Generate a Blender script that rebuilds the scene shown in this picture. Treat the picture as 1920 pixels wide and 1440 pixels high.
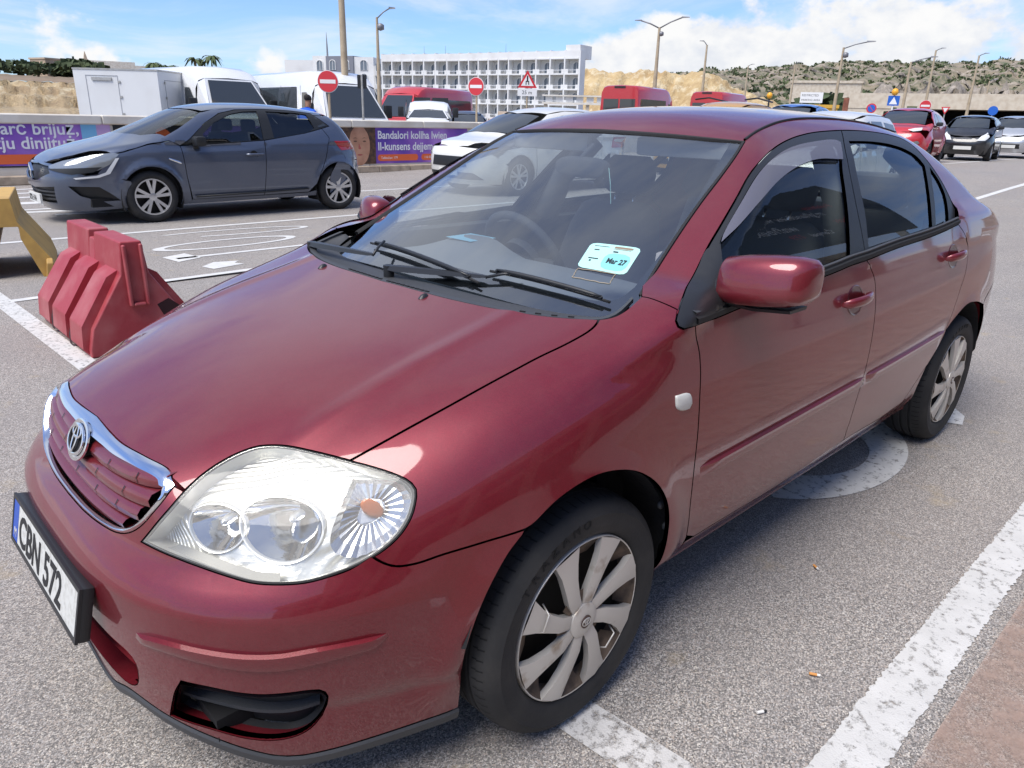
import bpy, bmesh, math, random
import numpy as np
from mathutils import Vector, Matrix
from mathutils.geometry import delaunay_2d_cdt
random.seed(7); np.random.seed(7)
for o in list(bpy.data.objects): bpy.data.objects.remove(o)
SC = bpy.context.scene
COL = SC.collection
R = math.radians
# ------------------------------------------------------------------ camera
cam_d = bpy.data.cameras.new('camera'); cam = bpy.data.objects.new('camera', cam_d); COL.objects.link(cam)
yaw, pit, rol = R(-134.313), R(19.7995), R(1.4959)
f_ = Vector((math.cos(yaw)*math.cos(pit), math.sin(yaw)*math.cos(pit), -math.sin(pit)))
r_ = Vector((math.sin(yaw), -math.cos(yaw), 0)); u_ = r_.cross(f_)
r2 = math.cos(rol)*r_+math.sin(rol)*u_; u2 = -math.sin(rol)*r_+math.cos(rol)*u_
M = Matrix((r2, u2, -f_)).transposed().to_4x4(); M.translation = Vector((1.136, 1.7151, 1.3962))
cam.matrix_world = M
cam_d.sensor_width = 36; cam_d.sensor_fit = 'HORIZONTAL'; cam_d.lens = 36*1390.57/1920
cam_d.clip_start = .05; cam_d.clip_end = 6000
SC.camera = cam
SC.render.resolution_x, SC.render.resolution_y = 1024, 768
# ------------------------------------------------------------------ world / sun / exposure
SUN_EL, SUN_AZ = 60, 4       # azimuth measured from +x towards +y; thin cloud makes it broad and soft
W = bpy.data.worlds.new('World'); SC.world = W; W.use_nodes = True
def build_world():
    nt = W.node_tree; N = nt.nodes; L = nt.links; N.clear()
    out = N.new('ShaderNodeOutputWorld'); bg = N.new('ShaderNodeBackground'); bg.inputs[1].default_value = .115
    sky = N.new('ShaderNodeTexSky'); sky.sky_type = 'NISHITA'; sky.sun_disc = False
    sky.sun_elevation = R(SUN_EL); sky.sun_rotation = R(90-SUN_AZ); sky.air_density = 1.0; sky.dust_density = .4; sky.ozone_density = 3.0; sky.altitude = 400
    tc = N.new('ShaderNodeTexCoord'); sep = N.new('ShaderNodeSeparateXYZ'); L.new(tc.outputs['Generated'], sep.inputs[0])
    def math_(op, a, b=None, c=None):
        n = N.new('ShaderNodeMath'); n.operation = op
        for i, v in enumerate((a, b, c)):
            if v is None: continue
            if isinstance(v, (int, float)): n.inputs[i].default_value = v
            else: L.new(v, n.inputs[i])
        return n.outputs[0]
    def noise(vec, scale, det, rough, off=(0, 0, 0), dist=0.):
        mp = N.new('ShaderNodeMapping'); mp.inputs['Location'].default_value = off; L.new(vec, mp.inputs[0])
        n = N.new('ShaderNodeTexNoise'); n.inputs['Scale'].default_value = scale; n.inputs['Detail'].default_value = det; n.inputs['Roughness'].default_value = rough; n.inputs['Distortion'].default_value = dist; L.new(mp.outputs[0], n.inputs[0]); return n.outputs[0]
    def rng(x, lo, hi, a=0., b=1., smooth=True):
        r = N.new('ShaderNodeMapRange'); r.interpolation_type = 'SMOOTHSTEP' if smooth else 'LINEAR'; r.inputs['From Min'].default_value = lo; r.inputs['From Max'].default_value = hi; r.inputs['To Min'].default_value = a; r.inputs['To Max'].default_value = b; L.new(x, r.inputs[0]); return r.outputs[0]
    def mixc(f, a, b):
        x = N.new('ShaderNodeMixRGB'); L.new(f, x.inputs[0])
        for i, v in ((1, a), (2, b)):
            if isinstance(v, tuple): x.inputs[i].default_value = (*v, 1)
            else: L.new(v, x.inputs[i])
        return x.outputs[0]
    zz = math_('MAXIMUM', sep.outputs[2], 0.0); D = tc.outputs['Generated']
    # cumulus banks: a slowly varying top height with billowing edges
    top = rng(noise(D, 1.7, 2, .5, CLOUD_OFF), .38, .62, .0, .145)
    cv = N.new('ShaderNodeCombineXYZ'); L.new(sep.outputs[0], cv.inputs[0]); L.new(sep.outputs[1], cv.inputs[1]); L.new(math_('MULTIPLY', zz, 1.5), cv.inputs[2])
    puff = noise(cv.outputs[0], 11, 10, .55, (2.1, .3, .7)); fine = noise(cv.outputs[0], 30, 8, .6)
    dens = math_('ADD', math_('DIVIDE', math_('SUBTRACT', top, zz), .055), math_('MULTIPLY', math_('SUBTRACT', puff, .5), 7.0))
    mask = rng(dens, .0, .9)
    shade = rng(math_('ADD', math_('MULTIPLY', puff, .7), math_('MULTIPLY', fine, .3)), .40, .62)
    ccol = mixc(shade, (CB*.78, CB*.82, CB*.90), (CB, CB*1.0, CB*1.0))
    # thin high veil drawn out towards the horizon
    pl = N.new('ShaderNodeCombineXYZ'); dv = math_('ADD', zz, .10); L.new(math_('DIVIDE', sep.outputs[0], dv), pl.inputs[0]); L.new(math_('DIVIDE', sep.outputs[1], dv), pl.inputs[1])
    veil = rng(noise(pl.outputs[0], .55, 8, .62, (3.3, 1.2, 0), .5), .40, .70, .06, .72)
    skyc = N.new('ShaderNodeMixRGB'); skyc.blend_type = 'MULTIPLY'; skyc.inputs[0].default_value = 1; skyc.inputs[2].default_value = (*SKYT, 1); L.new(sky.outputs[0], skyc.inputs[1])
    m1 = mixc(veil, skyc.outputs[0], (CB*.92, CB*.96, CB*1.0)); m2_ = mixc(mask, m1, ccol)
    L.new(m2_, bg.inputs[0]); L.new(bg.outputs[0], out.inputs[0])
CB = 4.7; SKYT = (.50, .63, .88)
CLOUD_OFF = (6.6, 7.7, 1.0)
build_world()
sd = bpy.data.lights.new('sun', 'SUN'); so = bpy.data.objects.new('sun', sd); COL.objects.link(so)
sd.energy = 2.6; sd.angle = R(38); sd.color = (1, .95, .88)
sv = Vector((math.cos(R(SUN_EL))*math.cos(R(SUN_AZ)), math.cos(R(SUN_EL))*math.sin(R(SUN_AZ)), math.sin(R(SUN_EL))))
so.rotation_euler = sv.to_track_quat('Z', 'Y').to_euler()
SC.view_settings.view_transform = 'Standard'; SC.view_settings.look = 'None'; SC.view_settings.gamma = 1
SC.view_settings.exposure = .86
SC.view_settings.use_curve_mapping = False
SC.render.engine = 'CYCLES'
SC.cycles.max_bounces = 8; SC.cycles.transparent_max_bounces = 16
SC.cycles.caustics_reflective = False; SC.cycles.caustics_refractive = False
# ------------------------------------------------------------------ materials
MAT = {}
def mat(name, col=(.5,.5,.5), rough=.5, metal=0., coat=0., coat_rough=.03, spec=.5, emit=None, var=None, bump=None, trans=0., alpha=1., aniso=0.):
    """principled material; var=(colour2, scale, lo, hi[,detail]) noise mix; bump=(scale, strength)"""
    m = bpy.data.materials.new(name); m.use_nodes = True; nt = m.node_tree; b = nt.nodes['Principled BSDF']
    b.inputs['Base Color'].default_value = (*col, 1); b.inputs['Roughness'].default_value = rough; b.inputs['Metallic'].default_value = metal
    b.inputs['Coat Weight'].default_value = coat; b.inputs['Coat Roughness'].default_value = coat_rough
    b.inputs['Specular IOR Level'].default_value = spec
    if trans: b.inputs['Transmission Weight'].default_value = trans
    if emit: b.inputs['Emission Color'].default_value = (*emit[0], 1); b.inputs['Emission Strength'].default_value = emit[1]
    tc = None
    def coord():
        nonlocal tc
        if tc is None: tc = nt.nodes.new('ShaderNodeTexCoord')
        return tc.outputs['Object']
    if var:
        c2, s, lo, hi = var[:4]
        n = nt.nodes.new('ShaderNodeTexNoise'); n.inputs['Scale'].default_value = s; n.inputs['Detail'].default_value = var[4] if len(var) > 4 else 5
        nt.links.new(coord(), n.inputs[0])
        r = nt.nodes.new('ShaderNodeMapRange'); r.inputs['From Min'].default_value = lo; r.inputs['From Max'].default_value = hi; nt.links.new(n.outputs[0], r.inputs[0])
        x = nt.nodes.new('ShaderNodeMixRGB'); x.inputs[1].default_value = (*col, 1); x.inputs[2].default_value = (*c2, 1)
        nt.links.new(r.outputs[0], x.inputs[0]); nt.links.new(x.outputs[0], b.inputs['Base Color'])
    if bump:
        n = nt.nodes.new('ShaderNodeTexNoise'); n.inputs['Scale'].default_value = bump[0]; n.inputs['Detail'].default_value = 4; nt.links.new(coord(), n.inputs[0])
        u = nt.nodes.new('ShaderNodeBump'); u.inputs['Strength'].default_value = bump[1]; u.inputs['Distance'].default_value = .01
        nt.links.new(n.outputs[0], u.inputs['Height']); nt.links.new(u.outputs[0], b.inputs['Normal'])
    MAT[name] = m; return m
def glass(name, tint=(.8,.85,.85), fres=1.0, ior=1.5, rough=0.0, add=0.0):
    """thin sheet glass: tinted transparency with a fresnel mirror"""
    m = bpy.data.materials.new(name); m.use_nodes = True; nt = m.node_tree; N = nt.nodes; N.clear()
    o = N.new('ShaderNodeOutputMaterial'); t = N.new('ShaderNodeBsdfTransparent'); t.inputs[0].default_value = (*tint, 1)
    g = N.new('ShaderNodeBsdfGlossy'); g.inputs['Roughness'].default_value = rough
    fr = N.new('ShaderNodeFresnel'); fr.inputs[0].default_value = ior
    ma = N.new('ShaderNodeMath'); ma.operation = 'MULTIPLY_ADD'; ma.use_clamp = True; ma.inputs[1].default_value = fres; ma.inputs[2].default_value = add
    mx = N.new('ShaderNodeMixShader')
    ge = N.new('ShaderNodeNewGeometry'); ii = N.new('ShaderNodeMath'); ii.operation = 'MULTIPLY_ADD'; ii.inputs[1].default_value = 1/ior-ior; ii.inputs[2].default_value = ior; nt.links.new(ge.outputs['Backfacing'], ii.inputs[0]); nt.links.new(ii.outputs[0], fr.inputs[0])
    nt.links.new(fr.outputs[0], ma.inputs[0]); nt.links.new(ma.outputs[0], mx.inputs[0]); nt.links.new(t.outputs[0], mx.inputs[1]); nt.links.new(g.outputs[0], mx.inputs[2]); nt.links.new(mx.outputs[0], o.inputs[0])
    MAT[name] = m; return m
# ------------------------------------------------------------------ object helpers
def link(o, parent=None, **props):
    COL.objects.link(o)
    if parent is not None: o.parent = parent
    for k, v in props.items(): o[k] = v
    return o
def empty(name, label, category, loc=(0,0,0), rz=0., group=None, scale=1.):
    o = bpy.data.objects.new(name, None); o.empty_display_size = .1; COL.objects.link(o)
    o.location = loc; o.rotation_euler = (0, 0, rz); o.scale = (scale,)*3
    o['label'] = label; o['category'] = category
    if group: o['group'] = group
    return o
def tag(o, label, category, group=None):
    o['label'] = label; o['category'] = category
    if group: o['group'] = group
    return o
def mesh(name, verts, faces, mt=None, parent=None, smooth=False, normals=None, loc=None, rz=None, auto=None):
    me = bpy.data.meshes.new(name)
    me.from_pydata([tuple(map(float, v)) for v in verts], [], [tuple(map(int, f)) for f in faces]); me.update()
    if smooth:
        me.polygons.foreach_set('use_smooth', [True]*len(me.polygons))
        if auto is not None:
            try: me.set_sharp_from_angle(angle=R(auto))
            except Exception: pass
    if normals is not None:
        me.normals_split_custom_set_from_vertices([tuple(map(float, n)) for n in normals])
    if mt is not None: me.materials.append(MAT[mt] if isinstance(mt, str) else mt)
    o = bpy.data.objects.new(name, me); COL.objects.link(o)
    if parent is not None: o.parent = parent
    if loc is not None: o.location = loc
    if rz is not None: o.rotation_euler = (0, 0, rz)
    return o
class MB:
    """collects shapes of ONE part"""
    def __init__(s): s.v = []; s.f = []
    def add(s, v, f):
        n = len(s.v); s.v += [tuple(map(float, p)) for p in v]; s.f += [tuple(i+n for i in q) for q in f]; return s
    def box(s, a, b):
        (x0, y0, z0), (x1, y1, z1) = a, b
        return s.add([(x0,y0,z0),(x1,y0,z0),(x1,y1,z0),(x0,y1,z0),(x0,y0,z1),(x1,y0,z1),(x1,y1,z1),(x0,y1,z1)],
                     [(0,3,2,1),(4,5,6,7),(0,1,5,4),(1,2,6,5),(2,3,7,6),(3,0,4,7)])
    def hexa(s, lo, hi):
        """lo, hi: four points each, counter-clockwise from above"""
        return s.add(list(lo)+list(hi), [(3,2,1,0),(4,5,6,7),(0,1,5,4),(1,2,6,5),(2,3,7,6),(3,0,4,7)])
    def loft(s, rings, close=True, caps=(True, True)):
        n = len(rings[0]); v = [p for r in rings for p in r]; f = []
        for i in range(len(rings)-1):
            for j in range(n if close else n-1):
                k = (j+1) % n; f.append((i*n+j, i*n+k, (i+1)*n+k, (i+1)*n+j))
        if close and caps[0]: f.append(tuple(range(n-1, -1, -1)))
        if close and caps[1]: f.append(tuple((len(rings)-1)*n+j for j in range(n)))
        return s.add(v, f)
    def tube(s, path, rad, seg=8, caps=True):
        P = [Vector(p) for p in path]; rings = []; up = None
        for i, p in enumerate(P):
            d = (P[min(i+1, len(P)-1)]-P[max(i-1, 0)]).normalized()
            if up is None: up = Vector((0,0,1)) if abs(d.z) < .9 else Vector((1,0,0))
            a = d.cross(up).normalized(); b = d.cross(a).normalized(); up = -b if b.dot(up) < 0 else b
            up = a.cross(d).normalized()
            r = rad[i] if hasattr(rad, '__len__') else rad
            rings.append([p+a*math.cos(t)*r+up*math.sin(t)*r for t in [2*math.pi*k/seg for k in range(seg)]])
        return s.loft(rings, caps=(caps, caps))
    def lathe(s, prof, axis='y', seg=48, origin=(0,0,0), closed=False):
        """prof: list of (radius, along); revolves round axis"""
        rings = []
        for r, a in prof:
            ring = []
            for k in range(seg):
                t = 2*math.pi*k/seg; c, q = r*math.cos(t), r*math.sin(t)
                p = {'y': (c, a, q), 'z': (c, q, a), 'x': (a, c, q)}[axis]
                ring.append((p[0]+origin[0], p[1]+origin[1], p[2]+origin[2]))
            rings.append(ring)
        return s.loft(rings, caps=(False, False))
    def prism(s, outline, vec):
        n = len(outline); v = [Vector(p) for p in outline]; w = [p+Vector(vec) for p in v]
        return s.add(v+w, [tuple(range(n-1, -1, -1)), tuple(range(n, 2*n))]+[(j, (j+1) % n, n+(j+1) % n, n+j) for j in range(n)])
    def build(s, name, mt, parent=None, smooth=False, auto=None, **k):
        return mesh(name, s.v, s.f, mt, parent, smooth, auto=auto, **k)
def rbox(name, a, b, mt, parent=None, bev=.02, seg=2, **k):
    bm = bmesh.new(); c = [(p+q)/2 for p, q in zip(a, b)]
    bmesh.ops.create_cube(bm, size=1); bmesh.ops.scale(bm, vec=[abs(q-p) for p, q in zip(a, b)], verts=bm.verts); bmesh.ops.translate(bm, vec=c, verts=bm.verts)
    bmesh.ops.bevel(bm, geom=bm.edges[:], offset=bev, segments=seg, affect='EDGES', profile=.6)
    v = [tuple(x.co) for x in bm.verts]; bm.verts.index_update(); f = [tuple(x.index for x in q.verts) for q in bm.faces]; bm.free()
    return mesh(name, v, f, mt, parent, True, auto=35, **k)
def text(name, body, size, mt, parent, mw, depth=.002, align='LEFT', sx=1., shear=0., bold=0.):
    cu = bpy.data.curves.new(name, 'FONT'); cu.body = body; cu.size = size; cu.extrude = depth; cu.align_x = align; cu.shear = shear; cu.offset = bold; cu.resolution_u = 3
    t = bpy.data.objects.new(name, cu); COL.objects.link(t)
    dg = bpy.context.evaluated_depsgraph_get(); me = bpy.data.meshes.new_from_object(t.evaluated_get(dg))
    bpy.data.objects.remove(t)
    me.transform(Matrix.Diagonal((sx, 1, 1, 1))); me.transform(mw); me.materials.clear(); me.materials.append(MAT[mt])
    o = bpy.data.objects.new(name, me); COL.objects.link(o)
    if parent is not None: o.parent = parent
    return o
def frame_mat(origin, xdir, ydir):
    x = Vector(xdir).normalized(); y = Vector(ydir); y = (y-x*y.dot(x)).normalized(); z = x.cross(y)
    m = Matrix((x, y, z)).transposed().to_4x4(); m.translation = Vector(origin); return m
def spl(xk, yk):
    xk = np.array(xk, float); yk = np.array(yk, float); o = np.argsort(xk); xk = xk[o]; yk = yk[o]
    h = np.diff(xk); d = np.diff(yk)/h; m = np.zeros_like(yk); m[0] = d[0]; m[-1] = d[-1]
    m[1:-1] = (d[:-1]*h[1:]+d[1:]*h[:-1])/(h[1:]+h[:-1])
    def f(x):
        x = np.asarray(x, float); i = np.clip(np.searchsorted(xk, x)-1, 0, len(h)-1); xc = np.clip(x, xk[0], xk[-1])
        t = (xc-xk[i])/h[i]; t2 = t*t; t3 = t2*t
        y = (2*t3-3*t2+1)*yk[i]+(t3-2*t2+t)*h[i]*m[i]+(3*t2-2*t3)*yk[i+1]+(t3-t2)*h[i]*m[i+1]
        return y+np.where(x < xk[0], (x-xk[0])*m[0], 0)+np.where(x > xk[-1], (x-xk[-1])*m[-1], 0)
    return f
def smax(a, b, k):
    h = np.maximum(k-np.abs(a-b), 0)/k
    return np.maximum(a, b)+h*h*k*.25
def smin(a, b, k): return -smax(-a, -b, k)
def sstep(a, b, x):
    t = np.clip((x-a)/(b-a), 0, 1); return t*t*(3-2*t)
# ---- car body shape: implicit surfaces (x forward, y to the car's left, z up; front axle at x=0)
Wz=spl([.12,.20,.25,.30,.38,.48,.60,.70,.80,.90,1.0,1.1],[.69,.725,.748,.782,.806,.820,.828,.829,.822,.806,.783,.755])
Nx=spl([.10,.18,.25,.33,.42,.50,.535,.56,.60,.65,.70,.74,.80],[.80,.835,.85,.858,.863,.866,.864,.848,.812,.795,.779,.764,.74])
Tx=spl([.2,.4,.6,.8,1.0],[-3.44,-3.50,-3.52,-3.47,-3.40])
Hc=spl([.80,.76,.70,.60,.40,.20,-.05,-.3,-.6,-1.5,-2.2,-2.6,-3.0,-3.2,-3.5],[.715,.745,.768,.804,.862,.908,.953,.995,1.03,1.055,1.075,1.065,1.05,1.03,.97])
C0=spl([.8,.5,.2,-.2,-.4],[.10,.075,.04,.012,.0])
def Ys(x,z):
    w=np.maximum(Wz(z),.05)
    wf=np.maximum(w,.768+.11*np.clip(z-.16,0,.5))
    w=w+(wf-w)*sstep(.05,.3,x)
    w=w-.02*np.clip((-x-1.3)/1.0,0,9)**2*.5
    return w
XC,XR=-.35,-2.1
def F(p):
    x,y,z=p[...,0],np.abs(p[...,1]),p[...,2]
    w=Ys(x,z)
    nz=3.15
    af=np.maximum(Nx(z)-XC,.1); ar=np.maximum(XR-Tx(z),.1)
    uf=np.maximum(x-XC,0)/af; ur=np.maximum(XR-x,0)/ar
    n=nz
    side=w*((uf**n+ur**6+(y/w)**n)**(1/n)-1)
    # arch flare
    for xa in (0,-2.6):
        r=np.hypot(x-xa,z-.30)
        side=side-.016*np.exp(-((r-.35)/.05)**2)*sstep(.15,.3,z)*sstep(.2,.6,y)
    top=z-(Hc(x)-np.maximum(C0(x),0)*(y/.6)**2.5+.0055*np.exp(-((y-.468)/.028)**2)*sstep(.62,.45,x))
    k=.05+.13*sstep(-.45,-.1,x)-.14*sstep(.45,.75,x)*(1-sstep(.3,.6,y))
    return smax(side,top,k)
# greenhouse
Zr=spl([-.6,-.95,-1.2,-1.6,-2.0,-2.25,-2.5,-2.75,-3.0],[1.30,1.395,1.435,1.455,1.445,1.418,1.368,1.295,1.19])
def G(p):
    x,y,z=p[...,0],np.abs(p[...,1]),p[...,2]
    roof=z-(Zr(x)-.045*(y/.5)**2.4)
    h=z-.97
    side=y-(.792-np.where(h>0,.42*h+.45*h*h,-.9*h)-.02*np.maximum(-1.6-x,0)**2)
    ws=(x-(-.15-.16*(y/.65)**2.2-1.95*(z-.965)*1.0))/2.2
    rw=((-2.36-1.86*(1.40-z)+.10*(y/.6)**2) - x)/2.1
    g=smax(roof,side,.10)
    g=smax(g,ws,.04)
    return smax(smax(g,rw,.05),.85-z,.03)

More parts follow.
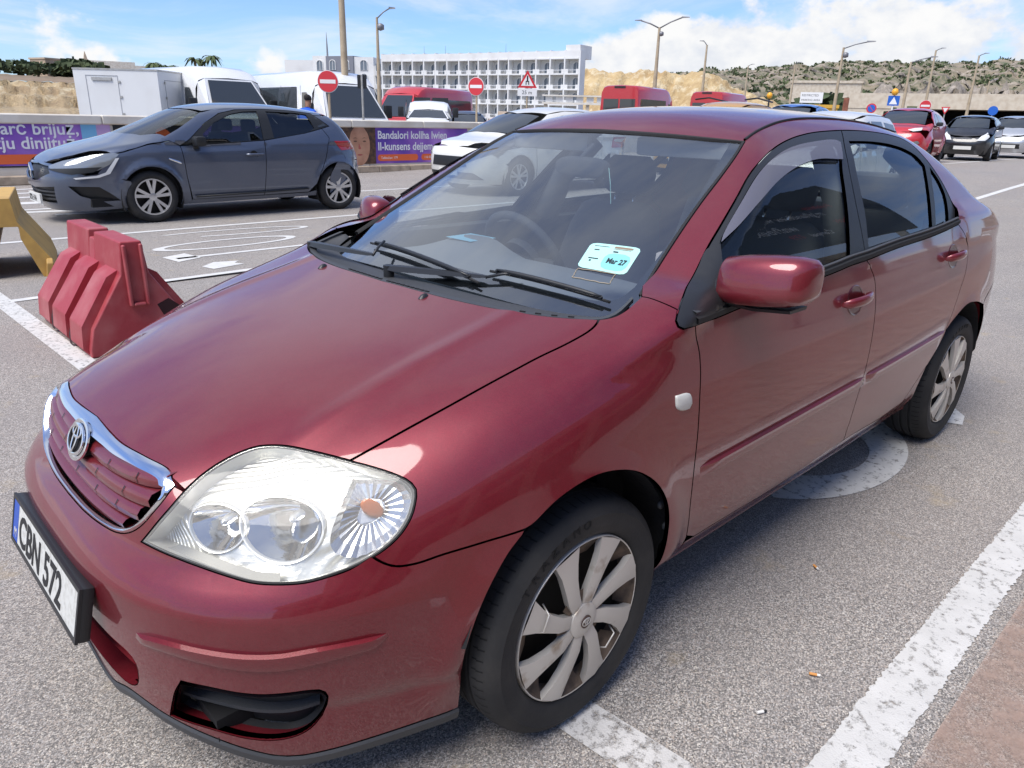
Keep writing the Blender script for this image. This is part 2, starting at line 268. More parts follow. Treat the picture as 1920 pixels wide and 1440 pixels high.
def B(p):
    x=p[...,0]
    k=.012+.10*sstep(-.5,-.28,x)+.05*sstep(2.2,2.45,-x)
    return smin(F(p),G(p),k)
CV = {
'headlight':[(0.7803,0.3482,0.6145),(0.7616,0.3784,0.6551),(0.7355,0.3943,0.6895),(0.7048,0.3952,0.7159),(0.6674,0.3953,0.7386),(0.6312,0.3986,0.7548),(0.5938,0.4077,0.7679),(0.5653,0.4213,0.7755),(0.5419,0.4450,0.7789),(0.5180,0.4801,0.7793),(0.4891,0.5238,0.7741),(0.4565,0.5782,0.7669),(0.4285,0.6207,0.7595),(0.4062,0.6542,0.7507),(0.3907,0.6805,0.7398),(0.3878,0.6960,0.7272),(0.3954,0.7047,0.7122),(0.4126,0.7134,0.6868),(0.4371,0.7146,0.6613),(0.4640,0.7092,0.6414),(0.4944,0.6988,0.6243),(0.5283,0.6836,0.6103),(0.5656,0.6637,0.5992),(0.6008,0.6415,0.5915),(0.6374,0.6108,0.5890),(0.6688,0.5772,0.5897),(0.6970,0.5376,0.5965),(0.7242,0.4948,0.6050),(0.7498,0.4464,0.6120),(0.7676,0.3969,0.6139)],
'hoodgap':[(0.4522,0.5798,0.7685),(0.4051,0.5924,0.7869),(0.3563,0.6046,0.8053),(0.2407,0.6291,0.8454),(0.1090,0.6462,0.8838),(0.0217,0.6545,0.9060),(-0.0510,0.6655,0.9237),(-0.1112,0.6715,0.9400),(-0.1349,0.6712,0.9477),(-0.1538,0.6674,0.9550),(-0.1678,0.6615,0.9609)],
'cowl':[(-0.1678,0.6615,0.9609),(-0.1293,0.5970,0.9577),(-0.0941,0.5162,0.9559),(-0.0623,0.4116,0.9559),(-0.0346,0.2555,0.9576),(-0.0228,0.0372,0.9593)],
'cowlside':[(-0.1678,0.6615,0.9609),(-0.1793,0.6710,0.9629),(-0.1997,0.6824,0.9676),(-0.2316,0.6876,0.9780),(-0.2602,0.6859,0.9883),(-0.2964,0.6808,1.0004)],
'fpgap':[(-0.2964,0.6808,1.0004),(-0.3008,0.6906,1.0004),(-0.3054,0.7232,0.9964),(-0.3107,0.7484,0.9905),(-0.3188,0.7725,0.9821)],
'sail':[(-0.4959,0.7013,1.0454),(-0.4429,0.7178,1.0210),(-0.3422,0.7637,0.9935),(-0.3032,0.7816,0.9711),(-0.2882,0.7911,0.9582),(-0.2913,0.8013,0.9472),(-0.3166,0.8060,0.9472),(-0.3470,0.8065,0.9472)],
'belt1':[(-0.3470,0.8065,0.9472),(-0.4541,0.7963,0.9456),(-0.5605,0.7947,0.9522),(-0.7708,0.7928,0.9618),(-1.0222,0.7933,0.9730),(-1.1461,0.7912,0.9790),(-1.2452,0.7892,0.9850),(-1.3576,0.7883,0.9878)],
'belt2':[(-1.3576,0.7883,0.9878),(-1.6347,0.7834,1.0006),(-1.9226,0.7788,1.0071),(-2.1470,0.7724,1.0161),(-2.3069,0.7693,1.0281)],
'fdgap':[(-0.3470,0.8065,0.9472),(-0.3692,0.8085,0.8872),(-0.3738,0.8174,0.8347),(-0.3718,0.8256,0.7633),(-0.3766,0.8293,0.6497),(-0.3850,0.8257,0.5481),(-0.4030,0.8168,0.4345),(-0.4327,0.7985,0.3420)],
'bgap':[(-1.3576,0.7883,0.9878),(-1.3986,0.7945,0.9527),(-1.4241,0.8033,0.9127),(-1.4304,0.8137,0.8569),(-1.4287,0.8236,0.7839),(-1.4237,0.8292,0.6832),(-1.4207,0.8275,0.5913),(-1.4117,0.8224,0.5062),(-1.4193,0.8085,0.3923),(-1.4435,0.7936,0.3285)],
'rdgap':[(-2.3069,0.7693,1.0281),(-2.3477,0.7813,0.9991),(-2.3777,0.7913,0.9668),(-2.4395,0.7883,0.9253),(-2.4313,0.8012,0.8560),(-2.4095,0.8083,0.8110),(-2.3770,0.8132,0.7726),(-2.3407,0.8176,0.7167),(-2.2977,0.8194,0.6340),(-2.2484,0.8180,0.5593),(-2.1867,0.8140,0.4976),(-2.1297,0.8100,0.4502),(-2.0728,0.8046,0.4031),(-2.0319,0.7940,0.3493),(-1.9850,0.7796,0.3045)],
'doorbot1':[(-0.4327,0.7985,0.3420),(-0.4867,0.7885,0.3139),(-0.7184,0.7861,0.3084),(-1.0817,0.7748,0.2883),(-1.4435,0.7936,0.3285)],
'doorbot2':[(-1.4435,0.7936,0.3285),(-1.5955,0.7918,0.3250),(-1.7829,0.7871,0.3162),(-1.9850,0.7796,0.3045)],
'arch':[(0.3124,0.7317,0.1854),(0.3222,0.7521,0.2810),(0.3316,0.7766,0.3699),(0.3181,0.7930,0.4505),(0.2903,0.8035,0.5219),(0.2489,0.8085,0.5799),(0.2141,0.8125,0.6114),(0.1884,0.8163,0.6285),(0.1340,0.8221,0.6594),(0.0760,0.8272,0.6778),(0.0137,0.8318,0.6851),(-0.0475,0.8364,0.6777),(-0.1081,0.8402,0.6579),(-0.1623,0.8427,0.6262),(-0.2097,0.8430,0.5852),(-0.2518,0.8399,0.5304),(-0.2827,0.8318,0.4666),(-0.2975,0.8236,0.4159),(-0.3098,0.8127,0.3641),(-0.3144,0.8027,0.3253),(-0.3964,0.7377,0.2238)],
'fbgap':[(0.4942,0.6966,0.6291),(0.4821,0.7092,0.6171),(0.4613,0.7247,0.6056),(0.4253,0.7421,0.6041),(0.3759,0.7602,0.6111),(0.3053,0.7821,0.6154),(0.2318,0.8046,0.6198),(0.2056,0.8126,0.6227)],
'rarch':[(-2.3918,0.6877,0.1421),(-2.2046,0.7609,0.2720),(-2.1344,0.8040,0.4053),(-2.1873,0.8158,0.5189),(-2.2866,0.8192,0.6011),(-2.4108,0.8222,0.6559),(-2.4999,0.8231,0.6778),(-2.6103,0.8250,0.6713),(-2.7512,0.8190,0.6392),(-2.9940,0.7820,0.5689)],
'ws':[(-0.3478,0.6437,0.9862),(-0.4343,0.6211,1.0366),(-0.5886,0.5869,1.1244),(-0.6990,0.5661,1.1860),(-0.8257,0.5466,1.2555),(-0.9179,0.5285,1.3043),(-0.9991,0.5044,1.3426)],
'wstop':[(-0.9991,0.5044,1.3426),(-0.9694,0.4323,1.3477),(-0.9410,0.2818,1.3558),(-0.9273,0.1054,1.3609),(-0.9271,0.0051,1.3623)],
'frame':[(-0.4959,0.7013,1.0454),(-0.5735,0.6786,1.0920),(-0.6590,0.6591,1.1414),(-0.7626,0.6341,1.1996),(-0.8729,0.6039,1.2579),(-0.9741,0.5841,1.2988),(-1.0884,0.5614,1.3306),(-1.2009,0.5444,1.3516),(-1.3098,0.5333,1.3651),(-1.4190,0.5257,1.3736),(-1.6297,0.5189,1.3808),(-1.8031,0.5185,1.3801),(-1.9401,0.5200,1.3752),(-2.0841,0.5234,1.3652),(-2.1978,0.5356,1.3483),(-2.2404,0.5644,1.3225),(-2.2602,0.5983,1.2886),(-2.2926,0.6360,1.2400),(-2.3324,0.6745,1.1779),(-2.3524,0.7059,1.1229),(-2.3669,0.7286,1.0800),(-2.3516,0.7570,1.0233)],
'win1':[(-0.5981,0.6998,1.0973),(-0.6224,0.6892,1.1131),(-0.7501,0.6557,1.1844),(-0.8911,0.6192,1.2547),(-1.0208,0.5933,1.2985),(-1.1482,0.5755,1.3230),(-1.2972,0.5665,1.3376),(-1.4888,0.5637,1.3434),(-1.5067,0.5708,1.3367),(-1.4223,0.6353,1.2557),(-1.3409,0.7086,1.1383),(-1.2558,0.7744,1.0103),(-1.0452,0.7801,0.9975),(-0.7769,0.7863,0.9834),(-0.4870,0.7896,0.9674),(-0.5239,0.7556,1.0305)],
'win2':[(-1.6088,0.5625,1.3453),(-1.7980,0.5637,1.3432),(-1.9747,0.5703,1.3324),(-2.0997,0.5842,1.3132),(-2.1765,0.6048,1.2865),(-2.2076,0.6288,1.2541),(-2.0342,0.7561,1.0411),(-1.4144,0.7682,1.0235),(-1.4278,0.7540,1.0531),(-1.4676,0.7147,1.1274),(-1.5084,0.6615,1.2159),(-1.5581,0.6113,1.2901)],
'win3':[(-2.2593,0.6337,1.2448),(-2.2987,0.6657,1.1938),(-2.3064,0.6973,1.1405),(-2.2837,0.7225,1.0962),(-2.2432,0.7492,1.0459),(-2.0806,0.7560,1.0396)],
'bgapup':[(-1.3664,0.7850,0.9864),(-1.3880,0.7493,1.0626),(-1.4149,0.7064,1.1420),(-1.4648,0.6471,1.2380),(-1.5295,0.5869,1.3199),(-1.6297,0.5189,1.3808)],
'roofmould':[(-1.0101,0.4973,1.3485),(-1.0690,0.4901,1.3669),(-1.1433,0.4795,1.3827),(-1.2556,0.4632,1.3997),(-1.3653,0.4522,1.4102),(-1.4742,0.4452,1.4160)],
'fog':[(0.7624,0.3963,0.3041),(0.7312,0.4610,0.3126),(0.6920,0.5140,0.3094),(0.6597,0.5483,0.3088),(0.6259,0.5798,0.3133),(0.5900,0.6075,0.3171),(0.5719,0.6176,0.3128),(0.5617,0.6188,0.2962),(0.5626,0.6146,0.2696),(0.5753,0.6023,0.2417),(0.5926,0.5869,0.2213),(0.6170,0.5661,0.2098),(0.6476,0.5395,0.2114),(0.6810,0.5064,0.2200),(0.7216,0.4539,0.2310),(0.7487,0.4037,0.2328),(0.7606,0.3780,0.2387)],
'scoop':[(0.7963,0.4106,0.2487),(0.7515,0.4901,0.2427),(0.7001,0.5483,0.2253),(0.6667,0.5788,0.2212),(0.6315,0.6079,0.2290),(0.6068,0.6280,0.2488),(0.5892,0.6433,0.2799)],
'intake_r':[(0.8589,0.1197,0.3578),(0.8521,0.2429,0.3778),(0.8384,0.3236,0.3720),(0.8316,0.3507,0.3692),(0.8298,0.3475,0.3387),(0.8298,0.3294,0.2963),(0.8339,0.2999,0.2725),(0.8410,0.2624,0.2761),(0.8496,0.1838,0.2777),(0.8507,0.0574,0.2549)],
'strip_t':[(0.8260,0.3900,0.4531),(0.7988,0.4598,0.4635),(0.7621,0.5229,0.4629),(0.7221,0.5730,0.4596),(0.6995,0.5963,0.4583),(0.6574,0.6330,0.4593),(0.6118,0.6658,0.4661),(0.5632,0.6940,0.4691),(0.4871,0.7285,0.4713)],
'strip_b':[(0.8275,0.3812,0.4355),(0.7998,0.4534,0.4383),(0.7631,0.5171,0.4334),(0.7232,0.5672,0.4251),(0.7004,0.5905,0.4220),(0.6688,0.6188,0.4206),(0.6356,0.6447,0.4240),(0.5880,0.6763,0.4330),(0.5374,0.7037,0.4412),(0.5026,0.7198,0.4481),(0.4840,0.7289,0.4631)],
'bumpbot':[(0.3124,0.7317,0.1854),(0.4005,0.7083,0.1867),(0.4950,0.6742,0.1836),(0.5784,0.6302,0.1727),(0.6166,0.6038,0.1672),(0.6533,0.5760,0.1698),(0.6993,0.5393,0.1906),(0.7513,0.4834,0.2200),(0.7963,0.4084,0.2430),(0.8327,0.2978,0.2600),(0.8421,0.1673,0.2213),(0.8548,-0.0007,0.2008)],
'dstrip1':[(-0.4117,0.8266,0.5668),(-1.4232,0.8273,0.5868),(-1.4431,0.8256,0.5524),(-0.4181,0.8247,0.5336)],
'dstrip2':[(-1.4363,0.8273,0.5878),(-2.2642,0.8190,0.6027),(-2.2078,0.8187,0.5735),(-1.4562,0.8256,0.5533)],
'repeater':[(-0.2674,0.8225,0.7948),(-0.3270,0.8235,0.7860),(-0.3334,0.8264,0.7524),(-0.2729,0.8257,0.7610)],
'grille_out':[(0.7127,0.3569,0.7289),(0.7091,0.3393,0.7369),(0.7257,0.2616,0.7435),(0.7397,0.1687,0.7445),(0.7408,0.0965,0.7471),(0.7368,-0.0012,0.7508)],
'grille_bot':[(0.7135,0.3725,0.7216),(0.7447,0.3722,0.6928),(0.7706,0.3471,0.6516),(0.7863,0.3082,0.6206),(0.7980,0.2678,0.6058),(0.8078,0.2089,0.5991),(0.8160,0.1116,0.5938),(0.8181,0.0026,0.5921),(0.8110,-0.1265,0.6000),(0.7982,-0.2286,0.6149),(0.7890,-0.2622,0.6362),(0.7752,-0.2349,0.6904),(0.7234,-0.3089,0.7372)],
'handle1':[(-1.1760,0.8105,0.8762),(-1.4164,0.8094,0.8816)],
'handle2':[(-2.1378,0.7968,0.9108),(-2.4010,0.7912,0.9132)],
'visor_low':[(-1.4466,0.6140,1.2862),(-1.2673,0.6108,1.2894),(-1.1115,0.6229,1.2713),(-0.9540,0.6464,1.2366),(-0.8073,0.6755,1.1873),(-0.6727,0.6963,1.1307),(-0.5981,0.6998,1.0973)],
'fog_s':[(0.7836,0.4713,0.3662),(0.7510,0.5222,0.3656),(0.7118,0.5674,0.3578),(0.6798,0.5975,0.3546),(0.6461,0.6250,0.3563),(0.6108,0.6496,0.3581),(0.5934,0.6594,0.3541),(0.5840,0.6613,0.3388),(0.5823,0.6524,0.3083)],
'scoop_l':[(0.7963,0.4106,0.2487),(0.7914,0.4450,0.3239),(0.7836,0.4713,0.3662)]}
np.seterr(all='ignore')
# ------------------------------------------------------------------ surface panels
def grad(fn, P, e=1e-4):
    g = np.stack([(fn(P+np.eye(3)[k]*e)-fn(P-np.eye(3)[k]*e))/(2*e) for k in range(3)], -1)
    return g/np.maximum(np.linalg.norm(g, axis=-1, keepdims=True), 1e-9)
def snap(fn, P, it=4):
    P = np.array(P, float)
    for _ in range(it): P = P-grad(fn, P)*np.clip(fn(P), -.03, .03)[:, None]*.9
    return P
def dense(P, ds=.014):
    P = np.array(P, float)
    if len(P) < 3:
        n = max(2, int(np.linalg.norm(P[1]-P[0])/ds)+1); return P[0]+(P[1]-P[0])*np.linspace(0, 1, n)[:, None]
    t = np.r_[0, np.cumsum(np.maximum(np.linalg.norm(np.diff(P, axis=0), axis=1), 1e-6)**.5)]
    T = np.linspace(0, t[-1], 40*len(P)); Q = np.stack([spl(t, P[:, k])(T) for k in range(3)], 1)
    L = np.r_[0, np.cumsum(np.linalg.norm(np.diff(Q, axis=0), axis=1))]; n = max(3, int(L[-1]/ds)+1)
    s = np.linspace(0, L[-1], n); return np.stack([np.interp(s, L, Q[:, k]) for k in range(3)], 1)
def outline(*segs, ds=.014):
    o = []
    for s in segs:
        d = dense(s, ds)
        if o and np.linalg.norm(o[-1]-d[0]) < .004: d = d[1:]
        o += list(d)
    if np.linalg.norm(o[0]-o[-1]) < .004: o = o[:-1]
    return np.array(o)
def mir(P): P = np.array(P, float).copy(); P[:, 1] *= -1; return P
class Dir:
    def __init__(s, d):
        s.d = np.array(d, float); s.d /= np.linalg.norm(s.d)
        a = np.cross(s.d, (0, 0, 1)) if abs(s.d[2]) < .9 else np.cross((0., 1, 0), s.d); s.a = a/np.linalg.norm(a); s.b = np.cross(s.d, s.a)
    def to2(s, P): return np.stack([P@s.a, P@s.b], 1)
    def lift(s, fn, Q, P0):
        t = np.full(len(Q), (P0@s.d).max()+.15); base = Q[:, :1]*s.a+Q[:, 1:]*s.b
        for _ in range(60): t = t-np.clip(fn(base+s.d*t[:, None]), -.05, .2)*.75
        return base+s.d*t[:, None]
class Cyl:
    def __init__(s, x0, r0=.8, back=False): s.x0, s.r0, s.sg = x0, r0, (-1 if back else 1)
    def to2(s, P): return np.stack([np.arctan2(P[:, 1], (P[:, 0]-s.x0)*s.sg)*s.r0, P[:, 2]], 1)
    def lift(s, fn, Q, P0):
        th = Q[:, 0]/s.r0; d = np.stack([np.cos(th)*s.sg, np.sin(th), 0*th], 1)
        t = np.full(len(Q), np.hypot(P0[:, 0]-s.x0, P0[:, 1]).max()+.1); base = np.stack([0*th+s.x0, 0*th, Q[:, 1]], 1)
        for _ in range(60): t = t-np.clip(fn(base+d*t[:, None]), -.05, .2)*.75
        return base+d*t[:, None]
def area2(Q): return .5*np.sum(Q[:, 0]*np.roll(Q[:, 1], -1)-Q[:, 1]*np.roll(Q[:, 0], -1))
def inset2(Q, g):
    if g == 0: return Q
    s = 1 if area2(Q) > 0 else -1
    a = Q-np.roll(Q, 1, 0); b = np.roll(Q, -1, 0)-Q
    na = np.stack([-a[:, 1], a[:, 0]], 1)*s; nb = np.stack([-b[:, 1], b[:, 0]], 1)*s
    na /= np.maximum(np.linalg.norm(na, axis=1, keepdims=True), 1e-9); nb /= np.maximum(np.linalg.norm(nb, axis=1, keepdims=True), 1e-9)
    n = na+nb; l = np.maximum((n*n).sum(1, keepdims=True), .5); return Q+n*(2*g/l)
def inside(Q, poly):
    r = np.zeros(len(Q), bool); x, y = Q[:, 0], Q[:, 1]; P2 = np.roll(poly, -1, 0)
    for (x0, y0), (x1, y1) in zip(poly, P2):
        if y0 == y1: continue
        c = ((y0 > y) != (y1 > y)) & (x < (x1-x0)*(y-y0)/(y1-y0)+x0); r ^= c
    return r
def panel_data(fn, par, out, holes=(), gap=.0022, step=.02, off=0., flange=.016):
    f2 = (lambda p: fn(p)+off) if off else fn
    loops3 = [snap(f2, out)]+[snap(f2, h) for h in holes]
    loops = [inset2(par.to2(loops3[0]), gap)]+[inset2(par.to2(h), -gap) for h in loops3[1:]]
    allb = np.concatenate(loops); lo, hi = allb.min(0), allb.max(0)
    gx, gy = np.meshgrid(np.arange(lo[0]+step/2, hi[0], step), np.arange(lo[1]+step/2, hi[1], step)); gx = gx+(np.arange(gx.shape[0]) % 2)[:, None]*step*.5
    Q = np.stack([gx.ravel(), gy.ravel()], 1); k = inside(Q, loops[0])
    for h in loops[1:]: k &= ~inside(Q, h)
    Q = Q[k]
    if len(Q):
        dm = np.full(len(Q), 9.)
        for i in range(0, len(allb), 200): dm = np.minimum(dm, np.sqrt(((Q[:, None]-allb[None, i:i+200])**2).sum(-1)).min(1))
        Q = Q[dm > step*.45]
    pts = np.concatenate([allb, Q]); edges = []; n = 0; idx = []
    for l in loops:
        m = len(l); edges += [(n+i, n+(i+1) % m) for i in range(m)]; idx.append(range(n, n+m)); n += m
    vo, eo, fo, ov, _, _ = delaunay_2d_cdt([Vector(p) for p in pts], edges, [], 0, 1e-6, True)
    V2 = np.array([tuple(v) for v in vo]); mp = {}
    for i, o in enumerate(ov):
        for q in o: mp[q] = i
    Fc = np.array([f for f in fo if len(f) == 3]); c = V2[Fc].mean(1); k = inside(c, loops[0])
    for h in loops[1:]: k &= ~inside(c, h)
    Fc = Fc[k]; P3 = par.lift(f2, V2, loops3[0]); Nn = grad(f2, P3)
    nrm = np.cross(P3[Fc[:, 1]]-P3[Fc[:, 0]], P3[Fc[:, 2]]-P3[Fc[:, 0]]); flip = (nrm*Nn[Fc[:, 0]]).sum(1) < 0
    Fc[flip] = Fc[flip][:, ::-1]
    V = list(P3); NN = list(Nn); Fs = [tuple(f) for f in Fc]
    if flange:
        for l in idx:
            ids = [mp[i] for i in l]; a = len(V); m = len(ids)
            A = P3[ids]; B_ = A-Nn[ids]*flange; tn = np.roll(A, -1, 0)-np.roll(A, 1, 0); fnm = np.cross(tn, Nn[ids]); fnm /= np.maximum(np.linalg.norm(fnm, axis=1, keepdims=True), 1e-9)
            cen = A.mean(0); sg = 1 if ((A-cen)*fnm).sum() > 0 else -1
            if l is not idx[0]: sg = -sg
            mid = A-Nn[ids]*.0016+fnm*sg*.0008; h = Nn[ids]+fnm*sg; h /= np.linalg.norm(h, axis=1, keepdims=True)
            V += list(A)+list(mid)+list(B_); NN += list(Nn[ids])+list(h)+list(fnm*sg)
            for i in range(m):
                j = (i+1) % m
                for q in (0, m):
                    f = (a+q+i, a+q+j, a+q+m+j, a+q+m+i)
                    Fs.append(f if sg > 0 else f[::-1])
    return np.array(V), Fs, np.array(NN)
def panel(name, mt, parent, fn, par, out, holes=(), both=False, parent2=None, **k):
    V, Fs, N = panel_data(fn, par, out, holes, **k)
    a = mesh(name, V, Fs, mt, parent, True, N)
    if not both: return a
    S = np.array((1, -1, 1)); b = mesh(name, V*S, [f[::-1] for f in Fs], mt, parent2 or parent, True, N*S)
    return a, b
def strip_loft(name, mt, parent, rings, both=False, parent2=None, close=False, smooth=True, auto=40, caps=(False, False)):
    m = MB().loft(rings, close=close, caps=caps); a = m.build(name, mt, parent, smooth, auto)
    if both:
        b = mesh(name, np.array(m.v)*(1, -1, 1), [f[::-1] for f in m.f], mt, parent2 or parent, smooth, auto=auto); return a, b
    return a
def mirror_obj(o, parent):
    me = o.data; V = np.array([tuple(v.co) for v in me.vertices])*(1, -1, 1); Fs = [tuple(p.vertices)[::-1] for p in me.polygons]
    n = mesh(o.name.split('.')[0], V, Fs, me.materials[0], parent, me.polygons[0].use_smooth, auto=40); return n
# ------------------------------------------------------------------ paint and car materials
def car_paint(name, col, col2, rough=.38, metal=.55, coat=1., dust=.25, dustcol=(.35,.30,.27)):
    m = mat(name, col, rough, metal, coat, .04); nt = m.node_tree; b = nt.nodes['Principled BSDF']; N = nt.nodes; L = nt.links
    tc = N.new('ShaderNodeTexCoord'); n = N.new('ShaderNodeTexNoise'); n.inputs['Scale'].default_value = 1.1; n.inputs['Detail'].default_value = 3; L.new(tc.outputs['Object'], n.inputs[0])
    x = N.new('ShaderNodeMixRGB'); x.inputs[1].default_value = (*col, 1); x.inputs[2].default_value = (*col2, 1); L.new(n.outputs[0], x.inputs[0])
    # flakes
    v = N.new('ShaderNodeTexVoronoi'); v.inputs['Scale'].default_value = 900; L.new(tc.outputs['Object'], v.inputs[0])
    hs = N.new('ShaderNodeHueSaturation'); r0 = N.new('ShaderNodeMapRange'); r0.inputs['To Min'].default_value = .85; r0.inputs['To Max'].default_value = 1.2
    sx = N.new('ShaderNodeSeparateColor'); L.new(v.outputs['Color'], sx.inputs[0]); L.new(sx.outputs[0], r0.inputs[0]); L.new(r0.outputs[0], hs.inputs['Value']); L.new(x.outputs[0], hs.inputs['Color'])
    # dust film, streaky
    n2 = N.new('ShaderNodeTexNoise'); n2.inputs['Scale'].default_value = 5; n2.inputs['Detail'].default_value = 9; n2.inputs['Roughness'].default_value = .7; L.new(tc.outputs['Object'], n2.inputs[0])
    r1 = N.new('ShaderNodeMapRange'); r1.inputs['From Min'].default_value = .42; r1.inputs['From Max'].default_value = .8; r1.inputs['To Max'].default_value = dust; L.new(n2.outputs[0], r1.inputs[0])
    x2 = N.new('ShaderNodeMixRGB'); x2.inputs[2].default_value = (*dustcol, 1); L.new(r1.outputs[0], x2.inputs[0]); L.new(hs.outputs[0], x2.inputs[1]); L.new(x2.outputs[0], b.inputs['Base Color'])
    r2 = N.new('ShaderNodeMapRange'); r2.inputs['To Min'].default_value = .015; r2.inputs['To Max'].default_value = .07; L.new(n2.outputs[0], r2.inputs[0]); L.new(r2.outputs[0], b.inputs['Coat Roughness'])
    return m
car_paint('paint_red', (.170, .009, .017), (.185, .011, .020), rough=.42, metal=.4, dust=.06)
mat('black_plastic', (.018, .019, .021), .42, bump=(300, .06))
mat('grey_plastic', (.05, .053, .058), .55, bump=(260, .08))
mat('rubber', (.012, .012, .013), .75)
mat('tyre', (.016, .016, .017), .78, var=((.035, .033, .031), 9, .4, .75), bump=(120, .1))
mat('tyre_print', (.006, .006, .006), .9)
mat('void', (.004, .004, .005), .9)
mat('liner', (.012, .0125, .014), .8, bump=(60, .3))
mat('chrome', (.86, .87, .88), .12, 1.)
mat('chrome_dull', (.72, .73, .75), .24, 1.)
mat('reflector', (.9, .9, .9), .08, 1., bump=(16, .12))
mat('lamp_inner', (.80, .80, .77), .3, .55); mat('lamp_trim', (.20, .20, .195), .4, .3)
mat('lamp_flutes', (.80, .80, .76), .30, .6)
mat('amber', (.75, .18, .01), .25, 0, spec=.6)
mat('bulb', (.8, .82, .85), .08, .5)
mat('trim_fabric', (.10, .10, .105), .9, bump=(180, .15))
mat('dash', (.20, .21, .22), .75, bump=(240, .1))
mat('cabin_dark', (.06, .062, .066), .85)
mat('headliner', (.42, .41, .39), .9)
mat('hubcap', (.60, .57, .52), .42, .4, var=((.30, .22, .15), 14, .60, .74, 8))
mat('hub_dirt', (.14, .10, .07), .85, var=((.04, .03, .022), 20, .4, .65))
mat('steel_dark', (.02, .019, .018), .6, .4)
mat('white_lens', (.62, .62, .58), .3, spec=.6)
mat('plate_white', (.62, .62, .58), .5, var=((.45, .44, .40), 60, .45, .7))
mat('plate_blue', (.03, .09, .42), .5)
mat('plate_ink', (.012, .012, .013), .6)
mat('sticker_mint', (.42, .72, .66), .6); mat('sticker_teal', (.22, .60, .60), .6); mat('paper_blue', (.25, .55, .68), .6); mat('ink_dark', (.02, .03, .04), .7); mat('ink_brown', (.25, .18, .12), .7)
mat('residue', (.40, .33, .24), .9); mat('tail_red', (.30, .01, .01), .2, coat=1)
glass('windscreen_glass', (.84, .90, .92), 1.4, 1.52, add=.21)
glass('side_glass', (.74, .80, .78), 1.15, 1.5)
glass('lens_glass', (.97, .97, .94), .8, 1.45, rough=.03)
def lens_haze():
    m = MAT['lens_glass']; nt = m.node_tree; N = nt.nodes; o = [n for n in N if n.type == 'OUTPUT_MATERIAL'][0]; src = o.inputs[0].links[0].from_socket; d = N.new('ShaderNodeBsdfDiffuse'); d.inputs[0].default_value = (.75, .73, .66, 1)
    n = N.new('ShaderNodeTexNoise'); n.inputs['Scale'].default_value = 9; n.inputs['Detail'].default_value = 6; tc = N.new('ShaderNodeTexCoord'); nt.links.new(tc.outputs['Object'], n.inputs[0]); r = N.new('ShaderNodeMapRange'); r.inputs['From Min'].default_value = .3; r.inputs['From Max'].default_value = .7; r.inputs['To Min'].default_value = .08; r.inputs['To Max'].default_value = .26; nt.links.new(n.outputs[0], r.inputs[0])
    x = N.new('ShaderNodeMixShader'); nt.links.new(r.outputs[0], x.inputs[0]); nt.links.new(src, x.inputs[1]); nt.links.new(d.outputs[0], x.inputs[2]); nt.links.new(x.outputs[0], o.inputs[0])
lens_haze()
def flutes():
    nt = MAT['lamp_flutes'].node_tree; N = nt.nodes; L = nt.links; tc = N.new('ShaderNodeTexCoord'); w = N.new('ShaderNodeTexWave'); w.bands_direction = 'DIAGONAL'; w.inputs['Scale'].default_value = 95; w.inputs['Distortion'].default_value = .5; L.new(tc.outputs['Object'], w.inputs[0])
    u = N.new('ShaderNodeBump'); u.inputs['Strength'].default_value = .6; u.inputs['Distance'].default_value = .003; L.new(w.outputs[1], u.inputs['Height']); L.new(u.outputs[0], N['Principled BSDF'].inputs['Normal'])
flutes()
def visor_mat():
    m = bpy.data.materials.new('visor_smoke'); m.use_nodes = True; nt = m.node_tree; N = nt.nodes; N.clear(); o = N.new('ShaderNodeOutputMaterial')
    t = N.new('ShaderNodeBsdfTransparent'); t.inputs[0].default_value = (.5, .5, .56, 1); p = N.new('ShaderNodeBsdfPrincipled'); p.inputs['Base Color'].default_value = (.20, .20, .25, 1); p.inputs['Roughness'].default_value = .18
    x = N.new('ShaderNodeMixShader'); x.inputs[0].default_value = .62; nt.links.new(t.outputs[0], x.inputs[1]); nt.links.new(p.outputs[0], x.inputs[2]); nt.links.new(x.outputs[0], o.inputs[0]); MAT['visor_smoke'] = m
visor_mat()
